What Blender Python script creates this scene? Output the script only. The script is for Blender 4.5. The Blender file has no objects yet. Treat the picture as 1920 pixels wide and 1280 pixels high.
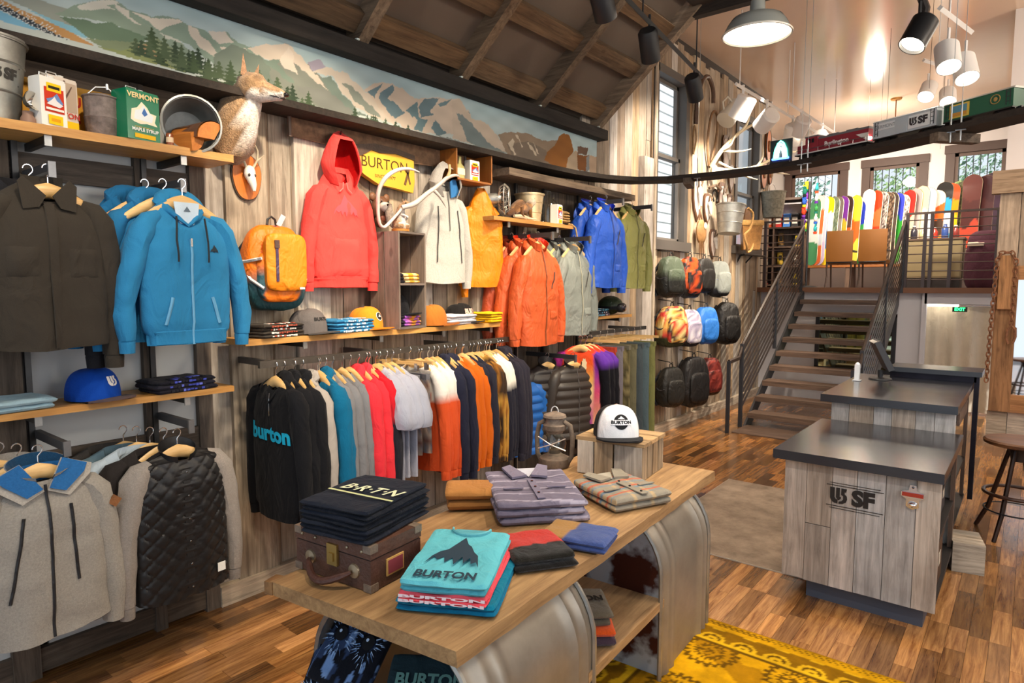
import bpy, bmesh, math, random
import numpy as np
from mathutils import Vector, Matrix, Euler, noise
R = random.Random(7)
PI = math.pi
S = bpy.context.scene
COL = S.collection
# ------------------------------------------------------------------ camera
cd = bpy.data.cameras.new('camera'); cam = bpy.data.objects.new('camera', cd); COL.objects.link(cam)
cd.sensor_width = 36.0; cd.lens = 1216.0 / 1920 * 36; cd.clip_start = .05; cd.clip_end = 200
cam.location = (0, 0, 1.9)
cam.rotation_euler = (math.radians(90 - 4.98), 0, math.radians(38.76))
S.camera = cam
# ------------------------------------------------------------------ world, exposure
S.view_settings.view_transform = 'Standard'; S.view_settings.look = 'None'
S.view_settings.gamma = 1.0; S.view_settings.use_curve_mapping = False
S.view_settings.exposure = 0.35
W = bpy.data.worlds.new('sky'); S.world = W; W.use_nodes = True
W.node_tree.nodes['Background'].inputs[0].default_value = (.80, .90, 1.0, 1)
W.node_tree.nodes['Background'].inputs[1].default_value = .85
try: S.cycles.max_bounces = 6; S.cycles.diffuse_bounces = 3; S.cycles.glossy_bounces = 3; S.cycles.transparent_max_bounces = 8; S.cycles.sample_clamp_indirect = 4
except Exception: pass

def aim(o, a, b):
    o.location = a
    o.rotation_euler = (Vector(b) - Vector(a)).to_track_quat('-Z', 'Y').to_euler()
def spot(a, b, power, size=55, col=(1, .80, .58), blend=.7, rad=.06):
    l = bpy.data.lights.new('spot_beam', 'SPOT'); l.energy = power; l.color = col
    l.spot_size = math.radians(size); l.spot_blend = blend; l.shadow_soft_size = rad
    o = bpy.data.objects.new('spot_beam', l); COL.objects.link(o); aim(o, a, b); return o
def area(a, b, power, sx, sy, col):
    l = bpy.data.lights.new('side_fill', 'AREA'); l.shape = 'RECTANGLE'; l.size = sx; l.size_y = sy; l.energy = power; l.color = col
    o = bpy.data.objects.new('side_fill', l); COL.objects.link(o); aim(o, a, b); return o
WARM = (1, .83, .62)
# track lights washing the left wall
for (a, b, p, s) in [((-1.9, .9, 3.9), (-3.4, 1.5, 2.2), 95, 60), ((-1.9, 1.9, 3.9), (-3.6, 2.5, 2.35), 230, 55),
                     ((-2.0, 3.0, 3.9), (-3.6, 3.2, 2.2), 200, 50), ((-2.05, 4.0, 3.85), (-3.5, 4.3, 1.9), 190, 55),
                     ((-2.1, 5.0, 3.85), (-3.5, 5.4, 2.1), 130, 55), ((-1.5, 2.0, 3.9), (-3.1, 2.9, 1.1), 150, 60),
                     ((-1.0, 1.0, 3.9), (-1.7, 1.7, .9), 120, 60), ((-1.2, 3.2, 3.9), (-1.7, 2.7, .9), 130, 60),
                     ((-1.4, .2, 3.9), (-3.2, 1.0, .9), 90, 60)]:
    spot(a, b, p, s, WARM)
# white track heads washing the wall of mounts and the backpacks
for (a, b, p, s) in [((-2.75, 8.4, 4.2), (-3.7, 8.9, 3.3), 520, 50), ((-2.75, 9.3, 4.2), (-3.7, 9.3, 2.6), 330, 60), ((-2.2, 6.6, 4.2), (-3.7, 7.3, 3.0), 260, 70),
                     ((-2.4, 7.6, 4.2), (-3.6, 8.6, 1.4), 420, 65), ((-2.0, 9.6, 4.5), (-2.2, 13.2, 2.8), 300, 70),
                     ((-1.0, 10.5, 4.6), (-1.6, 14.3, 3.0), 420, 70), ((-2.8, 11.0, 4.6), (-2.9, 14.4, 3.0), 380, 70),
                     ((-.9, 7.2, 4.3), (-.6, 5.0, .9), 160, 60), ((-.8, 6.2, 4.4), (-.7, 9.6, 1.6), 160, 60), ((-1.2, 6.5, 4.6), (-2.3, 7.5, .5), 200, 70)]:
    spot(a, b, p, s, (1, .86, .70))
spot((-.4, .9, 4.1), (-.75, 4.07, .5), 130, 50, (1, .93, .85)); spot((-1.3, 9.7, 3.7), (-3.7, 9.75, .9), 260, 48, (1, .88, .7), .5, .02)  # first spot has no fixture, added to brighten the counter front
area((3.1, 3.2, 2.4), (-1.5, 4.5, .8), 95, 4.0, 2.4, (.92, .95, 1.0))      # unseen fill panel added inside the right wall, no window there
def bulb(p, power, col=(1, .88, .72), r=.12):  # bare point light added as fill, no lamp hangs there
    l = bpy.data.lights.new('fill_point', 'POINT'); l.energy = power; l.color = col; l.shadow_soft_size = r
    o = bpy.data.objects.new('fill_point', l); COL.objects.link(o); o.location = p
bulb((1.5, 5.6, 3.7), 100); bulb((.9, 3.4, 3.6), 60); bulb((-2.4, 13.2, 4.3), 70); bulb((-1.2, 11.6, 3.6), 28); bulb((1.0, 8.9, 3.9), 50)   # unseen point lights added to brighten ceiling, counters and far room
sn = bpy.data.lights.new('sun', 'SUN'); sn.energy = 3.2; sn.color = (1, .96, .9); sn.angle = .02
so = bpy.data.objects.new('sun', sn); COL.objects.link(so); so.rotation_euler = Vector((-.66, .06, -.75)).to_track_quat('-Z', 'Y').to_euler()

# ------------------------------------------------------------------ helpers
def lin(h):
    if not isinstance(h, str): return tuple(h[:3])
    c = [int(h[i:i + 2], 16) / 255 for i in (0, 2, 4)]
    return tuple(x / 12.92 if x <= .04045 else ((x + .055) / 1.055) ** 2.4 for x in c)
WHITE = (1, 1, 1)
class MB:
    def __init__(s): s.v = []; s.f = []; s.c = []; s.cc = WHITE
    def col(s, h): s.cc = lin(h); return s
    def add(s, vs, fs, col=None):
        b = len(s.v); s.v.extend(vs); s.f.extend([tuple(i + b for i in f) for f in fs])
        s.c.extend(col if col is not None else [s.cc] * len(vs)); return s
    def box(s, c, d, rz=0, rx=0, ry=0, taper=1):
        m = Euler((rx, ry, rz)).to_matrix(); vs = []
        for z in (-1, 1):
            k = taper if z > 0 else 1
            for x, y in ((-1, -1), (1, -1), (1, 1), (-1, 1)):
                p = m @ Vector((x * d[0] / 2 * k, y * d[1] / 2 * k, z * d[2] / 2)); vs.append((p.x + c[0], p.y + c[1], p.z + c[2]))
        return s.add(vs, [(3, 2, 1, 0), (4, 5, 6, 7), (0, 1, 5, 4), (1, 2, 6, 5), (2, 3, 7, 6), (3, 0, 4, 7)])
    def ends(s, x0, y0, z0, x1, y1, z1):
        return s.box(((x0 + x1) / 2, (y0 + y1) / 2, (z0 + z1) / 2), (abs(x1 - x0), abs(y1 - y0), abs(z1 - z0)))
    def tube(s, path, r, n=8, caps=True, flat=(1, 1), up=None):
        P = [Vector(p) for p in path]; k = len(P); rs = r if isinstance(r, (list, tuple)) else [r] * k
        vs = []; ref = Vector(up) if up else None
        t0 = (P[1] - P[0]).normalized()
        if ref is None: ref = Vector((0, 0, 1)) if abs(t0.z) < .9 else Vector((0, 1, 0))
        for i in range(k):
            t = (P[min(i + 1, k - 1)] - P[max(i - 1, 0)])
            t = t.normalized() if t.length > 1e-9 else t0
            a = ref - t * ref.dot(t)
            a = a.normalized() if a.length > 1e-6 else t.orthogonal().normalized()
            ref = a if up is None else ref
            b = t.cross(a)
            for j in range(n):
                q = P[i] + (a * math.cos(2 * PI * j / n) * flat[0] + b * math.sin(2 * PI * j / n) * flat[1]) * rs[i]
                vs.append(tuple(q))
        fs = [(i * n + j, i * n + (j + 1) % n, (i + 1) * n + (j + 1) % n, (i + 1) * n + j) for i in range(k - 1) for j in range(n)]
        if caps: fs += [tuple(range(n - 1, -1, -1)), tuple((k - 1) * n + j for j in range(n))]
        return s.add(vs, fs)
    def lathe(s, prof, n=24, c=(0, 0, 0), sx=1, sy=1, fn=None):
        vs = []
        for (r, z) in prof:
            for j in range(n):
                a = 2 * PI * j / n; rr = r * (fn(a, z) if fn else 1)
                vs.append((c[0] + rr * math.cos(a) * sx, c[1] + rr * math.sin(a) * sy, c[2] + z))
        fs = [(i * n + j, i * n + (j + 1) % n, (i + 1) * n + (j + 1) % n, (i + 1) * n + j) for i in range(len(prof) - 1) for j in range(n)]
        return s.add(vs, fs)
    def grid(s, fn, nu, nv, close=False, colfn=None, flip=False):
        vs = []; cs = []
        for i in range(nv + 1):
            for j in range(nu + (0 if close else 1)):
                u, v = j / nu, i / nv; p = fn(u, v); vs.append(tuple(p))
                cs.append(colfn(u, v, p) if colfn else s.cc)
        w = nu if close else nu + 1
        fs = []
        for i in range(nv):
            for j in range(nu):
                a, b = i * w + j, i * w + (j + 1) % w if close else i * w + j + 1
                q = (a, b, b + w, a + w); fs.append(q[::-1] if flip else q)
        return s.add(vs, fs, cs)
    def ell(s, c, r, n=16, m=10, fn=None, e=1.0):
        pw = lambda x: math.copysign(abs(x) ** e, x)
        def f(u, v):
            a = 2 * PI * u; b = PI * (v - .5)
            d = (pw(math.cos(b)) * pw(math.cos(a)), pw(math.cos(b)) * pw(math.sin(a)), pw(math.sin(b)))
            k = 1 + (fn(Vector(d)) if fn else 0)
            return (c[0] + r[0] * d[0] * k, c[1] + r[1] * d[1] * k, c[2] + r[2] * d[2] * k)
        return s.grid(f, n, m, close=True)
    def prism(s, poly, t, f, z0=0):
        """polygon (u,v) extruded by t; f(u,v,w) gives the point"""
        n = len(poly)
        vs = [f(u, v, z0) for u, v in poly] + [f(u, v, z0 + t) for u, v in poly]
        return s.add(vs, [tuple(range(n - 1, -1, -1)), tuple(range(n, 2 * n))] + [(i, (i + 1) % n, n + (i + 1) % n, n + i) for i in range(n)])
    def flat(s, shape, f):
        vs, fs = shape
        return s.add([f(u, v) for u, v in vs], fs)
    def xf(s, m, start=0):
        s.v[start:] = [tuple(m @ Vector(p)) for p in s.v[start:]]; return s
    def mesh(s, name, smooth=True, ang=40):
        me = bpy.data.meshes.new(name); me.from_pydata(s.v, [], s.f)
        a = me.color_attributes.new('Col', 'FLOAT_COLOR', 'POINT')
        arr = np.ones((len(s.v), 4), dtype=np.float32); arr[:, :3] = np.array(s.c, dtype=np.float32).reshape(-1, 3)
        a.data.foreach_set('color', arr.ravel())
        if smooth:
            me.polygons.foreach_set('use_smooth', [True] * len(me.polygons))
            try: me.set_sharp_from_angle(angle=math.radians(ang))
            except Exception: pass
        me.update(); return me
    def build(s, name, m, parent=None, loc=(0, 0, 0), rz=0, smooth=True, ang=40, color=None, kind=None):
        if m is black and color is None and all(c == WHITE for c in s.c[:8]): color = '242428'
        return place(name, s.mesh(name, smooth, ang), m, parent, loc, rz, color, kind)
def place(name, me, m, parent=None, loc=(0, 0, 0), rz=0, color=None, kind=None):
    if m is not None and len(me.materials) == 0: me.materials.append(m)
    o = bpy.data.objects.new(name, me); COL.objects.link(o); o.location = loc
    o.rotation_euler = (0, 0, rz) if not isinstance(rz, (tuple, list)) else rz
    if parent is not None: o.parent = parent
    if color is not None: o.color = (*lin(color), 1)
    if kind: o['kind'] = kind
    return o
def thing(name, label, cat, loc=(0, 0, 0), rz=0, group=None):
    o = bpy.data.objects.new(name, None); COL.objects.link(o); o.empty_display_size = .05; o.location = loc
    o.rotation_euler = (0, 0, rz) if not isinstance(rz, (tuple, list)) else rz
    return tag(o, label, cat, group)
def tag(o, label, cat, group=None):
    o['label'] = label; o['category'] = cat
    if group: o['group'] = group
    return o
KIDS = {}
def dup(root, label, loc, rz=None, group=None, color=None):
    def rec(o, p):
        c = o.copy(); COL.objects.link(c)
        if p is not None: c.parent = p
        if color is not None and o.get('tint', 1): c.color = (*lin(color), 1)
        for k in kids.get(o.name, []): rec(k, c)
        return c
    kids = {}
    def gather(o):
        kids[o.name] = [k for k in o.children]
        for k in kids[o.name]: gather(k)
    gather(root)
    r = rec(root, None); r.location = loc
    if rz is not None: r.rotation_euler = (0, 0, rz) if not isinstance(rz, (tuple, list)) else rz
    r['label'] = label
    if group: r['group'] = group
    return r

# ------------------------------------------------------------------ lettering (built-in font outlines), cached as flat shapes
def text_shape(body, size=1.0, bold=0.0, shear=0.0, xs=1.0):
    cu = bpy.data.curves.new('lettering', 'FONT'); cu.body = body; cu.size = size; cu.align_x = 'CENTER'; cu.align_y = 'CENTER'
    cu.offset = bold; cu.shear = shear; cu.resolution_u = 3
    o = bpy.data.objects.new('lettering', cu); COL.objects.link(o)
    dg = bpy.context.evaluated_depsgraph_get(); dg.update()
    me = bpy.data.meshes.new_from_object(o.evaluated_get(dg))
    vs = [(v.co.x * xs, v.co.y) for v in me.vertices]; fs = [tuple(p.vertices) for p in me.polygons]
    bpy.data.objects.remove(o); bpy.data.curves.remove(cu); bpy.data.meshes.remove(me)
    return vs, fs
def cr(P, n=5):
    """a smooth path through the points"""
    P = [Vector(p) for p in P]; out = []
    for i in range(len(P) - 1):
        a, b, c, d = P[max(i - 1, 0)], P[i], P[i + 1], P[min(i + 2, len(P) - 1)]
        for k in range(n):
            t = k / n; out.append(tuple(.5 * ((2 * b) + (c - a) * t + (2 * a - 5 * b + 4 * c - d) * t * t + (3 * b - a - 3 * c + d) * t ** 3)))
    return out + [tuple(P[-1])]
def crr(r, n=5): return [r[i] + (r[i + 1] - r[i]) * k / n for i in range(len(r) - 1) for k in range(n)] + [r[-1]]
TXT = {}
for key, args in dict(BURTON=('BURTON', 1, .035), BURTONc=('BURTON', 1, .05, 0, 1.15), BURTONthin=('BURTON', 1, 0), ur=('burton', 1.25, .055, 0, 1.15), USF=('SF', 1, .06, 0, 1.1), VERMONT=('VERMONT', 1, .03),
                      MAPLE=('MAPLE SYRUP', 1, .03), AUTHEN=('AUTUMN', 1, .03), SINCE=('SINCE   1977', 1, 0), RTN=('B\u00b7R\u00b7T\u00b7N', 1, .02, .3),
                      ENGINE=('Burlington', 1, .03), EXIT=('EXIT', 1, .05), BOX=('VERMONT', 1, 0), YT=('YTON', 1, .02), B=('B', 1, .03)).items():
    TXT[key] = text_shape(*args)
def poly_shape(polys):
    vs = []; fs = []
    for p in polys:
        b = len(vs); vs += list(p)
        bm = bmesh.new(); f = bm.faces.new([bm.verts.new((x, y, 0)) for x, y in p]); bm.verts.index_update()
        for t in bmesh.ops.triangulate(bm, faces=[f])['faces']: fs.append(tuple(b + v.index for v in t.verts))
        bm.free()
    return vs, fs
def sc(shape, k, ox=0, oy=0, ky=None):
    return [(x * k + ox, y * (ky or k) + oy) for x, y in shape[0]], shape[1]
# the round-bottomed U with an arrow-like 5 inside, as on the caps and stencils
LOGO = poly_shape([[(-.5, .5), (-.2, .5), (-.2, -.1), (-.12, -.22), (0, -.25), (0, -.5), (-.2, -.48), (-.38, -.38), (-.48, -.2)],
                   [(-.12, .5), (.12, .5), (.12, -.05), (.2, -.05), (.2, -.15), (.04, -.3), (-.12, -.1)],
                   [(.2, .5), (.55, .5), (.5, .28), (.42, .28), (.42, .15), (.55, .05), (.58, -.15), (.5, -.35), (.3, -.47), (.06, -.5), (.06, -.36), (.24, -.3), (.33, -.18), (.33, .02), (.2, .08)]])
MOUNT = poly_shape([[(-.5, -.35), (-.43, -.12), (-.33, .02), (-.2, .1), (-.1, .3), (0, .5), (.12, .28), (.2, .22), (.3, .05), (.4, -.05), (.5, -.38), (.42, -.24), (.34, -.3), (.28, -.12), (.2, -.3), (.13, -.1), (.04, -.34), (-.04, -.15), (-.14, -.3), (-.2, -.14), (-.3, -.22), (-.38, -.14)]])

# ------------------------------------------------------------------ materials
MATS = {}
def mat(name, rough=.6, wrinkle=0, metal=0, spec=.5, bump=0, bscale=40, sheen=0, var=0, vscale=6, trans=0, emit=None, estr=0, coat=0, stretch=None, dark=.5, alpha=1):
    """colour = vertex colour x object colour, broken up by noise of its own"""
    m = bpy.data.materials.new(name); m.use_nodes = True; nt = m.node_tree; N = nt.nodes; L = nt.links
    b = N['Principled BSDF']; b.inputs['Roughness'].default_value = rough; b.inputs['Metallic'].default_value = metal
    b.inputs['Specular IOR Level'].default_value = spec
    if sheen: b.inputs['Sheen Weight'].default_value = sheen
    if coat: b.inputs['Coat Weight'].default_value = coat; b.inputs['Coat Roughness'].default_value = .15
    a = N.new('ShaderNodeAttribute'); a.attribute_name = 'Col'
    oi = N.new('ShaderNodeObjectInfo')
    mx = N.new('ShaderNodeMix'); mx.data_type = 'RGBA'; mx.blend_type = 'MULTIPLY'; mx.inputs[0].default_value = 1
    L.new(a.outputs['Color'], mx.inputs[6]); L.new(oi.outputs['Color'], mx.inputs[7]); out = mx.outputs[2]
    tc = N.new('ShaderNodeTexCoord')
    ad = N.new('ShaderNodeVectorMath'); ad.operation = 'ADD'
    L.new(tc.outputs['Object'], ad.inputs[0]); L.new(oi.outputs['Random'], ad.inputs[1])
    vec = ad.outputs[0]
    if stretch:
        mp = N.new('ShaderNodeMapping'); mp.inputs['Scale'].default_value = stretch; L.new(vec, mp.inputs[0]); vec = mp.outputs[0]
    if var:
        nz = N.new('ShaderNodeTexNoise'); nz.inputs['Scale'].default_value = vscale; nz.inputs['Detail'].default_value = 5; nz.inputs['Roughness'].default_value = .65
        L.new(vec, nz.inputs['Vector'])
        mr = N.new('ShaderNodeMapRange'); mr.inputs[1].default_value = .3; mr.inputs[2].default_value = .7
        mr.inputs[3].default_value = 1 - var; mr.inputs[4].default_value = 1 + var * .35
        L.new(nz.outputs[0], mr.inputs[0])
        m2 = N.new('ShaderNodeMix'); m2.data_type = 'RGBA'; m2.blend_type = 'MULTIPLY'; m2.inputs[0].default_value = 1
        L.new(out, m2.inputs[6]); L.new(mr.outputs[0], m2.inputs[7]); out = m2.outputs[2]
    if emit is None: L.new(out, b.inputs['Base Color'])
    else:
        b.inputs['Base Color'].default_value = (*lin(emit), 1); b.inputs['Emission Color'].default_value = (*lin(emit), 1); b.inputs['Emission Strength'].default_value = estr
    if bump:
        n2 = N.new('ShaderNodeTexNoise'); n2.inputs['Scale'].default_value = bscale; n2.inputs['Detail'].default_value = 3
        L.new(vec, n2.inputs['Vector'])
        bp = N.new('ShaderNodeBump'); bp.inputs['Strength'].default_value = bump; bp.inputs['Distance'].default_value = .01
        L.new(n2.outputs[0], bp.inputs['Height']); L.new(bp.outputs[0], b.inputs['Normal'])
        if wrinkle:   # soft creases of cloth
            mw = N.new('ShaderNodeMapping'); mw.inputs['Scale'].default_value = (1, 1, .55); L.new(vec, mw.inputs[0])
            n3 = N.new('ShaderNodeTexNoise'); n3.inputs['Scale'].default_value = 11; n3.inputs['Detail'].default_value = 2.5; n3.inputs['Distortion'].default_value = 1.2; L.new(mw.outputs[0], n3.inputs['Vector'])
            b2 = N.new('ShaderNodeBump'); b2.inputs['Strength'].default_value = wrinkle; b2.inputs['Distance'].default_value = .035
            L.new(n3.outputs[0], b2.inputs['Height']); L.new(b2.outputs[0], bp.inputs['Normal'])
    MATS[name] = m; return m
def wood(name, axis, c1, c2, rough=.7, knots=.5, vary=.35, grey=0, coat=0, gscale=14, bump=.25, vc=False):
    """grain along one axis; each piece takes its own offset, tone and tint from its object's random number"""
    m = bpy.data.materials.new(name); m.use_nodes = True; nt = m.node_tree; N = nt.nodes; L = nt.links
    b = N['Principled BSDF']; b.inputs['Roughness'].default_value = rough
    if coat: b.inputs['Coat Weight'].default_value = coat; b.inputs['Coat Roughness'].default_value = .12
    tc = N.new('ShaderNodeTexCoord'); oi = N.new('ShaderNodeObjectInfo')
    mu = N.new('ShaderNodeVectorMath'); mu.operation = 'MULTIPLY_ADD'; mu.inputs[1].default_value = (1, 1, 1)
    cb = N.new('ShaderNodeCombineXYZ')
    mm = N.new('ShaderNodeMath'); mm.operation = 'MULTIPLY'; mm.inputs[1].default_value = 37.0; L.new(oi.outputs['Random'], mm.inputs[0])
    for i in range(3): L.new(mm.outputs[0], cb.inputs[i])
    L.new(tc.outputs['Object'], mu.inputs[0]); L.new(cb.outputs[0], mu.inputs[2])
    mp = N.new('ShaderNodeMapping'); s = [gscale] * 3; s[axis] = gscale * .07; mp.inputs['Scale'].default_value = s; L.new(mu.outputs[0], mp.inputs[0])
    n1 = N.new('ShaderNodeTexNoise'); n1.inputs['Scale'].default_value = 2.2; n1.inputs['Detail'].default_value = 7; n1.inputs['Roughness'].default_value = .7; n1.inputs['Distortion'].default_value = .6
    L.new(mp.outputs[0], n1.inputs['Vector'])
    cr = N.new('ShaderNodeValToRGB'); cr.color_ramp.elements[0].position = .32; cr.color_ramp.elements[1].position = .68
    cr.color_ramp.elements[0].color = (*lin(c1), 1); cr.color_ramp.elements[1].color = (*lin(c2), 1); L.new(n1.outputs[0], cr.inputs[0]); out = cr.outputs[0]
    def mul(fac, a, col=None, src=None, kind='MULTIPLY'):
        x = N.new('ShaderNodeMix'); x.data_type = 'RGBA'; x.blend_type = kind; x.inputs[0].default_value = 1
        if fac is not None: L.new(fac, x.inputs[0])
        L.new(a, x.inputs[6])
        if src is not None: L.new(src, x.inputs[7])
        else: x.inputs[7].default_value = (*col, 1)
        return x.outputs[2]
    if knots:
        n3 = N.new('ShaderNodeTexNoise'); n3.inputs['Scale'].default_value = 3.0; n3.inputs['Detail'].default_value = 4; L.new(mu.outputs[0], n3.inputs['Vector'])
        r3 = N.new('ShaderNodeMapRange'); r3.inputs[1].default_value = .5; r3.inputs[2].default_value = .75; r3.inputs[4].default_value = knots; L.new(n3.outputs[0], r3.inputs[0])
        out = mul(r3.outputs[0], out, (.45, .38, .32))
        vo = N.new('ShaderNodeTexVoronoi'); vo.inputs['Scale'].default_value = 4.2; sv = [1, 1, 1]; sv[axis] = .55
        mv = N.new('ShaderNodeMapping'); mv.inputs['Scale'].default_value = sv; L.new(mu.outputs[0], mv.inputs[0]); L.new(mv.outputs[0], vo.inputs['Vector'])
        rv = N.new('ShaderNodeMapRange'); rv.inputs[1].default_value = .05; rv.inputs[2].default_value = .09; rv.inputs[3].default_value = .75 * knots; rv.inputs[4].default_value = 0; L.new(vo.outputs['Distance'], rv.inputs[0])
        out = mul(rv.outputs[0], out, (.30, .20, .13))
    # tone of the single piece
    w = N.new('ShaderNodeTexWhiteNoise'); w.noise_dimensions = '1D'; L.new(mm.outputs[0], w.inputs['W'])
    rr = N.new('ShaderNodeMapRange'); rr.inputs[3].default_value = 1 - vary; rr.inputs[4].default_value = 1 + vary * .6; L.new(w.outputs[0], rr.inputs[0])
    out = mul(None, out, src=rr.outputs[0])
    if grey:
        sp = N.new('ShaderNodeSeparateColor'); L.new(w.outputs['Color'], sp.inputs[0])
        gm = N.new('ShaderNodeMath'); gm.operation = 'MULTIPLY'; gm.inputs[1].default_value = grey; L.new(sp.outputs[1], gm.inputs[0])
        bw = N.new('ShaderNodeRGBToBW'); L.new(out, bw.inputs[0])
        out = mul(gm.outputs[0], out, src=bw.outputs[0], kind='MIX')
    out = mul(None, out, src=oi.outputs['Color'])
    if vc:
        at = N.new('ShaderNodeAttribute'); at.attribute_name = 'Col'; out = mul(None, out, src=at.outputs['Color'])
    L.new(out, b.inputs['Base Color'])
    if bump:
        bp = N.new('ShaderNodeBump'); bp.inputs['Strength'].default_value = bump; bp.inputs['Distance'].default_value = .004
        L.new(n1.outputs[0], bp.inputs['Height']); L.new(bp.outputs[0], b.inputs['Normal'])
    MATS[name] = m; return m
def glass(name, tint=(1, 1, 1), refl=.12, rough=0):
    m = bpy.data.materials.new(name); m.use_nodes = True; nt = m.node_tree; N = nt.nodes; L = nt.links
    N.remove(N['Principled BSDF']); o = N['Material Output']
    t = N.new('ShaderNodeBsdfTransparent'); t.inputs[0].default_value = (*tint, 1)
    g = N.new('ShaderNodeBsdfGlossy'); g.inputs['Roughness'].default_value = rough
    lw = N.new('ShaderNodeLayerWeight'); lw.inputs[0].default_value = .5
    pw = N.new('ShaderNodeMath'); pw.operation = 'POWER'; pw.inputs[1].default_value = 4; L.new(lw.outputs['Facing'], pw.inputs[0])
    ma = N.new('ShaderNodeMath'); ma.operation = 'MULTIPLY_ADD'; ma.inputs[1].default_value = refl * 3; ma.inputs[2].default_value = refl * .35; L.new(pw.outputs[0], ma.inputs[0])
    x = N.new('ShaderNodeMixShader'); L.new(ma.outputs[0], x.inputs[0]); L.new(t.outputs[0], x.inputs[1]); L.new(g.outputs[0], x.inputs[2]); L.new(x.outputs[0], o.inputs[0])
    MATS[name] = m; return m
cloth = mat('cloth', .9, .45, spec=.12, bump=.25, bscale=260, sheen=.04, var=.08, vscale=5)
fleece = mat('fleece', .95, .3, spec=.15, bump=.4, bscale=320, sheen=.2, var=.22, vscale=130)
nylon = mat('nylon', .5, .6, spec=.4, bump=.3, bscale=45, var=.06)
quilt = mat('quilted nylon', .42, spec=.4, bump=.1, bscale=60)
paint = mat('paint', .55, var=.06, vscale=3)
print_ink = mat('printed ink', .7, spec=.25)
gloss = mat('gloss', .22, coat=.3)
wallpaint = mat('wall paint', .8, spec=.25, var=.04, vscale=1.5)
ceilpaint = mat('glossy ceiling paint', .16, spec=.6, var=.05, vscale=.8)
black = mat('black metal', .4, spec=.5, var=.1)
steel = mat('raw steel', .42, metal=.85, var=.25, vscale=9)
chrome = mat('chrome', .15, metal=1)
galv = mat('galvanised sheet', .42, metal=.75, var=.35, vscale=7, bump=.12, bscale=30)
rusty = mat('rusted metal', .75, metal=.3, var=.5, vscale=20, bump=.3, bscale=60)
fur = mat('fur', .95, spec=.1, var=.45, vscale=60, bump=.8, bscale=150, sheen=.3)
bone = mat('bone', .55, var=.18, vscale=12)
leather = mat('leather', .5, var=.35, vscale=18, bump=.3, bscale=90)
straw = mat('coir', .9, var=.35, vscale=60, bump=.5, bscale=120)
wovenrug = mat('faded rug', .95, spec=.1, var=.45, vscale=5, bump=.5, bscale=200)
mirrorm = mat('mirror silver', .03, metal=1)
leafm = mat('foliage', .7, var=.4, vscale=3)
pane = glass('window glass', refl=.1)
clearg = glass('clear glass', (.93, .97, .95), .22)
lampglow = mat('lamp glow', emit='fff3dc', estr=9)
spotglow = mat('spot glow', emit='fff0d8', estr=14)
barn = [wood('barnwood grain %s' % 'xyz'[k], k, '8e7c66', 'dfcbae', .85, .5, .32, .5) for k in range(3)]
barnd = [wood('dark barnwood grain %s' % 'xyz'[k], k, '46392e', '7d6a57', .85, .5, .3, .4) for k in range(3)]
barng = [wood('grey barnwood grain %s' % 'xyz'[k], k, '9c9082', 'ddd1c3', .85, .6, .22, .7) for k in range(3)]
maple = [wood('shelf wood grain %s' % 'xyz'[k], k, 'b87f3c', 'dba65c', .45, .15, .12, 0) for k in range(3)]
hangw = wood('hanger wood', 0, 'd9a862', 'efc98d', .4, 0, .14, 0, gscale=20, bump=.05)
topw = wood('table plank wood', 1, '8a6740', 'c39a66', .6, .5, .12, .1)
floorw = wood('floor strip wood', 1, '70411f', 'c58d50', .24, .2, .68, .1, coat=.4, gscale=18, bump=.04)
walnut = [wood('walnut grain %s' % 'xyz'[k], k, '42332a', '7a6252', .45, .2, .2, 0) for k in range(3)]
# ================================================================== SETTING
def struct(name, mb, m, parent=None, **k):
    o = mb.build(name, m, parent, smooth=False, **k)
    if parent is None: o['kind'] = 'structure'
    return o
WX = -3.70          # face of the left wall
# ---- floor: every near strip is a board of its own
fl = struct('floor', MB().col('3a2414').ends(-3.9, -1.5, -.06, 3.2, 12.2, -.012), paint)
strip = {}
for L_ in (.28, .36, .44, .54, .66, .8):
    strip[L_] = MB().box((0, 0, 0), (.0905, L_ - .0015, .012)).mesh('floorboard', False); strip[L_].materials.append(floorw)
cands = []
x = -3.72
while x < 2.2:
    y = .2 - R.random() * .6
    while y < 11.9:
        L_ = R.choice(list(strip)); cy = y + L_ / 2
        d = Vector((x, cy, -1.9)); fw = -.626 * x * .996 + .78 * cy * .996 + .165
        px = (.78 * x + .626 * cy) / max(fw, .01)
        vis = fw > .4 and abs(px) < .83 and -1.9 / fw > -.62
        hid = (-1.98 < x < -1.3 and 1.5 < cy < 3.3) or (-1.1 < x < -.4 and 4.2 < cy < 6.4) or (-2.2 < x < -1.2 and 4.6 < cy < 6.0)
        cands.append((0 if (not vis or hid) else L_ / d.length_squared ** 1.2, x, cy, L_)); y += L_
    x += .092
cands.sort(reverse=True)
for sc_, x, y, L_ in cands[:298]:
    place('floorboard', strip[L_], floorw, fl, (x, y, -.006))
rest = MB()
for sc_, x, y, L_ in cands[298:]: k_ = R.uniform(.34, 1.35); rest.cc = (k_, k_ * R.uniform(.93, 1.03), k_ * R.uniform(.85, 1.05)); rest.box((x, y, -.006), (.0905, L_ - .0015, .012))
floorw2 = wood('floor strip wood far', 1, '70411f', 'c58d50', .24, .2, .0, 0, coat=.4, gscale=18, bump=.03, vc=True)
o = rest.build('floorboards_beyond', floorw2, fl, smooth=False, kind='stuff')
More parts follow.
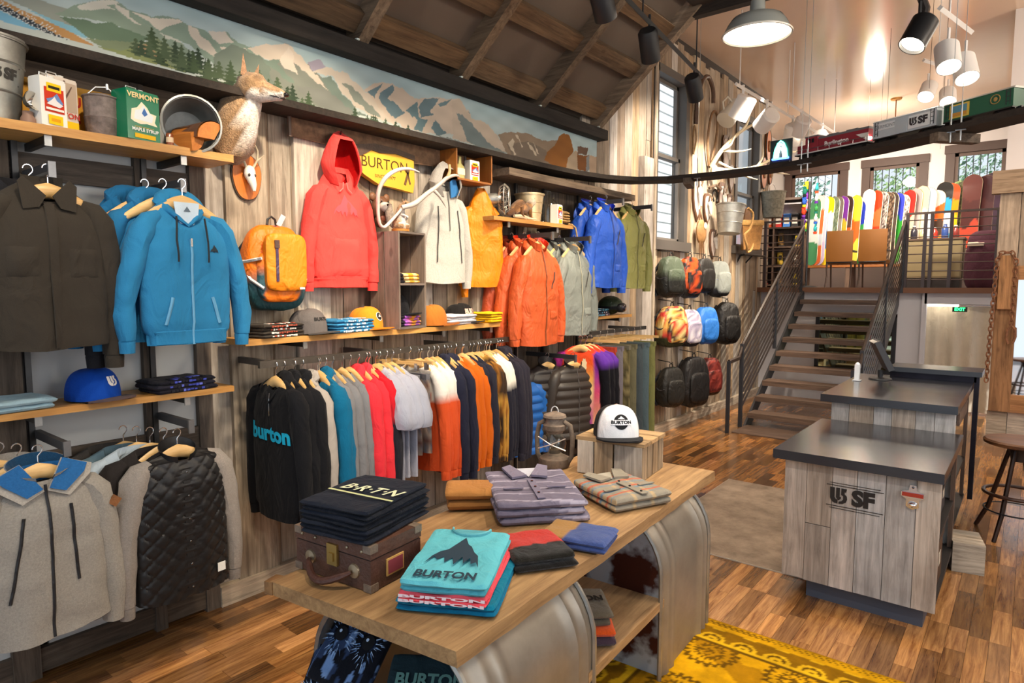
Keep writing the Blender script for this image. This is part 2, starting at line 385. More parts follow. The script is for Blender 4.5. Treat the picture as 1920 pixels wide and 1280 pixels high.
# ---- left wall: backing with openings, then planks one by one
WIN = [(7.33, 8.32, 2.37, 4.58), (10.06, 11.22, 2.42, 4.58)]
wl = MB().col('2c241e')
wl.ends(-3.86, -1.2, 0, -3.73, 7.33, 5.1); wl.ends(-3.86, 8.32, 0, -3.73, 10.06, 5.1); wl.ends(-3.86, 11.22, 0, -3.73, 11.8, 5.1)
for a, b, c, d in WIN: wl.ends(-3.86, a, 0, -3.73, b, c); wl.ends(-3.86, a, d, -3.73, b, 5.1)
wl = struct('wall_left', wl, paint)
def planks(parent, y0, y1, z0, z1, holes=(), mats=None, wr=(.12, .19), joint=.35, X=WX, seed=1, rag=0, tints=('ffffff',)):
    r = random.Random(seed); cuts = sorted({y0, y1} | {h[0] for h in holes} | {h[1] for h in holes}); ys = []
    for a, b in zip(cuts, cuts[1:]):
        n = max(1, round((b - a) / r.uniform(*wr))); w = [r.uniform(.75, 1.25) for _ in range(n)]; t = sum(w); p = a
        for k in w: ys.append((p, p + k / t * (b - a))); p += k / t * (b - a)
    for a, b in ys:
        if b - a < .02: continue
        mid = (a + b) / 2; segs = [(z0, z1 - (r.random() * rag if rag else 0))]
        for h in holes:
            if h[0] - 1e-6 <= mid <= h[1]:
                n = []
                for s, e in segs:
                    if s < h[2]: n.append((s, min(e, h[2])))
                    if e > h[3]: n.append((max(s, h[3]), e))
                segs = n
        for s, e in segs:
            parts = [(s, e)]
            if e - s > .9 and r.random() < joint:
                k = s + (e - s) * r.uniform(.25, .75); parts = [(s, k), (k, e)]
            for s2, e2 in parts:
                if e2 - s2 < .03: continue
                pr = r.uniform(.0, .012)
                MB().ends(X - .028, a + .0025, s2 + .002, X + pr, b - .0025, e2 - .002).build('plank', r.choice(mats), parent, smooth=False, color=r.choice(tints))
LT = ('ffffff', 'f4e6d4', 'e2d2bf', 'f6efe6', 'd8cabb')
planks(wl, 1.80, 4.19, .12, 3.0, mats=[barn[2], barn[2], barng[2]], seed=3, tints=LT)
planks(wl, 4.19, 6.30, .12, 3.0, mats=[barnd[2], barnd[2], barn[2]], seed=4, joint=.2)
planks(wl, 6.30, 7.26, .12, 4.95, mats=[barng[2], barn[2]], seed=5, rag=.05, joint=.6, tints=LT)
planks(wl, 5.75, 6.30, 3.0, 4.95, mats=[barng[2], barn[2]], seed=8, joint=.6, tints=LT)
planks(wl, 7.26, 11.8, .12, 5.0, [(a, b, c, d) for a, b, c, d in WIN], mats=[barn[2], barng[2], barn[2]], seed=6, rag=.12, joint=.3, tints=LT)
# baseboard
for a, b in ((1.8, 4.19), (6.9, 11.7)):
    struct('baseboard_left', MB().ends(-3.70, a, 0, -3.64, b, .12), barn[1])
# proud boards of the wall: posts that mark the bays
def post(x0, y0, z0, x1, y1, z1, m, name='post'): return MB().ends(x0, y0, z0, x1, y1, z1).build(name, m, wl, smooth=False)
post(-3.70, 2.375, .12, -3.655, 2.62, 2.93, barn[2]); post(-3.70, 1.925, .12, -3.66, 2.19, 2.95, barn[2])
post(-3.72, 2.20, .12, -3.69, 2.235, 2.95, barnd[2])
post(-3.70, 4.02, .12, -3.60, 4.19, 2.9, barn[2]); post(-3.70, 6.98, 0, -3.62, 7.26, 3.4, barng[2]); post(-3.62, 7.215, 0, -3.60, 7.26, 4.9, barn[2])
# ---- left bay: white panels between studs and dark battens
for a, b in ((.2, .86), (.955, 1.446), (1.50, 1.72)):
    MB().col('d5d6d4').ends(-3.72, a, .1, -3.695, b, 2.95).build('wall_panel', wallpaint, wl, smooth=False)
for a, b in ((.80, .91), (1.44, 1.50), (1.72, 1.80)):
    MB().ends(-3.71, a, .0, -3.655, b, 2.95).build('stud', barnd[2], wl, smooth=False)
for a, b, z0, z1 in ((.2, 1.72, 2.39, 2.51), (.2, 1.72, .96, 1.10), (.2, 1.72, 2.80, 2.95), (.2, 1.72, .02, .14), (.2, 1.44, 1.72, 1.9)):
    MB().ends(-3.70, a, z0, -3.668, b, z1).build('batten', barnd[1], wl, smooth=False)
# slotted shelf standards
for y in (.93, 1.48, 4.60, 5.02, 5.62):
    s = MB().col('4a4a4a').ends(-3.665, y - .012, .2, -3.64, y + .012, 2.9).build('shelf_standard', steel, wl, smooth=False)
# ---- windows in the left wall
def window_left(name, a, b, c, d, mid, wd=.1):
    f = MB().col('57524d')
    f.ends(-3.86, a, c, -3.67, a + wd, d); f.ends(-3.86, b - wd, c, -3.67, b, d); f.ends(-3.86, a, d - wd, -3.67, b, d); f.ends(-3.86, a - .04, c - .03, -3.63, b + .06, c + .09)
    w = struct(name, f, paint)
    for k, (z0, z1, x) in enumerate(((c + .09, mid + .03, -3.77), (mid - .02, d - wd, -3.81))):
        s = MB().col('6b655f'); ya, yb = a + wd, b - wd; t = .045
        s.ends(x - .02, ya, z0, x + .02, ya + t, z1); s.ends(x - .02, yb - t, z0, x + .02, yb, z1); s.ends(x - .02, ya, z0, x + .02, yb, z0 + t); s.ends(x - .02, ya, z1 - t, x + .02, yb, z1)
        so = s.build('sash', paint, w, smooth=False)
        MB().ends(x - .003, ya + t, z0 + t, x + .003, yb - t, z1 - t).build('pane', pane, so, smooth=False)
window_left('window_1', *WIN[0], 3.52); window_left('window_2', *WIN[1], 3.35)
# clapboard house next door, seen through both windows
nb = struct('neighbour_wall', MB().col('c9cdd0').ends(-8.6, 5.5, 0, -8.25, 36, 9), wallpaint)
for k in range(26):
    MB().col('e6e9ea').box((-8.22, 21, 1.9 + k * .27), (.04, 29, .285), ry=-.12).build('siding_board', wallpaint, nb, smooth=False)
# ---- the roof slope with rafters and purlins (pieces of the ceiling)
sl = math.atan2(.98, 1.14); ux, uz = math.cos(sl), math.sin(sl); nx, nz = -uz, ux     # along the slope, out of it
def slope_box(y0, y1, t0, t1, n0, n1):
    vs = []
    for n in (n0, n1):
        for y, t in ((y0, t0), (y1, t0), (y1, t1), (y0, t1)): vs.append((-3.70 + ux * t + nx * n, y, 3.46 + uz * t + nz * n))
    return MB().add(vs, [(3, 2, 1, 0), (4, 5, 6, 7), (0, 1, 5, 4), (1, 2, 6, 5), (2, 3, 7, 6), (3, 0, 4, 7)])
m = slope_box(-.3, 6.0, -.1, 1.62, .13, .17); m.c = [lin('6a5c50')] * 8
ce = struct('ceiling', m, paint)
raf = [.0, .95, 1.92, 2.895, 3.893, 4.936, 5.95]
for y in raf: slope_box(y - .045, y + .045, -.02, 1.60, -.01, .13).build('rafter', barn[0], ce, smooth=False, color='b0a090')
for a, b in zip(raf, raf[1:]):
    for k, t in enumerate((.16, .62, 1.12)):
        q = R.uniform(-.05, .05)
        slope_box(a + .045, b - .045, t + q, t + q + .15, .05, .128).build('purlin', barn[1], ce, smooth=False, color='9a8268')
for y in raf[2:]: MB().col('b9c2b8').lathe([(.012, -.05), (.02, -.03), (.012, -.01), (.02, .01), (.012, .03), (.018, .05)], 8).build('insulator', gloss, ce, loc=(-3.58, y - .07, 3.47))
struct('trim_1', MB().ends(-3.72, -.3, 3.40, -3.55, 6.02, 3.50), barnd[1], color='6a6a6c')
struct('ceiling.001', MB().col('3a322c').ends(-2.6, -.6, 4.46, 3.2, 6.0, 4.52), paint)
struct('trim_2', MB().ends(-2.75, 5.93, 4.38, 3.2, 6.02, 4.62), barnd[0], color='8f8478')
struct('wall_gable', MB().col('c9ac8c').ends(-2.75, 6.02, 4.6, 3.2, 6.05, 5.05), wallpaint)
struct('ceiling.002', MB().col('d9bda6').ends(-3.74, 6.02, 5.05, 3.2, 15.6, 5.1), ceilpaint)
struct('ceiling.003', MB().col('d9bda6').ends(-4.65, 11.8, 5.05, -3.74, 15.6, 5.1), ceilpaint)
# ---- landing, wall under it, far room
struct('floor.001', MB().col('7a5238').ends(-4.6, 11.8, 1.80, .8, 15.6, 1.85).ends(-3.72, 11.35, 1.80, .8, 11.8, 1.85), gloss)
struct('floor.002', MB().col('7a5238').ends(-3.7, 11.30, 1.78, -.42, 11.35, 1.86), paint)
struct('wall_under_landing', MB().col('d9d9de').ends(-3.72, 11.5, 0, -1.27, 11.6, 1.8).ends(-1.27, 11.42, 1.62, -.42, 11.5, 1.8).ends(-1.30, 11.42, 0, -1.24, 11.5, 1.8).ends(-1.27, 12.3, 0, -.2, 12.36, 1.8), wallpaint)
FW = [(-4.5, -3.25, 2.6, 4.47), (-2.94, -1.80, 2.6, 4.47), (-1.475, -.42, 2.6, 4.58)]
fw = MB().col('e3dcda'); xs = [-4.6] + [v for w in FW for v in w[:2]] + [.8]
for a, b in zip(xs[::2], xs[1::2]): fw.ends(a, 15.5, 1.8, b, 15.62, 5.05)
for a, b, c, d in FW: fw.ends(a, 15.5, 1.8, b, 15.62, c); fw.ends(a, 15.5, d, b, 15.62, 5.05)
struct('wall_far', fw, wallpaint)
w1 = struct('wall_left.001', MB().col('ded7d2').ends(-4.65, 11.8, 0, -4.55, 15.6, 5.1).ends(-4.65, 11.76, 0, -3.70, 11.80, 5.1), wallpaint)
for k in range(22): MB().col('e6e9ea').box((-4.22, 11.75, .3 + k * .22), (.88, .03, .235), rx=.1).build('siding_board', wallpaint, w1, smooth=False)
struct('wall_right', MB().col('ddd6d4').ends(-.30, 9.86, 1.85, -.2, 15.6, 5.05).ends(-.36, 9.62, 0, 3.2, 9.70, 2.0).ends(-.34, 9.66, 2.0, 3.2, 9.86, 5.05), wallpaint)
struct('wall_right.001', MB().col('d8d2cc').ends(3.2, -1.6, 0, 3.3, 9.9, 5.1), wallpaint)
for k, (a, b, c, d) in enumerate(FW):
    f = MB().col('4a352c'); t = .13
    f.ends(a - .02, 15.44, c, a + t, 15.5, d); f.ends(b - t, 15.44, c, b + .02, 15.5, d); f.ends(a - .04, 15.42, d - t, b + .04, 15.5, d + .03); f.ends(a, 15.44, c, b, 15.5, c + t)
    w = struct('window_%d' % (k + 3), f, paint)
    s = MB().col('5a4236'); t2 = .06; ya, yb = a + t, b - t
    s.ends(ya, 15.5, c + t, ya + t2, 15.54, d - t); s.ends(yb - t2, 15.5, c + t, yb, 15.54, d - t); s.ends(ya, 15.5, d - t - t2, yb, 15.54, d - t); s.ends(ya, 15.5, c + t, yb, 15.54, c + t + t2)
    so = s.build('sash', paint, w, smooth=False)
    MB().ends(ya + t2, 15.515, c + t + t2, yb - t2, 15.52, d - t - t2).build('pane', pane, so, smooth=False)
    n = 7
    for i in range(n):
        x = ya + (yb - ya) * (i + .5) / n; MB().col('3b4448').tube([(x, 15.7, c), (x, 15.7, d)], .009, 6).build('window_bar', black, w)
# trees beyond the far windows
def tree(label, x, y, z, r, h, seed, cols):
    t = thing('leafy_tree', label, 'tree', (x, y, z), 0, 'trees behind the shop'); q = random.Random(seed); m = MB()
    for _ in range(3400):
        d = Vector((q.gauss(0, 1), q.gauss(0, 1), q.gauss(0, 1))).normalized() * (q.random() ** .4)
        p = Vector((d.x * r, d.y * r, h + d.z * r * 1.15)); s = q.uniform(.03, .085); m.cc = lin(q.choice(cols))
        a = Vector((q.gauss(0, 1), q.gauss(0, 1), q.gauss(0, 1))).normalized(); b = a.orthogonal().normalized() * s; c = a.cross(b)
        m.add([tuple(p - b), tuple(p + c * .5), tuple(p + b), tuple(p - c * .5)], [(0, 1, 2, 3)])
    m.build('foliage', leafm, t, smooth=False, kind='stuff')
    MB().col('5b4a3c').tube([(0, 0, 0), (.05, 0, h * .5), (0, .05, h)], [.14, .11, .05], 8).build('trunk', paint, t)
tree('dark blue-green tree outside the left far window', -5.9, 19.2, .7, 1.55, 3.2, 1, ['5f8b75', '8dbca6', '4f7566', 'c8e0d8'])
tree('bright yellow-green tree outside the middle far window', -2.7, 20.0, .7, 1.55, 3.2, 2, ['9fc37a', 'c0dc9c', '7daa6a', 'e5f2d0'])
tree('deep green tree outside the right far window', -.3, 18.6, .7, 1.5, 3.3, 3, ['6f9d78', 'a0c5a0', '55806a', 'd0e6d4'])
struct('ground_outside', MB().col('8f978b').ends(-9, 15.8, .6, 6, 26, .7), paint)

# ---- staircase
TR = [(8.72 + .29 * k, .185 * (k + 1)) for k in range(9)]
st = thing('staircase', 'open-riser staircase with brown wooden treads up to the landing', 'stairs', (-2.27, 8.7, 0))
def kid(mb, name, m, root, **k): # mb in world coordinates, re-based on its root
    L = root.location; mb.v = [(x - L.x, y - L.y, z - L.z) for x, y, z in mb.v]; return mb.build(name, m, root, **k)
for y, z in TR:
    kid(MB().ends(-2.93, y, z - .07, -1.62, y + .29, z), 'tread', walnut[0], st, smooth=False)
for x in (-2.955, -1.60):
    m = MB().col('2b2a2c'); m.prism([(8.66, .0), (8.95, .0), (11.33, 1.60), (11.33, 1.82), (11.1, 1.72)], .03, lambda u, v, w, x=x: (x - .015 + w, u, v)); kid(m, 'stringer', black, st, smooth=False)
kid(MB().ends(-2.95, 8.2, -.002, -1.6, 8.75, .012), 'foot_plate', walnut[0], st, smooth=False)
def stair_rail(label, x):
    t = thing('stair_railing', label, 'railing', (x, 8.6, 0), 0)
    k = .185 / .29
    nose = lambda y: .185 + (y - 8.72) * k
    kid(MB().col('332f30').tube([(x, 8.15, .92), (x, 8.5, .94), (x, 8.66, 1.12), (x, 11.32, nose(11.32) + 1.0)], .026, 6, flat=(1.3, .8)), 'handrail', walnut[1], t, color='8a8480')
    for i in range(9):
        h = .12 + i * .095; kid(MB().col('3a3230').tube([(x, 8.66, nose(8.66) + h), (x, 11.3, nose(11.3) + h)], .020, 4, flat=(1.35, .4)), 'rail_bar', black, t)
    for y in (8.62, 10.0, 11.3):
        z0 = 0 if y < 9 else nose(y) - .05; kid(MB().col('2e3036').ends(x - .022, y - .022, z0, x + .022, y + .022, nose(y) + 1.0), 'rail_post', black, t, smooth=False)
    kid(MB().col('2e3036').ends(x - .02, 8.13, 0, x + .02, 8.17, .93), 'rail_post', black, t, smooth=False)
stair_rail('dark steel stair railing on the left, beside the plank wall', -2.99); stair_rail('dark steel stair railing on the right, behind the counters', -1.56)
def landing_rail(label, x0, x1, posts):
    t = thing('landing_railing', label, 'railing', ((x0 + x1) / 2, 11.36, 1.85), 0)
    for i in range(8): kid(MB().col('5a4a44').tube([(x0, 11.36, 1.98 + i * .125), (x1, 11.36, 1.98 + i * .125)], .008, 6), 'rail_bar', black, t)
    kid(MB().col('5a4a44').ends(x0, 11.335, 2.94, x1, 11.385, 2.97), 'top_rail', black, t, smooth=False)
    for x in posts: kid(MB().col('4a4042').ends(x - .022, 11.338, 1.85, x + .022, 11.382, 2.96), 'rail_post', black, t, smooth=False)
landing_rail('steel landing railing with thin bars, right of the stairs', -1.54, -.36, (-1.53, -1.30, -1.22, -.98, -.44))
landing_rail('short steel landing railing, left of the stairs by the plank wall', -3.68, -3.0, (-3.6, -3.02))
# ---- curved shelf carrying the model railway
path = [(-3.55, .1), (-3.55, 2.0), (-3.55, 4.6), (-3.52, 5.2), (-3.42, 5.65), (-3.22, 5.98), (-2.92, 6.16), (-2.45, 6.2), (-2.0, 6.19), (-1.62, 6.09), (-1.03, 5.81), (-.36, 5.38), (.15, 5.02), (.9, 4.4)]
trk = thing('railway_shelf', 'long dark shelf for model trains, curving from the wall across the room', 'shelf', (-3.55, 3.0, 2.95))
m = MB(); sec = [(-.12, -.02), (.12, -.02), (.12, .02), (-.12, .02)]; n = len(path)
for i, p in enumerate(path):
    a = Vector(path[max(i - 1, 0)]); b = Vector(path[min(i + 1, n - 1)]); t = (b - a).normalized(); r = Vector((t.y, -t.x))
    m.v += [(p[0] + r.x * s, p[1] + r.y * s, 2.95 + z) for s, z in sec]; m.c += [WHITE] * 4
m.f = [(i * 4 + j, i * 4 + (j + 1) % 4, i * 4 + 4 + (j + 1) % 4, i * 4 + 4 + j) for i in range(n - 1) for j in range(4)] + [(3, 2, 1, 0), tuple((n - 1) * 4 + j for j in range(4))]
kid(m, 'shelf_board', barnd[0], trk, smooth=False, color='6f6a68')
for x, y in ((-1.62, 5.98), (-1.56, 5.95), (-.5, 5.36), (-.44, 5.32), (-2.6, 6.1)):
    kid(MB().col('b9bcbc').tube([(x, y, 2.88), (x, y, 4.4 if y < 5.93 else 5.05)], .0022, 5).tube([(x, y, 2.86), (x, y, 3.12)], .006, 6).ends(x - .03, y - .012, 2.925, x + .03, y + .012, 2.93), 'hanger_rod', steel, trk)
for x, y, a in ((-2.72, 6.18, .3), (-.48, 5.45, -.7)):
    kid(MB().box((x, y, 2.9), (.07, .34, .06), rz=a), 'bracket', barnd[1], trk, smooth=False)
# ---- mural above the shelf
MUR = [
('9fa9a2',[(0.88,3.185),(1.05,3.212),(1.17,3.207),(1.20,3.206),(1.13,3.166),(1.16,3.158),(1.25,3.091),(1.11,3.129),(1.02,3.160),(0.92,3.174)]),
('8cc4dc',[(1.01,3.157),(1.12,3.138),(1.26,3.129),(1.31,3.102),(1.25,3.094),(1.17,3.099),(1.08,3.133)]),
('82bfe2',[(0.86,3.133),(0.91,3.118),(0.99,3.096),(1.07,3.072),(0.99,3.069),(0.91,3.073),(0.84,3.075)]),
('c49a66',[(0.86,3.178),(0.93,3.163),(0.98,3.147),(1.08,3.127),(1.20,3.100),(1.29,3.063),(1.20,3.064),(1.13,3.073),(1.03,3.107),(0.96,3.133),(0.87,3.153)]),
('39434f',[(0.86,3.150),(0.95,3.137),(1.02,3.112),(1.13,3.075),(1.17,3.062),(1.07,3.072),(0.99,3.098),(0.92,3.119),(0.86,3.133)]),
('93aa9c',[(1.12,3.166),(1.16,3.190),(1.21,3.234),(1.29,3.279),(1.38,3.318),(1.42,3.306),(1.45,3.285),(1.51,3.258),(1.59,3.221),(1.72,3.198),(1.81,3.115),(1.73,3.096),(1.53,3.165),(1.37,3.199),(1.25,3.186),(1.16,3.164)]),
('d9dcd5',[(1.22,3.233),(1.29,3.278),(1.38,3.315),(1.41,3.307),(1.35,3.276),(1.39,3.271),(1.33,3.255),(1.29,3.235),(1.23,3.219)]),
('dcdcd4',[(1.39,3.299),(1.45,3.281),(1.45,3.255),(1.51,3.231),(1.47,3.230),(1.42,3.257),(1.39,3.280)]),
('cfd6cf',[(1.56,3.245),(1.64,3.228),(1.72,3.196),(1.63,3.200),(1.57,3.234)]),
('8ea79b',[(1.44,3.287),(1.51,3.293),(1.56,3.286),(1.60,3.307),(1.70,3.323),(1.74,3.301),(1.81,3.308),(1.86,3.293),(1.97,3.332),(2.04,3.285),(2.18,3.294),(2.21,3.046),(1.96,3.094),(1.74,3.202),(1.59,3.221)]),
('dfdcd2',[(1.46,3.285),(1.50,3.287),(1.56,3.282),(1.70,3.319),(1.72,3.310),(1.64,3.264),(1.60,3.232),(1.56,3.245),(1.54,3.259)]),
('d9d4ca',[(1.74,3.302),(1.80,3.300),(1.81,3.273),(1.88,3.227),(1.92,3.186),(1.96,3.161),(1.88,3.170),(1.80,3.211),(1.75,3.256)]),
('dad7d0',[(1.86,3.304),(1.95,3.327),(2.01,3.286),(1.93,3.256),(1.88,3.270)]),
('e0dbd2',[(1.92,3.237),(2.01,3.256),(2.08,3.270),(2.13,3.227),(2.09,3.187),(2.03,3.215),(1.96,3.213)]),
('6f8a76',[(1.14,3.159),(1.21,3.172),(1.26,3.181),(1.29,3.174),(1.37,3.203),(1.40,3.190),(1.47,3.186),(1.55,3.181),(1.50,3.137),(1.40,3.122),(1.32,3.104),(1.26,3.094),(1.21,3.128)]),
('84967a',[(1.25,3.091),(1.32,3.104),(1.51,3.144),(1.59,3.187),(1.67,3.154),(1.75,3.114),(1.91,3.068),(1.80,3.057),(1.59,3.067),(1.40,3.063),(1.31,3.072)]),
('8b9a6b',[(1.29,3.069),(1.40,3.073),(1.53,3.144),(1.60,3.101),(1.66,3.064),(1.80,3.057),(1.66,3.050),(1.46,3.053),(1.34,3.059)]),
('b49a78',[(1.45,3.086),(1.51,3.136),(1.54,3.150),(1.56,3.126),(1.59,3.087),(1.54,3.073),(1.49,3.087)]),
('7b8c83',[(1.88,3.178),(2.00,3.276),(2.23,3.238),(2.35,3.126),(2.48,3.025),(2.27,3.014),(2.04,3.054),(1.88,3.061)]),
('879089',[(2.24,3.256),(2.36,3.319),(2.49,3.289),(2.69,3.170),(2.90,3.023),(2.58,3.037),(2.29,3.066),(2.23,3.160)]),
('dcd3c6',[(2.09,3.276),(2.15,3.303),(2.21,3.336),(2.25,3.337),(2.32,3.365),(2.35,3.372),(2.39,3.359),(2.43,3.331),(2.51,3.269),(2.58,3.214),(2.64,3.160),(2.56,3.192),(2.49,3.223),(2.43,3.258),(2.37,3.284),(2.34,3.250),(2.28,3.260),(2.23,3.246),(2.16,3.251)]),
('7d9389',[(2.25,3.251),(2.30,3.268),(2.28,3.236),(2.35,3.191),(2.40,3.137),(2.31,3.166),(2.24,3.209),(2.17,3.230)]),
('e4ddd2',[(2.30,3.272),(2.36,3.359),(2.40,3.315),(2.39,3.272),(2.43,3.209),(2.35,3.223),(2.30,3.241)]),
('a9a6bb',[(2.49,3.297),(2.55,3.329),(2.59,3.343),(2.63,3.308),(2.56,3.259),(2.52,3.263)]),
('d5cec2',[(2.52,3.249),(2.64,3.310),(2.71,3.303),(2.79,3.307),(2.86,3.262),(3.02,3.191),(3.23,3.050),(3.01,3.064),(2.85,3.103),(2.75,3.176),(2.67,3.259),(2.60,3.252)]),
('7c9089',[(2.58,3.222),(2.66,3.256),(2.71,3.209),(2.79,3.142),(2.88,3.081),(2.99,3.050),(2.84,3.056),(2.70,3.123),(2.62,3.190)]),
('8b9790',[(2.75,3.236),(2.84,3.230),(2.95,3.158),(3.09,3.078),(2.99,3.077),(2.86,3.138)]),
('868d89',[(2.64,3.160),(2.79,3.089),(2.90,3.041),(3.26,3.036),(2.90,2.987),(2.68,3.033),(2.48,3.075),(2.39,3.135)]),
('d6c9ba',[(2.94,3.236),(3.02,3.295),(3.10,3.319),(3.19,3.330),(3.31,3.312),(3.39,3.272),(3.53,3.306),(3.64,3.336),(3.76,3.346),(3.86,3.374),(4.00,3.299),(4.07,3.131),(3.52,3.045),(3.31,3.045),(3.13,3.087),(3.02,3.173)]),
('6f8b98',[(2.96,3.223),(3.07,3.292),(3.10,3.314),(3.05,3.244),(3.02,3.191)]),
('708c99',[(3.08,3.249),(3.19,3.325),(3.20,3.286),(3.14,3.217),(3.24,3.191),(3.30,3.148),(3.21,3.092),(3.13,3.133),(3.06,3.201)]),
('6f8994',[(3.50,3.296),(3.66,3.334),(3.61,3.270),(3.56,3.219),(3.60,3.197),(3.47,3.153),(3.44,3.225)]),
('73909a',[(3.64,3.286),(3.79,3.353),(3.73,3.294),(3.67,3.272)]),
('6b8793',[(3.83,3.337),(3.88,3.373),(4.00,3.289),(4.00,3.236),(3.89,3.267)]),
('71909a',[(3.31,3.169),(3.43,3.261),(3.44,3.148),(3.53,3.144),(3.47,3.045),(3.39,3.050),(3.43,3.125)]),
('6f8a94',[(3.57,3.092),(3.61,3.160),(3.73,3.081),(3.64,3.045)]),
('cfc3b4',[(3.79,3.337),(3.88,3.378),(3.97,3.314),(4.02,3.250),(4.17,3.257),(4.27,3.221),(4.41,3.135),(4.52,3.050),(4.13,3.045),(3.81,3.055)]),
('7f8f93',[(3.85,3.268),(3.97,3.240),(4.13,3.153),(4.27,3.078),(4.48,3.044),(4.17,3.028),(3.97,3.061)]),
('8a9290',[(3.61,3.050),(3.79,3.050),(3.97,3.039),(4.41,3.056),(4.41,2.999),(3.81,2.993)]),
('9a8a78',[(4.36,3.182),(4.48,3.226),(4.63,3.247),(4.79,3.269),(4.93,3.246),(5.08,3.247),(5.21,3.282),(5.28,3.280),(5.30,3.031),(4.87,3.008),(4.48,3.033),(4.41,3.135)]),
('84786c',[(4.48,3.124),(4.79,3.198),(5.04,3.167),(5.21,3.044),(4.87,3.020),(4.56,3.033)]),
('d8ccb8',[(4.56,3.182),(4.59,3.164),(4.56,3.113),(4.61,3.052),(4.58,3.041),(4.53,3.103),(4.50,3.133)]),
('d8ccb8',[(4.77,3.183),(4.80,3.194),(4.87,3.140),(4.93,3.090),(4.90,3.085),(4.83,3.134)]),
('d8ccb8',[(4.60,3.223),(4.62,3.227),(4.71,3.138),(4.70,3.130)]),
('d8ccb8',[(4.85,3.203),(4.88,3.190),(4.92,3.160),(4.95,3.104),(4.93,3.113),(4.89,3.167)]),
('96632e',[(5.21,3.031),(5.04,3.069),(5.08,3.149),(5.21,3.232),(5.28,3.331),(5.35,3.368),(5.44,3.371),(5.50,3.317),(5.54,3.233),(5.46,3.144),(5.40,3.044)]),
('b9a892',[(5.40,3.044),(5.44,3.153),(5.56,3.236),(5.61,3.231),(5.59,3.017)]),
('8a5a30',[(5.60,3.229),(5.63,3.208),(5.77,3.216),(5.82,3.237),(5.79,3.057),(5.60,3.058)]),
('6f5748',[(5.61,3.290),(5.81,3.302),(5.77,3.223),(5.61,3.219)]),
('8d959a',[(5.77,3.203),(5.83,3.238),(5.83,3.089),(5.77,3.055)]),
('c0aa94',[(5.83,3.232),(6.02,3.240),(6.02,3.033),(5.83,3.049)]),
]
def paint_mural():
    y0, y1, z0, z1 = .2, 5.97, 2.98, 3.42; nu, nv = 1150, 96
    U, V = np.meshgrid(np.linspace(y0, y1, nu + 1), np.linspace(z0, z1, nv + 1))
    g = (V - 3.05) / .36
    C = np.empty(U.shape + (3,))
    a, b, c = (np.array(lin(h)) for h in ('d9e2de', 'a9c9d6', 'c5d6d8'))
    w = np.clip(g, 0, 1)[..., None]; C[:] = c * (1 - w) + b * w
    C += (np.sin(U * 7 + np.sin(V * 31) * 1.3)[..., None] * .5 + .5) * .10 * (a - b)
    jit = np.clip((U - 1.0) * .8, .15, 1) * .7 * (.006 * np.sin(U * 61 + V * 13) + .004 * np.sin(U * 143 + V * 57) + .004 * np.sin(V * 190 + U * 29))
    UU, VV = U + jit, V + .7 * jit
    for h, P in MUR:
        P = np.array(P); ins = np.zeros(U.shape, bool); bx = (U > P[:, 0].min() - .03) & (U < P[:, 0].max() + .03)
        j = len(P) - 1
        for i in range(len(P)):
            xi, yi = P[i]; xj, yj = P[j]
            if yi != yj: ins ^= ((yi > VV) != (yj > VV)) & (UU < (xj - xi) * (VV - yi) / (yj - yi) + xi)
            j = i
        ins &= bx; C[ins] = lin(h)
    r = random.Random(5)
    for (ya, yb, z, n, s) in ((1.45, 2.3, 3.13, 60, .12), (2.2, 2.5, 3.08, 14, .09), (2.85, 3.15, 3.06, 12, .08), (3.2, 3.4, 3.04, 8, .06)):
        for k in range(n):
            ty = r.uniform(ya, yb); tz = z - .10 * (ty - ya) - r.random() * .06; h = s * r.uniform(.5, 1.1); col = lin(r.choice(['3f5240', '485d44', '52664e', '374a3a']))
            m = (V > tz) & (V < tz + h) & (np.abs(U - ty) < (tz + h - V) * .38 * (1 + .5 * np.sin(V * 300))); C[m] = col
    for k in range(14):     # pale lattice of the bridge
        ty = .9 + k * .018; m = np.abs((V - 3.145 + (U - .9) * .30)) < .022; C[m & (np.abs((U - ty) - .012 * np.sin(V * 150)) < .002)] = lin('dfe6ea')
    tone = 1 + .07 * np.sin(U * 19 + V * 9) * np.sin(V * 47 - U * 5); C *= tone[..., None] * np.array((.86, .80, .74))
    C = np.clip(C, 0, 1)
    m = MB(); w1 = nu + 1
    m.v = [(-3.655, float(u), float(v)) for u, v in zip(U.ravel(), V.ravel())]; m.c = C.reshape(-1, 3)
    i = np.arange((nv + 1) * w1).reshape(nv + 1, w1); m.f = np.stack([i[:-1, :-1], i[:-1, 1:], i[1:, 1:], i[1:, :-1]], -1).reshape(-1, 4).tolist()
    o = m.build('mural', print_ink, None, smooth=False)
    b = MB().col('c9c4b8').ends(-3.70, .2, 2.98, -3.656, 5.97, 3.42).build('mural_panel', wallpaint, o, smooth=False)
    tag(o, 'long painted mural of snowy mountains under the roof slope', 'mural')
paint_mural()
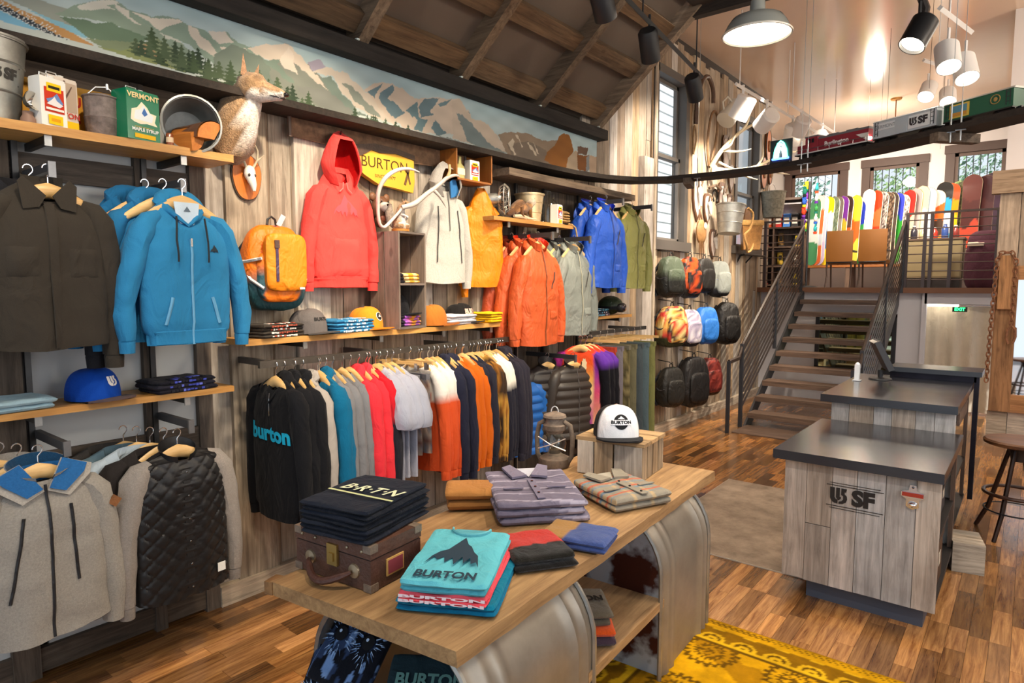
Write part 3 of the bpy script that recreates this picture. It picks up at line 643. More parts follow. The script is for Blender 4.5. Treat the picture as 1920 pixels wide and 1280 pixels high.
# ================================================================== GARMENTS
def nz(x, y, z): return noise.noise(Vector((x, y, z)))
class Garment:
    """local frame: front is -y, x to the wearer's-left as seen, z = 0 at the neck of the hanger, hanging down"""
    def __init__(s, w=.25, hem=None, L=.68, d=.06, sh=.22, drop=.06, neck=.075, fold=.012, seed=0, boxy=.75, zipgap=0, fdip=.06, band=0):
        s.w, s.hem, s.L, s.d, s.sh, s.drop, s.neck, s.fold, s.seed, s.e, s.fdip, s.band = w, hem or w, L, d, sh, drop, neck, fold, seed, boxy, fdip, band
    def wd(s, z):
        t = -z
        if t < s.drop: k = t / s.drop; return s.neck + (s.sh - s.neck) * k ** .85
        a = s.drop + .17
        if t < a: k = (t - s.drop) / .17; return s.sh + (s.w - s.sh) * (k * k * (3 - 2 * k))
        k = (t - a) / max(s.L - a, .01); w = s.w + (s.hem - s.w) * k
        if s.band and t > s.L - s.band: w *= 1 - .10 * min(1, (t - s.L + s.band) / s.band * 3)
        return w
    def dp(s, z):
        t = -z
        k = min(1, t / (s.drop + .12)); d = .030 + (s.d - .030) * k ** .7
        if s.band and t > s.L - s.band: d *= .85
        return d
    def fy(s, x, z, side=-1):
        w = s.wd(z); c = max(-1, min(1, x / w)); ca = abs(c) ** (1 / s.e); y = side * s.dp(z) * max(0, 1 - ca * ca) ** (s.e / 2)
        k = min(1, -z / s.L); a = 1.45 * s.fold * (.15 + k)
        y += a * (nz(x * 8 + s.seed * 7.3, z * 1.3, side * 3.1) + .5 * nz(x * 19 + s.seed, z * 3.5 + x * 4, side * 5)) * (1 - ca * .6)
        y += .35 * s.fold * nz(x * 5 + s.seed, z * 13, side + s.seed)
        return y
    def torso(s, colf=None, n=36, m=26, z1=None):
        mb = MB(); e = s.e; pw = lambda v: math.copysign(abs(v) ** e, v)
        zs = [-s.L + (s.L - .0) * (i / m) ** .9 for i in range(m + 1)]
        rows = []
        for i, z in enumerate(zs):
            row = []
            for j in range(n):
                a = 2 * PI * j / n; zz = min(z, -.001); w = s.wd(zz); x = w * pw(math.cos(a)); sd = 1 if math.sin(a) > 0 else -1
                y = s.fy(x, zz, sd); q = zz
                if i > m - 6:   # neckline: the front dips
                    k = (i - (m - 6)) / 6; q = zz - (s.fdip * k if sd < 0 else -.01 * k) * max(0, math.sin(a) * sd) ** .6
                q += .006 * nz(x * 7 + s.seed, 0, 1.7) * (1 if i == 0 else 0) + (-.012 * (x / max(w, .01)) ** 2 * -1 if i < 2 else 0)
                row.append((x, y, q))
            rows.append(row)
        rows.append([(x * .82, y * .8 + (.006 if y > 0 else .008), z - .035) for x, y, z in rows[-1]])     # inside of the neck
        for i, row in enumerate(rows):
            for p in row: mb.v.append(p); mb.c.append(lin(colf(p[0], p[1], p[2])) if colf else WHITE)
        R_ = len(rows); mb.f = [(i * n + j, i * n + (j + 1) % n, (i + 1) * n + (j + 1) % n, (i + 1) * n + j) for i in range(R_ - 1) for j in range(n)]
        mb.f.append(tuple(range(n - 1, -1, -1)))
        return mb
    def sleeve(s, side, L=.58, r0=.085, r1=.052, spread=.05, fwd=0., colf=None, n=12, bend=.0):
        P = [(s.sh - .065, 0, -s.drop + .006), (s.sh - .02, 0, -s.drop - .02), (s.sh + .012, 0, -s.drop - .07)]; rr = [r0 * .45, r0 * .78, r0 * .95]; k = 9
        for i in range(1, k + 1):
            t = i / k; P.append((s.sh + .012 + spread * math.sin(t * 1.9) + bend * t, -fwd * t, -s.drop - .07 - (L - .07) * t)); rr.append(r0 * .95 + (r1 - r0 * .95) * t ** .8)
        rr[-1] *= .93
        mb = MB(); P = [Vector((side * a, b, c)) for a, b, c in P]
        for i, p in enumerate(P):
            t = (P[min(i + 1, len(P) - 1)] - P[max(i - 1, 0)]).normalized(); a = Vector((0, 1, 0)); b = t.cross(a).normalized()
            for j in range(n):
                th = 2 * PI * j / n; wv = 1 + .22 * nz(j * .6 + s.seed + side * 3, p.z * 9, i * .3) + .10 * nz(th * 2, p.z * 26, s.seed)
                q = p + (a * math.cos(th) * .88 + b * math.sin(th) * .78) * rr[i] * wv
                mb.v.append(tuple(q)); mb.c.append(lin(colf(q.x, q.y, q.z)) if colf else WHITE)
        k = len(P); mb.f = [(i * n + j, i * n + (j + 1) % n, (i + 1) * n + (j + 1) % n, (i + 1) * n + j) for i in range(k - 1) for j in range(n)] + [tuple((k - 1) * n + j for j in range(n))]
        s.cuff_at = (P[-1], rr[-1]); return mb
    def cuff(s, side, h=.06):
        p, r = s.cuff_at; p = Vector(p); mb = MB()
        return mb.lathe([(r * .80, .004), (r * .88, -.008), (r * .84, -h * .5), (r * .80, -h), (r * .6, -h)], 12, (p.x, p.y, p.z), .85, .95)
    def hood_down(s, k=1.0, colf=None):
        mb = MB(); n, m = 22, 8
        for i in range(n + 1):
            a = -PI * .5 + 2 * PI * i / n           # starts at the front
            bk = (math.sin(a) + 1) / 2
            c = Vector((.098 * k * math.cos(a) * (.62 + .38 * bk), .055 * math.sin(a) + .008, -.125 + .14 * bk ** .55)); r = .009 + .034 * k * bk ** .9
            out = Vector((math.cos(a), math.sin(a), 0))
            for j in range(m):
                th = 2 * PI * j / m; q = c + out * math.cos(th) * r + Vector((0, 0, 1)) * math.sin(th) * r * 1.05; q += out * .012 * nz(a * 2 + s.seed, th, 1)
                mb.v.append(tuple(q)); mb.c.append(lin(colf(*q)) if colf else WHITE)
        mb.f = [(i * m + j, i * m + (j + 1) % m, (i + 1) * m + (j + 1) % m, (i + 1) * m + j) for i in range(n) for j in range(m)]
        b = len(mb.v); mb.ell((0, s.d * .8 + .02, -.085), (.125 * k, .035, .12), 14, 8); return mb
    def hood_up(s, H=.30, w=.135, lean=.0, inner=None):
        mb = MB(); n, m = 18, 12
        def sec(k, u):
            a = (u - .5) * 2 * 2.35; ww = w * (1 - .55 * k ** 2.2) * (.75 + .5 * min(1, k * 3)); dd = .10 * (1 - .5 * k ** 2)
            x = ww * math.sin(a) + lean * k; y = dd * math.cos(a) - .02 - .035 * k
            z = -.05 + H * k - .10 * (1 - k) * abs(u - .5) * 1.6 - .07 * k * k * abs(u - .5) * 2
            return Vector((x, y, z + .01 * nz(x * 20, k * 5, s.seed)))
        pts = [[sec(i / m, j / n) for j in range(n + 1)] for i in range(m + 1)]
        for lay in (0, 1):
            b = len(mb.v)
            for row in pts:
                for p in row:
                    q = p if lay == 0 else Vector((p.x * .93 + lean * .03, p.y * .9 - .001, p.z - .004)); mb.v.append(tuple(q)); mb.c.append(lin(inner) if (lay and inner) else WHITE)
            for i in range(m):
                for j in range(n):
                    q = (b + i * (n + 1) + j, b + i * (n + 1) + j + 1, b + (i + 1) * (n + 1) + j + 1, b + (i + 1) * (n + 1) + j); mb.f.append(q if lay else q[::-1])
        B = (m + 1) * (n + 1)
        for i in range(m):
            for j in (0, n):
                a = i * (n + 1) + j; c = a + n + 1; mb.f.append((a, c, c + B, a + B))
        t = m * (n + 1); mb.f.append(tuple(t + j for j in range(n + 1)))
        return mb
    def flap_collar(s, k=1.0):
        mb = MB()
        for q in (-1, 1):
            y = s.fy(.05, -.06) - .012
            pts = [(.012, -.055), (.075 * k, .02), (.095 * k, -.005), (.085 * k, -.10 * k), (.04, -.09 * k)]
            mb.prism([(x * q, z) for x, z in (pts if q > 0 else pts[::-1])], .006, lambda u, v, w: (u, y - w + .35 * max(0, v + .03), v))
        mb.grid(lambda u, v: (.078 * math.cos(PI * u), .045 * math.sin(PI * u) + .0, -.02 + .055 * v + .0 * u), 12, 2)
        return mb
    def stand_collar(s, h=.07, flare=.02, inner=None, gap=.35, rx=.082):
        mb = MB(); n = 20
        for lay in (0, 1):
            b = len(mb.v)
            for i in range(5):
                for j in range(n + 1):
                    a = -PI / 2 + gap + (2 * PI - 2 * gap) * j / n; k = i / 4; r = 1 + (flare / rx) * k * (1 + .25 * nz(a, k, s.seed))
                    bk = (math.sin(a) + 1) / 2
                    x, y = rx * math.cos(a) * r, .058 * math.sin(a) * r; q = .94 if lay else 1
                    mb.v.append((x * q, y * q, -.055 + .06 * bk + h * k * (.6 + .4 * bk))); mb.c.append(lin(inner) if (lay and inner) else WHITE)
            for i in range(4):
                for j in range(n):
                    q = (b + i * (n + 1) + j, b + i * (n + 1) + j + 1, b + (i + 1) * (n + 1) + j + 1, b + (i + 1) * (n + 1) + j); mb.f.append(q if not lay else q[::-1])
        B = 5 * (n + 1); t = 4 * (n + 1); mb.f += [(t + j, t + j + 1, t + B + j + 1, t + B + j) for j in range(n)]
        return mb
    def strip(s, pts, wdt=.008, lift=.004, n=14, rnd=False):
        """a zip, seam or cord lying on the front through (x,z) points"""
        P = []
        for (x0, z0), (x1, z1) in zip(pts, pts[1:]):
            for i in range(n + 1): t = i / n; x, z = x0 + (x1 - x0) * t, z0 + (z1 - z0) * t; P.append((x, s.fy(x, z) - lift, z))
        return MB().tube(P, wdt / 2, 6 if rnd else 4, flat=(1, 1) if rnd else (1, .5), up=None if rnd else (1, 0, .001))
    def patch(s, x0, x1, z0, z1, lift=.006, taper=0, n=10, colr=None):
        mb = MB()
        if colr: mb.col(colr)
        def f(u, v):
            z = z0 + (z1 - z0) * v; k = 1 - taper * v; x = (x0 + x1) / 2 + (x1 - x0) * (u - .5) * k; edge = 0 if (u in (0, 1) or v in (0, 1)) else 1
            return (x, s.fy(x, z) - lift * edge - .0008, z)
        return mb.grid(f, n, n)
    def decal(s, shape, x, z, k, ky=None, lift=.004, rot=0):
        ca, sa = math.cos(rot), math.sin(rot); mb = MB()
        return mb.flat(shape, lambda u, v: ((lambda X, Z: (X, s.fy(X, Z) - lift, Z))(x + (u * ca - v * sa) * k, z + (u * sa + v * ca) * (ky or k))))
# ---- hangers
def hanger_body():
    mb = MB(); P = []
    for i in range(13):
        t = -1 + i / 6; P.append((.195 * t, -.012 * t * t, -.012 - .10 * abs(t) ** 1.35))
    return mb.tube(P, [.011 + .011 * (1 - abs(-1 + i / 6)) + .004 * math.sin(PI * i / 12) for i in range(13)], 8, flat=(1.25, .62), up=(0, 0, 1))
def hook_body():
    P = [(0, 0, .0), (0, 0, .05)]
    for i in range(9): a = -.6 + i * (PI + .5) / 8; P.append((.0, -.018 * math.cos(a) + .0, .078 + .020 * math.sin(a)))
    return MB().tube(P, .0026, 6)
HG = hanger_body().mesh('hanger_arms'); HG.materials.append(hangw)
HK = hook_body().mesh('hook'); HK.materials.append(chrome)
def hanger(label, loc, rz, group, tilt=0):
    t = thing('wooden_hanger', label, 'hanger', (loc[0], loc[1], loc[2] - (.028 if 'long rail' not in group else .012)), (0, tilt, rz), group)
    place('arms', HG, hangw, t); h = place('hook', HK, chrome, t); h['label'] = 'bright metal hook'; h.rotation_euler = (0, 0, PI / 2)
    return t
HB = [None]
# ---- garment kinds: each returns its root Empty
def base(name, label, cat, loc, rz, group): return thing(name, label, cat, loc, rz, group)
def put(root, name, mb, m, color=None, label=None, fixed=False):
    o = mb.build(name, m, root, color=color)
    if label: o['label'] = label
    if fixed: o['tint'] = 0
    return o
def simple(name, label, cat, loc, rz, color, group=None, g=None, m=None, sl=.58, hood=None, collar=None, cuff=True, colf=None, scolf=None, r0=.078, r1=.052, spread=.035, fwd=(0, 0), hk=1.0, bands=True, tilt=0, inner=None):
    m = m or cloth; g = g or Garment(); t = base(name, label, cat, loc, (tilt, 0, rz) if tilt else rz, group)
    put(t, 'body', g.torso(colf), m, color)
    for i, sd in enumerate((-1, 1)):
        if sl: 
            put(t, 'sleeve', g.sleeve(sd, sl, r0, r1, spread, fwd[i], scolf or colf), m, color)
            if cuff:
                cm = g.cuff(sd)
                if colf: cm.c = [lin((scolf or colf)(*q)) for q in cm.v]
                put(t, 'cuff', cm, m, color)
    if hood == 'down': put(t, 'hood', g.hood_down(hk), m, color)
    if hood == 'up': put(t, 'hood', g.hood_up(inner=inner), m, color)
    if collar == 'shirt': put(t, 'collar', g.flap_collar(), m, color)
    if collar == 'stand': put(t, 'collar', g.stand_collar(), m, color)
    return t, g
FX = PI / 2        # facing into the room
# ================= left bay, upper: dark shirt jacket and blue zip hoodies
def faceout(y, z, x1=-3.2, label=None, n=4):
    t = thing('garment_rack', label, 'rack', (-3.64, y, z), 0, 'display arms of the wall racks')
    MB().col('3b3a3c').ends(0, -.012, -.02, x1 + 3.64, .012, .018).build('arm', black, t, smooth=False)
    MB().col('8f8f90').ends(x1 + 3.64 - .006, -.014, -.045, x1 + 3.646, .014, .022).build('end_plate', steel, t, smooth=False)
    return t
faceout(.965, 2.40, -3.28, 'dark display arm holding the dark shirt jackets'); faceout(1.52, 2.40, -3.3, 'dark display arm holding the blue hoodies')
faceout(.95, 1.20, -3.25, 'dark display arm holding the grey fleece jacket'); faceout(1.50, 1.20, -3.28, 'dark display arm holding the black quilted jacket')
for i, x in enumerate((-3.29, -3.36)):
    hanger(['pale wooden hanger inside the dark collared jacket', 'pale wooden hanger just behind the dark jacket'][i], (x, .95 - .05 * i, 2.34), FX, 'hangers in the left bay')
def shirt_jacket(label, loc, color, seed, detail=True, tilt=.0):
    g = Garment(.235, .225, .70, .075, .195, .085, fold=.022, seed=seed, fdip=.075)
    t, g = simple('shirt_jacket', label, 'jacket', loc, FX + tilt, color, 'dark shirt jackets in the left bay', g, cloth, .66, None, None, True, r0=.085, r1=.058, spread=.045)
    put(t, 'collar', g.flap_collar(1.15), cloth, color)
    if detail:
        put(t, 'placket', g.patch(-.022, .018, -.69, -.085, .006, n=14), cloth, color)
        for zz in (-.27,):
            put(t, 'pocket', g.patch(.06, .17, zz - .12, zz, .006, n=8), cloth, color); put(t, 'pocket', g.patch(-.17, -.06, zz - .12, zz, .006, n=8), cloth, color)
        m = MB().col('d8d8d8').box((.0, .028, -.035), (.075, .004, .05)); put(t, 'lining', m, cloth, None, 'pale inside yoke', True)
        put(t, 'size_label', MB().col('2b2724').box((.012, .024, -.04), (.022, .004, .028)), cloth, None, 'small dark sewn label', True)
    return t
shirt_jacket('near-black collared shirt jacket in front at the far left', (-3.29, .93, 2.325), '3a352f', 3, tilt=.1)
shirt_jacket('second near-black shirt jacket, mostly hidden behind the first at the left edge', (-3.40, .88, 2.32), '26262a', 5, False)
def zip_hoodie(label, loc, color, seed, detail, rot=0):
    g = Garment(.225, .215, .70, .07, .185, .085, fold=.018, seed=seed, fdip=.11, band=.075)
    t, g = simple('zip_hoodie', label, 'hoodie', loc, FX + rot, color, 'blue zip hoodies in the left bay', g, cloth, .58, 'down', None, True, r0=.078, r1=.05, spread=.095, hk=1.1)
    if detail:
        put(t, 'zip', g.strip([(.0, -.19), (.0, -.70)], .012, .004), cloth, '6fa9cf', 'blue zip down the front')
        put(t, 'zip_puller', MB().col('d8dde2').box((0, g.fy(0, -.2) - .009, -.205), (.009, .005, .04)), chrome, None, 'silver zip puller', True)
        put(t, 'lining', MB().col('c9dcec').prism([(-.062, -.012), (.062, -.012), (.055, -.07), (.0, -.185), (-.055, -.07)], .004, lambda u, v, w: (u, g.fy(0, -.1) * .65 - w, v)), cloth, None, 'pale grey lining showing at the neck', True)
        put(t, 'neck_mark', MB().col('5f6f7c').flat(poly_shape([[(-.5, -.4), (.5, -.4), (0, .5)]]), lambda u, v: (u * .035, g.fy(0, -.1) * .65 - .0055, -.045 + v * .028)), print_ink, None, 'small grey triangle print', True)
        for q in (-1, 1):
            put(t, 'drawstring', g.strip([(q * .07, -.085), (q * .078, -.20), (q * .075, -.30)], .009, .018, 6, True), cloth, '2f3438', 'dark drawstring')
            put(t, 'pocket', g.strip([(q * .10, -.47), (q * .135, -.60)], .016, .003), cloth, '6aa6cd')
        put(t, 'chest_logo', g.decal(MOUNT, .115, -.235, .045, .05), print_ink, '243038', 'small dark mountain logo')
        put(t, 'hem_band', g.patch(-.2, .2, -.698, -.63, .004, n=16), cloth, color)
    return t
zip_hoodie('bright mid-blue zip hoodie in front with dark drawstrings', (-3.27, 1.50, 2.31), '2f7fb0', 11, True, .05)
zip_hoodie('blue zip hoodie second in its row, behind the front one', (-3.37, 1.42, 2.32), '2a74a6', 12, False)
zip_hoodie('blue hoodie at the back of its row against the wall panel', (-3.47, 1.36, 2.33), '236a9c', 13, False)
for i, (x, y) in enumerate(((-3.27, 1.50), (-3.34, 1.44), (-3.42, 1.39))):
    hanger(['pale wooden hanger inside the front blue hoodie', 'pale wooden hanger inside the second blue hoodie', 'pale wooden hanger inside the rear blue hoodie'][i], (x, y, 2.345), FX, 'hangers in the left bay')
# ================= left bay, lower: grey fleece, black quilted jacket and the tees behind
def fleece_jacket(label, loc, color, seed, detail, rz=FX):
    g = Garment(.235, .24, .72, .085, .195, .085, fold=.024, seed=seed, fdip=.05)
    t, g = simple('fleece_jacket', label, 'jacket', loc, rz, color, 'fleece jackets in the left bay', g, fleece, .68, None, None, False, r0=.09, r1=.066, spread=.055)
    put(t, 'collar', g.stand_collar(.05, .03, '2a6cab' if detail else None, .30, .088), fleece, color)
    if detail:
        m = MB().col('2b6aa8').grid(lambda u, v: (.082 * math.cos(PI * u), .04 * math.sin(PI * u) - .01, -.06 + .075 * v), 12, 3); put(t, 'collar_lining', m, cloth, None, 'royal blue collar lining', True)
        for q in (-1, 1):
            for nm, cl, pts, lf in (('lapel', 'b9b2a8', [(.006, -.085), (.075, .035), (.185, -.01), (.17, -.05), (.085, -.125)], .008), ('lapel_lining', '2b6aa8', [(.012, -.075), (.078, .035), (.165, -.004), (.145, -.035), (.07, -.10)], .014)):
                put(t, nm, MB().col(cl).prism([(x * q, z) for x, z in (pts if q > 0 else pts[::-1])], .006, lambda u, v, w: (u, -.058 - lf - w + .55 * max(0, v + .04) + .12 * max(0, abs(u) - .08), v)), fleece, None, 'blue lapel lining' if cl[0] == '2' else None, True)
        put(t, 'zip', g.strip([(0, -.06), (.004, -.35), (-.004, -.715)], .012, .004), nylon, '26262a', 'black front zip')
        put(t, 'pocket_zip', g.strip([(.085, -.16), (.10, -.50)], .013, .004), nylon, '232326', 'black slanted pocket zip'); put(t, 'pocket_zip', g.strip([(-.085, -.18), (-.15, -.52)], .013, .004), nylon, '232326', 'black slanted pocket zip')
        put(t, 'leather_patch', MB().col('8a5a34').box((.262, -.062, -.20), (.042, .008, .042), ry=.7), leather, None, 'brown diamond leather patch', True)
    return t
fleece_jacket('heather grey fleece jacket with blue collar lining at the lower left', (-3.24, .84, 1.13), 'a39d94', 21, True, FX + .05)
fleece_jacket('second grey fleece jacket hanging behind the front one at the lower left', (-3.36, .78, 1.12), '8f8a84', 22, False)
for i, (x, y) in enumerate(((-3.24, .84), (-3.33, .79), (-3.42, .75))):
    hanger(['honey wooden hanger inside the grey fleece jacket', 'wooden hanger second in the row behind the grey fleece', 'wooden hanger at the rear of the row behind the grey fleece'][i], (x, y, 1.16), FX, 'hangers in the left bay')
def quilted(label, loc, rz):
    g = Garment(.225, .225, .73, .075, .20, .055, fold=.012, seed=31, fdip=.045)
    t = base('quilted_jacket', label, 'jacket', loc, rz, None)
    m = g.torso(None, 110, 90)
    vs = []
    for x, y, z in m.v:
        a = min(abs(math.sin((x + z) * 38)), abs(math.sin((x - z) * 38))); vs.append((x, y + math.copysign(.011 * min(1, a * 2.2) ** .6, y), z))
    m.v = vs; put(t, 'body', m, quilt, '1d1c1d')
    for sd in (-1, 1):
        put(t, 'sleeve', g.sleeve(sd, .64, .082, .05, .06), fleece, '9b928a', 'heather grey jersey sleeve'); put(t, 'cuff', g.cuff(sd), fleece, '8d857e', 'grey ribbed cuff')
    put(t, 'collar', g.stand_collar(.05, .01), quilt, '1d1c1d')
    put(t, 'placket', g.patch(-.02, .02, -.725, -.06, .008, n=14), quilt, '232223')
    for k in range(6): put(t, 'snap', MB().col('8c8c8c').ell((0, g.fy(0, -.1 - k * .115) - .020, -.1 - k * .115), (.005, .003, .005), 8, 6), chrome, None, 'small metal snap', True)
    put(t, 'hem_label', MB().col('e6e4de').box((.155, g.fy(.155, -.63) - .024, -.63), (.04, .004, .045)), cloth, None, 'white square hem label', True)
    put(t, 'neck_label', MB().col('d9d9d9').flat(poly_shape([[(-.5, -.5), (.5, -.5), (0, .5)]]), lambda u, v: (u * .02, .02, -.045 + v * .026)), print_ink, None, 'white arrowhead neck mark', True)
    return t
quilted('black diamond-quilted jacket with grey jersey sleeves in the left bay', (-3.26, 1.42, 1.09), FX + .05)
for i, (x, y, c, l) in enumerate(((-3.33, 1.33, '2e2a29', 'dark charcoal long-sleeved top behind the quilted jacket'), (-3.41, 1.28, 'b9c9d6', 'pale blue-grey tee behind the quilted jacket'), (-3.49, 1.25, '5d7684', 'slate blue tee behind the pale tee in the left bay'), (-3.57, 1.21, '4a4643', 'dark grey top at the back of the quilted jacket row'))):
    simple('hung_shirt', l, 'shirt', (x, y, 1.10), FX, c, 'tops behind the quilted jacket', Garment(.215, .21, .64, .03, .19, .055, fold=.006, seed=40 + i), cloth, (.66, .26, .26, .6)[i], r0=.075, r1=(.05, .085, .08, .05)[i], cuff=False)
for i, x in enumerate((-3.24, -3.31, -3.38, -3.45, -3.52)):
    hanger('wooden hanger, %s of five over the quilted jacket row' % ('front', 'second', 'third', 'fourth', 'rear')[i], (x - .02, 1.42 - .035 * i, 1.125), FX, 'hangers in the left bay')
# ================= middle: coral hoodie, white fleece and orange jacket on wall hooks
g = Garment(.215, .215, .78, .065, .165, .14, fold=.02, seed=51, fdip=.10, band=.07)
t, g = simple('pullover_hoodie', 'coral red pullover hoodie hung by its hood on the plank wall', 'hoodie', (-3.58, 2.655, 2.66), FX, 'ee4a45', None, g, cloth, .60, None, None, True, r0=.078, r1=.055, spread=.085)
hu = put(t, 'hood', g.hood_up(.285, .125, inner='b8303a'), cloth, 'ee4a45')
put(t, 'pocket', g.patch(-.135, .135, -.70, -.46, .014, .30), cloth, 'ee4a45'); put(t, 'hem_band', g.patch(-.22, .22, -.778, -.715, .006, n=16), cloth, 'e8453f')
for q in (-1, 1): put(t, 'drawstring', g.strip([(q * .012, -.10), (q * .02, -.14), (q * .05, -.165)], .009, .014, 5, True), cloth, 'f0706a')
put(t, 'chest_print', g.decal(MOUNT, 0, -.26, .2, .17, .003), print_ink, 'ea4c54', 'tone-on-tone pink mountain print')
MB().col('2a2522').tube([(-3.70, 2.655, 2.86), (-3.56, 2.655, 2.865), (-3.54, 2.655, 2.89)], .006, 6).build('wall_hook', black); tag(bpy.data.objects['wall_hook'], 'dark iron wall hook inside the coral hood', 'hook')
g = Garment(.21, .215, .78, .06, .16, .14, fold=.018, seed=61, fdip=.08)
t, g = simple('hooded_fleece', 'off-white hooded zip fleece hung between the antler and the orange jacket', 'jacket', (-3.57, 3.60, 2.69), FX - .05, 'bdb9b2', None, g, fleece, .62, None, None, True, r0=.075, r1=.052, spread=.08)
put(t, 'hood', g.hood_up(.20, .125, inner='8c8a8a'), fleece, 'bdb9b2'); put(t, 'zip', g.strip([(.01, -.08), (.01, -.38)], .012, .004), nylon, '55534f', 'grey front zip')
put(t, 'pocket_zip', g.strip([(.10, -.22), (.14, -.62)], .011, .004), nylon, '33312f', 'black pocket zip'); put(t, 'pocket_zip', g.strip([(-.10, -.20), (-.11, -.62)], .011, .004), nylon, '33312f', 'black pocket zip')
put(t, 'collar_flap', MB().col('3b78b4').prism([(.02, -.01), (.07, .03), (.12, -.10), (.03, -.13)], .008, lambda u, v, w: (u, g.fy(.05, -.09) - .012 - w, v)), cloth, None, 'blue turned-out collar lining', True)
g = Garment(.175, .19, .80, .07, .11, .16, neck=.03, fold=.03, seed=66, fdip=.02)
t, g = simple('rain_jacket', 'bright orange jacket hung beside the white fleece', 'jacket', (-3.55, 4.02, 2.68), FX - .6, 'ef8a0c', None, g, nylon, .66, None, None, True, r0=.07, r1=.045, spread=.02)
# ================= right bay shells on display arms
def shell(label, loc, rz, color, seed, grp, det=True, zc='8a4a24', hoodin=None, w=.255, L=.80, cat='jacket'):
    g = Garment(w, w * .98, L, .085, .19, .11, fold=.03, seed=seed, fdip=.03)
    t, g = simple('shell_jacket', label, cat, loc, rz, color, grp, g, nylon, .66, None, None, True, r0=.088, r1=.062, spread=.10)
    put(t, 'hood', g.hood_down(1.25), nylon, color); put(t, 'collar', g.stand_collar(.09, .03, hoodin or color), nylon, color)
    if det:
        put(t, 'zip', g.strip([(.0, -.03), (.0, -L + .01)], .012, .005), nylon, zc, 'front zip'); put(t, 'pocket_zip', g.strip([(.07, -.36), (.13, -.22)], .012, .005), nylon, '2f2a28', 'dark slanted chest zip')
        put(t, 'pocket_flap', g.patch(.05, .17, -.62, -.55, .008, n=6), nylon, color)
    return t
OR_ = 'orange shell jackets in the right bay'; GR_ = 'grey shell jackets in the right bay'
faceout(4.42, 2.315, -3.12, 'dark display arm holding the orange shell jackets'); faceout(5.0, 2.315, -3.12, 'dark display arm holding the grey shell jackets'); faceout(5.55, 2.70, -3.1, 'dark display arm holding the blue shell jackets'); faceout(6.15, 2.70, -3.1, 'dark display arm holding the olive jacket')
for i, (x, y) in enumerate(((-3.27, 4.42), (-3.40, 4.40), (-3.52, 4.38))):
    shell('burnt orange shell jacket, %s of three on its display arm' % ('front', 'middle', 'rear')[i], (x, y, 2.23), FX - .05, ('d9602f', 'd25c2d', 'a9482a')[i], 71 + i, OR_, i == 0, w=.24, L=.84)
    hanger('wooden hanger of the %s orange shell jacket' % ('front', 'middle', 'rear')[i], (x, y, 2.275), FX - .05, 'hangers in the right bay')
for i, (x, y) in enumerate(((-3.31, 5.03), (-3.45, 5.00))):
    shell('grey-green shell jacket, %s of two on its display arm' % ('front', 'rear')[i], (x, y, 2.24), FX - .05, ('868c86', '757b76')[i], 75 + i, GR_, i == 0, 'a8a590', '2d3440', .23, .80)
    hanger('wooden hanger of the %s grey shell jacket' % ('front', 'rear')[i], (x, y, 2.285), FX - .05, 'hangers in the right bay')
for i, (x, y) in enumerate(((-3.27, 5.52), (-3.42, 5.48))):
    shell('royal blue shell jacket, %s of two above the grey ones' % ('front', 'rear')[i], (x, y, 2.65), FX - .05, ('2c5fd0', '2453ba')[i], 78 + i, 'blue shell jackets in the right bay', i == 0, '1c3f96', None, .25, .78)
    hanger('wooden hanger of the %s blue shell jacket' % ('front', 'rear')[i], (x, y, 2.695), FX - .05, 'hangers in the right bay')
shell('olive green hooded jacket at the far end of the right bay', (-3.3, 6.10, 2.66), FX - .1, '8a8a4e', 83, None, True, '5c5c34', None, .22, .80); hanger('wooden hanger of the olive jacket', (-3.3, 6.10, 2.70), FX - .1, 'hangers in the right bay')
def puffer(label, loc, rz, color, seed):
    g = Garment(.25, .24, .66, .09, .21, .07, fold=.008, seed=seed, fdip=.03); t = base('puffer_jacket', label, 'jacket', loc, rz, 'puffer jackets low in the right bay'); puff = lambda z: .016 * abs(math.sin(z * PI / .075))
    m = g.torso(None, 30, 44); m.v = [(x * (1 + puff(z) * .6), y + math.copysign(puff(z), y), z) for x, y, z in m.v]; put(t, 'body', m, quilt, color)
    for sd in (-1, 1): put(t, 'sleeve', g.sleeve(sd, .60, .095, .065, .05), quilt, color)
    put(t, 'collar', g.stand_collar(.07, .01), quilt, color); put(t, 'zip', g.strip([(0, -.04), (0, -.65)], .012, .012), nylon, '4a4644', 'front zip'); return t
faceout(4.75, 1.27, -3.1, 'dark display arm holding the puffer jackets')
for i, (x, y, c, l) in enumerate(((-3.20, 4.86, '3a3430', 'dark brown puffer jacket in front, low in the right bay'), (-3.34, 4.66, '2a2626', 'black puffer jacket behind the brown one, low in the right bay'), (-3.42, 4.34, '1f5fae', 'bright blue puffer jacket low behind the end of the long rail'))):
    puffer(l, (x, y, 1.19 if i < 2 else 1.10), FX - .35, c, 88 + i)
    hanger('wooden hanger of the %s puffer jacket' % ('front brown', 'black', 'blue')[i], (x, y, 1.23 if i < 2 else 1.14), FX - .35, 'hangers in the right bay')
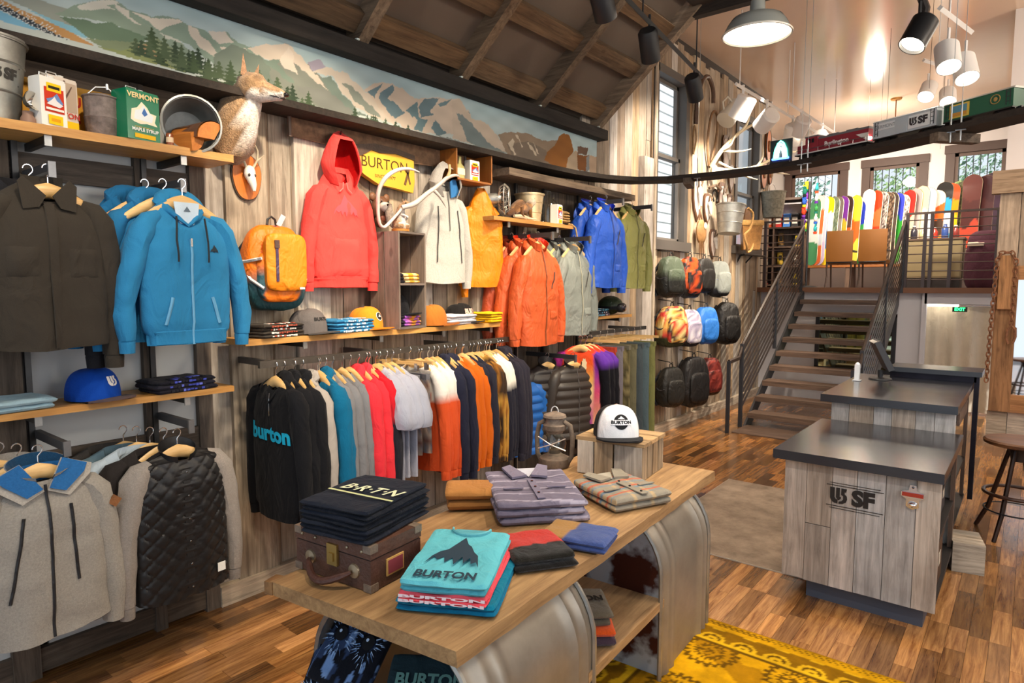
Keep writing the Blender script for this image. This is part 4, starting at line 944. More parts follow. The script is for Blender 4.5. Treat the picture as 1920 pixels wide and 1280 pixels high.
# ================= the long rail
rail = thing('clothes_rail', 'long steel clothes rail under the middle shelf, full of tops', 'clothes rail', (-3.32, 3.02, 1.46))
MB().col('6d675f').ends(-.011, -1.12, -.02, .011, 1.12, .02).build('bar', steel, rail, smooth=False)
for y in (-1.05, -.3, .45, 1.08): MB().col('4b4744').ends(-.33, y - .012, -.018, 0, y + .012, .018).build('bracket', black, rail, smooth=False)
HY_ = [1.994, 2.048, 2.109, 2.173, 2.271, 2.286, 2.326, 2.381, 2.455, 2.504, 2.577, 2.629, 2.652, 2.71, 2.746, 2.798, 2.846, 2.919, 3.004, 3.079, 3.116, 3.18, 3.233, 3.264, 3.34, 3.359, 3.398, 3.457, 3.531, 3.549, 3.6, 3.649, 3.685, 3.713, 3.772, 3.801, 3.856, 3.922, 3.964, 4.0, 4.058, 4.12]
ORD = ['first', 'second', 'third', 'fourth', 'fifth']
def redblk(x, y, z): return 'c81f2b' if z > -.33 + .1 * math.sin(x * 9) else '20222c'
def whtor(x, y, z): return 'ece7de' if z > -.24 + (.05 if abs(x) < .15 else 0) else 'd9552a'
def whtnavy(x, y, z): return 'ece6da' if z > -.30 + abs(x) * .3 else '23232f'
def plaid(a, b, c):
    def f(x, y, z):
        u, v = (x * 14 + y * 6) % 1, (z * 12) % 1
        return c if (u < .16 or v < .14) else (b if (u < .5) != (v < .5) else a)
    return f
def camo(cs, k=14):
    def f(x, y, z): n = nz(x * k, y * k, z * k) + .4 * nz(x * k * 2.3, y * 3, z * k * 2.3); return cs[0] if n > .18 else (cs[1] if n > -.08 else (cs[2] if n > -.3 else cs[3]))
    return f
RAILS = [ # kind, count, colour, words
    ('h', 3, '15161a', 'black hoodie', 1), ('h', 1, 'a8a19a', 'light grey hoodie beside the black ones', 1), ('h', 2, '0f6288', 'teal blue hoodie', 1),
    ('l', 3, '77787c', 'mid grey long-sleeved top', 1), ('h', 2, 'e03540', 'coral red hoodie', 1), ('l', 2, redblk, 'red and black colour-block top', 1),
    ('s', 4, 'a9adbd', 'pale blue-grey short-sleeved tee', 1), ('p', 2, camo(['8d8078', '5d5f6a', 'a58d7c', '6a4b43'], 26), 'pair of patterned shorts', 1),
    ('l', 4, whtor, 'white and orange colour-block top', 1), ('h', 3, '26283a', 'navy hoodie', 1), ('l', 3, 'd4661a', 'burnt orange sweater', 1),
    ('l', 2, '2a2a36', 'dark navy ribbed shirt', 1), ('l', 3, plaid('3a2a1e', '8a5a24', 'b98a3a'), 'brown and yellow plaid flannel shirt', 1), ('l', 3, whtnavy, 'white and navy raglan top', 1), ('h', 3, '2a2833', 'dark navy hoodie, last group', 1)]
# fit the list to the measured hook positions
i = 0; protos = {}
for kind, n, c, words, _ in RAILS:
    for k in range(n):
        if i >= len(HY_): break
        y = HY_[i]; first = k == 0
        ordn = (ORD[k] + ' ' + words + ' from the near end of the rail') if n > 1 else words
        grp = 'clothes on the long rail'
        tw = R.uniform(-.05, .05); lz = -.055
        loc = (-3.315 + R.uniform(-.012, .012), y, 1.36 + R.uniform(-.008, .008)); wide = .26
        if kind == 'h':
            g = Garment(.23 if i else .24, .22, .80, .034 if i else .05, .205, .06, fold=.007 if i else .014, seed=100 + i, fdip=.05, band=.06)
            t, g = simple('pullover_hoodie', ordn, 'hoodie', loc, tw, c, grp, g, cloth, .70, 'down', None, True, r0=.068, r1=.045, spread=.05, hk=.72)
            if i == 0:
                put(t, 'chest_print', g.decal(TXT['ur'], .0, -.30, .098, .098, .005), print_ink, '1fb4dc', 'bright cyan lettering')
                put(t, 'zip', g.strip([(.0, -.07), (.0, -.20)], .010, .004), chrome, 'a8a8a8', 'silver quarter zip'); put(t, 'neck_label', MB().col('e8e6e2').box((0, .02, -.04), (.06, .004, .018)), cloth, None, 'white neck label', True)
        elif kind == 'l':
            f = c if callable(c) else None
            t, g = simple('pullover_shirt', ordn, 'shirt', loc, tw, None if f else c, grp, Garment(.225, .22, .74, .026, .2, .06, fold=.006, seed=100 + i, fdip=.03), cloth, .66, None, None, True, f, None, .062, .045, .045)
        elif kind == 's':
            t, g = simple('short_sleeved_shirt', ordn, 'shirt', loc, tw, c, grp, Garment(.225, .225, .72, .022, .2, .06, fold=.006, seed=100 + i, fdip=.03), cloth, .30, None, None, False, None, None, .075, .085, .06)
            if k == 0: put(t, 'swing_tag', MB().col('a08a68').box((.19, -.05, -.50), (.055, .004, .085)), cloth, None, 'brown card swing tag', True)
        else:
            t = base('hanging_shorts', ordn, 'shorts', (loc[0], y, 1.33), tw, grp)
            m = MB()
            for q in (-1, 1): m.grid(lambda u, v: (q * .095 + (.105 + .02 * v) * math.cos(2 * PI * u) * .95, .028 * math.sin(2 * PI * u) * (1 + .3 * nz(u * 6, v * 3, i)), -.06 - .50 * v), 14, 12, True, lambda u, v, p: lin(c(*p)))
            put(t, 'legs', m, cloth); put(t, 'waistband', MB().col('6b6a70').box((0, 0, -.045), (.36, .035, .04)), cloth)
        if kind != 'p':
            hanger(('wooden hanger of the ' + (ORD[k] + ' ' if n > 1 else '') + words)[:92], (loc[0], y, 1.385), tw, 'hangers on the long rail')
        else:
            ch = thing('clip_hanger', 'straight wooden clip hanger of the %s patterned shorts' % ORD[k], 'hanger', (loc[0], y, 1.385), tw + .12, 'hangers on the long rail')
            MB().box((0, 0, -.005), (.40, .016, .022)).build('arms', hangw, ch, smooth=False); h = place('hook', HK, chrome, ch); h.rotation_euler = (0, 0, PI / 2)
            for q in (-.15, .15): MB().col('c9c9c9').box((q, 0, -.03), (.025, .02, .05)).build('clip', chrome, ch, smooth=False)
        i += 1
# ================= the short rail in the right bay: printed tees and trousers
rail = thing('clothes_rail', 'short steel clothes rail with trousers at the end of the right bay', 'clothes rail', (-3.20, 5.70, 1.45))
MB().col('55504b').ends(-.011, -.55, -.018, .011, .55, .018).build('bar', steel, rail, smooth=False)
for y in (-.4, .4): MB().col('4b4744').ends(-.36, y - .012, -.016, 0, y + .012, .016).build('bracket', black, rail, smooth=False)
def sunset(x, y, z):
    if abs(x) > .20 and z < -.2: return '17161c'
    t = -z / .68; s = [(0, 'e8402a'), (.22, 'f0602c'), (.42, 'f5b25a'), (.6, 'f6dba0'), (.8, 'ef9aa0'), (1, 'b0489a')]
    if x > .13: s = [(0, '5a3aa8'), (.3, '8a3aa0'), (.6, 'e0507a'), (1, 'f0b080')]
    if x < -.15: s = [(0, '8a2a90'), (.25, 'd8402a'), (.6, 'f2a050'), (1, 'f4d4a0')]
    for (a, ca), (b, cb) in zip(s, s[1:]):
        if t <= b: k = max(0, (t - a) / (b - a)); A, B = lin(ca), lin(cb); return tuple(A[j] + (B[j] - A[j]) * k for j in range(3))
    return s[-1][1]
for k, y in enumerate((4.97, 5.05, 5.13)):
    t, g = simple('printed_sweatshirt', 'sunset-print sweatshirt with black sleeves, %s of three' % ('front', 'middle', 'rear')[k], 'shirt', (-3.19, y, 1.34), .25, None, 'sunset-print sweatshirts', Garment(.215, .205, .70, .045 if k == 0 else .03, .205, .07, fold=.014, seed=200 + k, fdip=.05), cloth, .66, None, None, True, sunset, lambda x, y, z: '17161c' if z < -.18 else ('6a3aa8' if x > 0 else 'a83088'), .075, .05, .03)
    if k == 0: put(t, 'chest_print', g.decal(poly_shape([[(.3 * math.cos(a * PI / 8) * (1 + .25 * (a % 2)), .5 * math.sin(a * PI / 8) * (1 + .2 * (a % 2))) for a in range(16)]]), .05, -.16, .075, .11), print_ink, 'efd9b0', 'pale leaf-like print')
    hanger('wooden hanger of the %s sunset-print sweatshirt' % ('front', 'middle', 'rear')[k], (-3.19, y, 1.37), .25, 'hangers in the right bay')
TRO = [('b5432e', 'rust red trousers'), ('77727a', 'grey trousers'), (camo(['6b6242', '4d4630', '8a7d58', '3a3626'], 12), 'camouflage trousers'), ('6f6a52', 'olive brown trousers'), ('4a5358', 'slate grey trousers'), ('58686e', 'faded blue jeans'), ('7a7a4a', 'light olive trousers')]
for k, (c, l) in enumerate(TRO):
    y = 5.30 + k * .135; t = base('trousers', l + ' on the short rail', 'trousers', (-3.20, y, 1.34), .1, 'trousers on the short rail'); f = c if callable(c) else None
    for q in (-1, 1):
        m = MB(); m.grid(lambda u, v: (q * (.085 + .02 * v) + (.095 - .012 * v) * math.cos(2 * PI * u), .045 * math.sin(2 * PI * u) * (1 + .35 * nz(u * 5 + k, v * 6, q)) + .012 * nz(v * 5, k, q), -.05 - .95 * v), 14, 18, True, (lambda u, v, p: lin(f(*p))) if f else None); put(t, 'leg', m, cloth, None if f else c)
    put(t, 'waistband', MB().col('ffffff').box((0, 0, -.045), (.36, .05, .045)), cloth, '6f6a5a' if f else c)
    ch = thing('clip_hanger', 'straight wooden clip hanger of the ' + l, 'hanger', (-3.20, y, 1.37), .1, 'clip hangers on the short rail')
    MB().box((0, 0, 0), (.42, .018, .024)).build('arms', hangw, ch, smooth=False); h = place('hook', HK, chrome, ch); h.rotation_euler = (0, 0, PI / 2)
# ================================================================== SHELVES
def shelf(label, x0, x1, y0, y1, ztop, t, brs, m=None):
    s = thing('wall_shelf', label, 'shelf', ((x0 + x1) / 2, (y0 + y1) / 2, ztop - t))
    kid(MB().ends(x0, y0, ztop - t, x1, y1, ztop), 'board', m or maple[1], s, smooth=False)
    for y in brs:
        kid(MB().col('4a4846').ends(x0 - .03, y - .012, ztop - t - .035, x1 - .03, y + .012, ztop - t - .001), 'bracket', steel, s, smooth=False)
        kid(MB().col('b9b9b6').ends(x1 - .03, y - .014, ztop - t - .045, x1 - .022, y + .014, ztop - t + .004), 'bracket_tip', steel, s, smooth=False)
    return s
shelf('honey wood shelf of tins and pails at the upper left', -3.66, -3.38, .15, 1.83, 2.592, .04, (.994, 1.577))
shelf('honey wood shelf with the blue cap, lower left', -3.66, -3.38, .15, 1.785, 1.352, .03, (.894, 1.543))
shelf('long honey wood shelf of caps and folded tees in the middle', -3.65, -3.38, 1.86, 4.23, 1.597, .034, (2.252, 2.839, 3.431, 3.973))
shelf('honey wood shelf with the fan and marten, right bay', -3.60, -3.38, 3.98, 5.13, 2.45, .032, (4.2, 4.9))
shelf('short honey wood shelf with the helmet, right bay', -3.66, -3.40, 5.28, 6.32, 1.585, .03, (5.5, 6.1))
kid(MB().ends(-3.70, 4.2, 2.80, -3.40, 6.35, 2.86), 'header_board', barnd[1], bpy.data.objects['wall_left'], smooth=False)
# ================================================================== FOLDED CLOTHES
def folded_mesh(w, d, h, seed, colf=None, res=1, puff=1):
    m = MB(); nu, nv = (24, 28) if not colf else (44, 52); r = h * .75; vs = []; cs = []
    def f(top):
        def g(u, v):
            # finer steps by the rim
            a, b = .5 - .5 * math.cos(PI * u), .5 - .5 * math.cos(PI * v); a, b = (a + u) / 2, (b + v) / 2
            x, y = (a - .5) * w, (b - .5) * d; ex, ey = min(a, 1 - a) * w, min(b, 1 - b) * d
            k = 1 - min(1, min(ex, ey) / r); q = math.sqrt(max(0, 1 - k * k)); c = max(0, 1 - math.hypot(ex, ey) / .03)
            x *= 1 - .02 * c; y *= 1 - .02 * c
            return (x, y, h * (.5 + .5 * q) if top else h * (.5 - .5 * q))
        return g
    m.grid(f(True), nu, nv); m.grid(f(False), nu, nv, flip=True)
    for x, y, z in m.v:
        k = z / h; q = .5 + .5 * nz(x * 7 + seed, y * 7, seed)
        vs.append((x * (1 + .03 * nz(y * 6, z * 30, seed)) + .006 * nz(seed, k * 3, 1), y * (1 + .03 * nz(x * 6, z * 30, seed + 5)) , max(0, z + ((.007 * nz(x * 9, y * 9, seed) - .10 * h * abs(nz(x * 5, y * 3, seed + 9))) if k > .5 else 0) + .004 * nz(x * 22, y * 14, seed) * k)))
        cs.append(lin(colf(x, y, z)) if colf else WHITE)
    m.v = vs; m.c = cs; return m
ORDN = ['top', 'second', 'third', 'fourth', 'fifth', 'sixth', 'seventh', 'eighth']
def stack(words, place_, x, y, z, rz, w, d, h, n, colrs, group, seed=0, m=None, colf=None, deco=None, name='folded_shirt', cat='shirt', jit=.008, shrink=0):
    out = []; r = random.Random(seed + 77); zz = z
    for k in range(n - 1, -1, -1):
        c = colrs[k % len(colrs)]; wd = words[k] if isinstance(words, (list, tuple)) else words
        lab = ('%s%s %s' % (wd, (', %s in stack' % ORDN[k]) if n > 1 and place_ else '', place_)).strip()
        t = thing(name, lab, cat, (x + r.uniform(-jit, jit), y + r.uniform(-jit, jit), zz), rz + r.uniform(-.03, .03), group)
        put(t, 'cloth', folded_mesh(w, d, h * 1.02, seed + k, colf), m or cloth, None if colf else c)
        # the fold line along the front
        if deco: deco(t, k, w, d, h)
        zz += h; out.append(t)
    return out
def top_print(t, shape, colr, k, u=0, v=0, h=.03, ky=None, rot=0, name='print', lift=.004, lab=None):
    ca, sa = math.cos(rot), math.sin(rot)
    o = put(t, name, MB().flat(shape, lambda a, b: (u + (a * ca - b * sa) * k, v + (a * sa + b * ca) * (ky or k), h + lift + .002)), print_ink, colr, lab); return o
def crew_neck(t, w, d, h, colr, inner=None):
    P = []
    for i in range(11): a = PI + PI * i / 10; P.append((w * .25 * math.cos(a), d * .485 + d * .13 * math.sin(a), h + .003))
    put(t, 'collar', MB().tube(P, .008, 6, flat=(1, .6)), cloth, colr)
    if inner: put(t, 'neck_lining', MB().prism([(w * .2 * math.cos(PI + PI * i / 10), d * .47 + d * .12 * math.sin(PI + PI * i / 10)) for i in range(11)], .002, lambda a, b, c: (a, b, h + .002 + c)), cloth, inner)
def front_marks(cols, n=9, seed=0, sp=.62):
    """the printed patch of a tee, seen on its front fold"""
    def f(t, k, w, d, h):
        r = random.Random(seed + k); m = MB()
        for i in range(n):
            m.cc = lin(r.choice(cols)); u = (i + .5) / n - .5; a = w * sp / n * r.uniform(.55, .95)
            m.box((u * w * sp, -d / 2 * .985 - .001, h * r.uniform(.45, .6)), (a, .006, h * r.uniform(.3, .6)))
        put(t, 'print', m, print_ink)
        if k == 0:
            m = MB()
            for i in range(n): m.cc = lin(r.choice(cols)); u = (i + .5) / n - .5; a = w * sp / n * r.uniform(.5, .95); m.box((u * w * sp, -d * .33 + r.uniform(-.02, .02), h + .0045), (a, d * .2 * r.uniform(.6, 1.1), .003))
            put(t, 'top_print', m, print_ink)
    return f
SH = 1.598
stack('charcoal tee with red print', 'at near end of middle shelf', -3.49, 2.09, SH, FX + .15, .30, .22, .019, 4, ['3c3630'], 'folded charcoal tees', 1, deco=front_marks(['e9e4dc', 'a34a38', 'e9e4dc', 'b05a44'], 11, 3))
stack('blue tee with white print', 'beside the grey cap', -3.48, 2.60, SH, FX + .1, .33, .22, .021, 4, ['2f78a6', '3886b6'], 'folded blue tees', 2, deco=front_marks(['e6eef2', 'dfe8ee', '4f9ac4'], 12, 5))
stack('white tee', 'beside the brown cap', -3.48, 3.60, SH, FX + .1, .34, .22, .019, 4, ['d4d4da', 'c2c4cc', 'dcdce0', 'c9c9d2'], 'folded white tees', 3)
stack('bright yellow tee', 'at the far end of the middle shelf', -3.48, 4.06, SH, FX + .1, .32, .22, .021, 4, ['f0c31c', 'eab512'], 'folded yellow tees', 4, deco=lambda t, k, w, d, h: top_print(t, MOUNT, '4a4420', .06, .05, -.05, h) if k == 0 else None)
stack('pale blue tee', 'at the left edge of the lower shelf', -3.49, .80, 1.353, FX + .1, .30, .24, .026, 2, ['a8c6d2', '9dbcca'], 'folded pale blue tees', 5)
stack('folded blue and black patterned tee', 'right of the blue cap', -3.48, 1.53, 1.353, FX + .12, .32, .22, .022, 3, ['24232c', '2c2b36', '22212a'], 'folded dark patterned tees', 6, deco=front_marks(['4a55c0', '3d49a8', '6a76d8', '23232c'], 10, 9))
stack(['tee with teal speckles', 'dark blue speckled tee', 'tee with pink and white speckles'], 'on the short right shelf', -3.50, 5.66, 1.586, FX + .1, .34, .24, .024, 3, ['2d5566', '283346', '5a4a58'], 'folded speckled tees', 7, deco=front_marks(['5f9ab8', '2a3a4c', 'c9b4b8'], 9, 2))
# ================================================================== CAPS
def cap(label, loc, rz, crown, brim, front=None, logo=None, loc_s=.05, lcol='ffffff', under=None, lower=.0, rim=None):
    t = thing('baseball_hat', label, 'cap', loc, rz, None); t.scale = (1.22, 1.22, 1.22); m = MB()
    def f(u, v):
        a = 2 * PI * u; b = v * PI / 2; fr = max(0, -math.sin(a)); hgt = .118
        r = math.cos(b) ** .62; k = 1 - .012 * (abs(math.sin(a * 3)) < .12)
        return (.088 * math.cos(a) * r * k, .102 * math.sin(a) * r * k, hgt * (math.sin(b) ** .85) * (1 + .06 * fr))
    def cf(u, v, p):
        a = 2 * PI * u
        return lin(front) if (front and -math.sin(a) > .42 and v < .93) else lin(crown)
    m.grid(f, 36, 10, True, cf); put(t, 'crown', m, cloth)
    b = MB(); n = 16
    def g(u, v):
        a = -PI / 2 + (u - .5) * 2.5; e = .074 * v * math.cos((u - .5) * 2.5) ** .6
        x, y = .090 * math.cos(a), .104 * math.sin(a) - e
        return (x * (1 + .05 * v), y, .010 - .02 * (abs(x) / .09) ** 2 * .6 + .004 * v)
    b.grid(g, n, 5); b.grid(lambda u, v: tuple(np.array(g(u, v)) - np.array((0, 0, .006))), n, 5, flip=True)
    b.grid(lambda u, v: tuple(np.array(g(u, 1)) - np.array((0, 0, .006 * v))), n, 1); put(t, 'brim', b, cloth, brim)
    put(t, 'button', MB().ell((0, 0, .119), (.008, .008, .005), 10, 6), cloth, rim or crown)
    if logo is not None:
        def lf(u, v, q=1.02):
            a = -PI / 2 + u * loc_s / .09; bb = math.radians(32) + v * loc_s / .11; p = np.array(f((a / (2 * PI)) % 1, bb / (PI / 2))); return tuple(p * np.array((q, q, 1)))
        if isinstance(logo, list):
            for k_, (sh, c) in enumerate(logo): put(t, 'logo', MB().flat(sh, lambda u, v, k_=k_: lf(u, v, 1.02 + .008 * k_)), print_ink, c)
        else: put(t, 'logo', MB().flat(logo, lf), print_ink, lcol)
    return t
def disc(r, n=24, x=0, y=0, k=5):
    vs = [(x + r * (j + .02) / k * math.cos(2 * PI * i / n), y + r * (j + .02) / k * math.sin(2 * PI * i / n)) for j in range(k + 1) for i in range(n)]
    return vs, [(j * n + i, j * n + (i + 1) % n, j * n + n + (i + 1) % n, j * n + n + i) for j in range(k) for i in range(n)]
def rect(x0, y0, x1, y1, n=14, m=4):
    return [(x0 + (x1 - x0) * i / n, y0 + (y1 - y0) * j / m) for j in range(m + 1) for i in range(n + 1)], [(j * (n + 1) + i, j * (n + 1) + i + 1, (j + 1) * (n + 1) + i + 1, (j + 1) * (n + 1) + i) for j in range(m) for i in range(n)]
cap('royal blue cap with white logo on the lower left shelf', (-3.49, 1.14, 1.36), FX + .45, '1246a8', '5a4a4a', None, LOGO, .042, 'e9e4e0')
cap('charcoal grey cap with dark lettering on the middle shelf', (-3.49, 2.33, 1.605), FX + .35, '6a6462', '57524f', None, sc(TXT['BURTONc'], .36), .07, '2a2828')
cap('orange cap with a round black badge on the middle shelf', (-3.52, 2.80, 1.605), FX + .25, 'ee8a24', 'e07c1c', None, [(disc(.52), 'f2ede2'), (disc(.44), '1c1a18'), (sc(MOUNT, .5), 'e9e2d4')], .05)
cap('tan brown cap with an orange triangle beside the crate', (-3.47, 3.36, 1.605), FX + .9, 'b06a2a', '9a5a22', None, poly_shape([[(-.5, -.4), (.5, -.4), (0, .5)]]), .045, 'e2641c')
cap('black cap with pale block letters behind the white tees', (-3.55, 3.75, 1.605), FX + .35, '1e1c1c', '2a2626', None, sc(TXT['BURTONc'], .42, ky=.8), .07, 'cfa89a')
cap('small black cap inside the bottom of the crate', (-3.55, 3.06, 1.69), FX + .5, '18181c', '18181c')
# ================================================================== upper left shelf
Z1 = 2.593
def bucket(label, loc, r0, r1, h, m=galv, color=None, rot=(0, 0, 0), name='metal_bucket', handle=True, stencil=None, sang=0, cat='bucket'):
    t = thing(name, label, cat, loc, rot)
    color = color or 'a4a49e'; put(t, 'shell', MB().lathe([(0, 0), (r0, 0), (r0, .01), (r0 + (r1 - r0) * .3, h * .3), (r1, h), (r1 + .006, h), (r1 + .006, h - .012), (r1 - .004, h - .012), (r0 - .004, .015), (0, .015)], 32), m, color)
    put(t, 'rim', MB().lathe([(r1 + .002, h - .01), (r1 + .009, h - .004), (r1 + .009, h + .004), (r1, h + .006)], 32), m, color)
    for k in (.35, .7): put(t, 'rib', MB().lathe([(r0 + (r1 - r0) * k, h * k - .006), (r0 + (r1 - r0) * k + .004, h * k), (r0 + (r1 - r0) * k, h * k + .006)], 32), m, color)
    if handle:
        P = [(r1 * math.cos(a), 0 + .02, h * .97 + r1 * .75 * math.sin(a)) for a in [PI * i / 14 for i in range(15)]]; put(t, 'handle', MB().tube(P, .004, 6), steel)
    if stencil:
        def f(u, v): a = -PI / 2 + sang + u / r1; k = .55 + v / h; rr = r0 + (r1 - r0) * k + .002; return (rr * math.cos(a), rr * math.sin(a), h * k)
        m2 = MB(); m2.flat(sc(LOGO, stencil, -stencil * .95), f); m2.flat(sc(TXT['USF'], stencil * 1.3, stencil * .5), f)
        for q in (-1, 1): m2.flat(([(-1.9 * stencil, q * .75 * stencil), (1.6 * stencil, q * .75 * stencil), (1.6 * stencil, q * .85 * stencil), (-1.9 * stencil, q * .85 * stencil)], [(0, 1, 2, 3)]), f)
        put(t, 'stencil', m2, print_ink, '3a3835')
    return t
bucket('large galvanised bucket with black stencil at the left edge of the shelf', (-3.53, .81, Z1), .115, .155, .34, stencil=.045, sang=FX + .35, handle=False)
t = thing('tin_lamp', 'small chrome bowl lamp in front of the large bucket', 'lamp', (-3.42, .93, Z1), FX + .5)
put(t, 'base', MB().lathe([(0, 0), (.03, 0), (.028, .02), (.02, .035), (.02, .05), (0, .05)], 16), paint, '8a6a58'); m = MB().lathe([(.010, .0), (.026, -.015), (.042, -.045), (.040, -.045), (.02, -.012), (0, -.004)], 20); m.xf(Matrix.Rotation(-PI / 2 - .2, 4, 'X')); m.xf(Matrix.Translation((0, .01, .085))); put(t, 'bowl', m, chrome, 'd8d4cc')
def tin(label, loc, rz, w, d, h, body, marks, cap_=True, name='syrup_tin', texts=()):
    t = thing(name, label, 'tin', loc, rz); b = MB().col(body).box((0, 0, h / 2), (w, d, h)).box((0, 0, h + .003), (w * .97, d * .95, .008)); put(t, 'body', b, gloss)
    m = MB(); y = -d / 2 - .0015
    for k, (c, poly) in enumerate(marks): m.cc = lin(c); m.flat(poly_shape([poly]), lambda u, v: (u * w, y - k * .0006, v * h))
    put(t, 'label_print', m, print_ink)
    for j, (key, c, u, v, s) in enumerate(texts): put(t, 'lettering', MB().flat(TXT[key], lambda a, b2: (u * w + a * s, y - .0006 * (len(marks) + 1 + j), v * h + b2 * s)), print_ink, c)
    if cap_: put(t, 'cap', MB().lathe([(0, h + .006), (.014, h + .006), (.014, h + .022), (0, h + .022)], 14, (w * .15, 0, 0)), gloss, 'd9d9d4'); put(t, 'tin_handle', MB().tube([(-w * .3, 0, h + .005), (-w * .28, 0, h + .028), (w * .02, 0, h + .028), (w * .05, 0, h + .005)], .003, 6), steel)
    return t
R4 = lambda x0, y0, x1, y1: [(x0, y0), (x1, y0), (x1, y1), (x0, y1)]
SYR = [('c8391f', R4(-.36, .30, .40, .82)), ('f2c81a', R4(-.26, .74, .30, .92)), ('2a2418', R4(-.2, .80, .24, .86)), ('6a8ac0', [(-.3, .56), (-.05, .62), (.12, .72), (.36, .52), (.2, .46), (-.22, .46)]), ('e8e4e4', [(-.3, .46), (-.1, .56), (.02, .64), (.1, .56), (.35, .48), (.2, .42)]), ('f0ece4', R4(-.33, .34, .36, .39)), ('f2c81a', R4(-.26, .04, .30, .24)), ('e2a018', R4(-.16, .10, .2, .17))]
tin('white and red syrup tin with a winter picture on the upper left shelf', (-3.43, 1.01, Z1), FX + .35, .115, .07, .20, 'ece9e2', SYR)
tin('taller pale tin with bare trees behind the red one', (-3.52, 1.07, Z1), FX + .3, .14, .08, .235, 'd9cdc0', [('b9a592', R4(-.46, .4, .46, .95)), ('6a5246', R4(.05, .42, .11, .98)), ('6a5246', R4(-.2, .42, -.16, .9)), ('6a5246', [(.1, .7), (.3, .9), (.32, .88), (.12, .64)]), ('6a5246', [(.06, .6), (-.1, .85), (-.12, .83), (.05, .52)]), ('f2c81a', R4(-.48, .02, .48, .22))], True, 'syrup_tin', [('YT', 'c0392b', .18, .32, .035)])
t = thing('tin_sign', 'yellow painted tin sign leaning at the back of the upper left shelf', 'sign', (-3.64, 1.20, Z1), FX)
put(t, 'panel', MB().col('e0a01c').box((0, 0, .125), (.46, .012, .25)), paint); put(t, 'lettering', MB().flat(sc(TXT['AUTHEN'], .068, -.03, .175), lambda u, v: (u, -.0075, v)).flat(sc(TXT['B'], .07, -.02, .095), lambda u, v: (u, -.0075, v)), print_ink, 'b5331c')
t = thing('ribbed_pail', 'dark ribbed metal pail with bail handle between the tins', 'pail', (-3.50, 1.245, Z1), FX)
put(t, 'shell', MB().lathe([(0, 0), (.062, 0), (.066, .01), (.070, .085), (.073, .09), (.070, .096), (.074, .18), (.079, .185), (.077, .19), (.070, .188), (.06, .012), (0, .01)], 72, fn=lambda a, z: 1 + (.022 if (math.sin(a * 14) > 0 and .012 < z < .178) else 0)), rusty, '8a7d78')
put(t, 'lid', MB().lathe([(.072, .186), (.05, .20), (.0, .203)], 24), rusty, '9a8d88'); put(t, 'handle', MB().tube([(-.07, 0, .18), (-.02, 0, .235), (.03, 0, .245), (.04, -.01, .23), (.075, 0, .185)], .003, 6), steel)
put(t, 'grip', MB().lathe([(.006, -.014), (.008, 0), (.006, .014)], 10, (.03, 0, .246)), steel)
tin('green maple syrup tin with a white picture on the upper left shelf', (-3.44, 1.375, Z1), FX + .22, .165, .11, .225, '0f7a54', [('f4ecd0', [(-.4, .40), (-.36, .62), (-.2, .66), (-.05, .80), (.12, .70), (.2, .60), (.40, .58), (.34, .42), (.42, .34), (.1, .36), (-.1, .33), (-.3, .36)]), ('e9f0f2', [(-.3, .42), (-.26, .60), (-.1, .64), (.0, .74), (.1, .64), (.3, .54), (.25, .40)]), ('4a74b4', [(-.06, .56), (.02, .68), (.12, .56), (.02, .5)]), ('e8b92a', R4(-.3, .04, .34, .13)), ('c8a84a', R4(-.3, .265, .3, .275))], True, 'syrup_tin', [('VERMONT', 'e9d9a0', 0, .90, .034), ('MAPLE', 'eef2ee', .02, .21, .022)])
t = bpy.data.objects['syrup_tin.002']; put(t, 'side_label', MB().col('d8cfae').box((.0835, 0, .115), (.002, .085, .13)).col('e8b92a').box((.0848, -.01, .09), (.001, .05, .06)), paint)
t = thing('spice_tin', 'little brown tin between the green tin and the tipped bucket', 'tin', (-3.41, 1.515, Z1), FX); put(t, 'body', MB().lathe([(0, 0), (.017, 0), (.017, .055), (.014, .06), (0, .06)], 16), gloss, '8a4a2a'); put(t, 'band', MB().lathe([(.0176, .015), (.0176, .04)], 16), print_ink, 'd9c0a0')
bk = bucket('galvanised bucket tipped on its side, full of firewood', (-3.62, 1.69, Z1 + .135), .10, .135, .24, rot=(1.62, 0, FX - .30), handle=False, name='tipped_bucket')
def log(label, loc, rot, r, L, frac, bark='6a4a38'):
    t = thing('firewood_log', label, 'log', loc, rot); n = 9; pts = [(0, 0)] + [(r * math.cos(-frac / 2 + frac * i / n), r * math.sin(-frac / 2 + frac * i / n)) for i in range(n + 1)]
    if frac > 6: pts = pts[1:-1]
    put(t, 'wood', MB().prism(pts, L, lambda u, v, w: (u, -w, v), -L / 2), maple[1], 'f0c8a0'); pb = [(x * 1.06, y * 1.06) for x, y in pts[1 if frac < 6 else 0:]]
    m = MB(); k = len(pb); m.v = [(x, -L / 2 * .97, y) for x, y in pb] + [(x, L / 2 * .97, y) for x, y in pb]; m.c = [lin(bark)] * (2 * k); m.f = [(i, i + 1, k + i + 1, k + i) for i in range(k - 1)]; put(t, 'bark', m, leather); return t
log('orange-toned split log, left in the tipped bucket', (-3.44, 1.575, Z1 + .07), (0, .5, FX + .3), .085, .16, 2.0)
log('round log at the back of the tipped bucket', (-3.52, 1.655, Z1 + .085), (0, 0, FX + .2), .05, .14, 6.28)
log('pale split log, right in the tipped bucket', (-3.43, 1.705, Z1 + .055), (0, -2.1, FX + .1), .09, .16, 2.1)
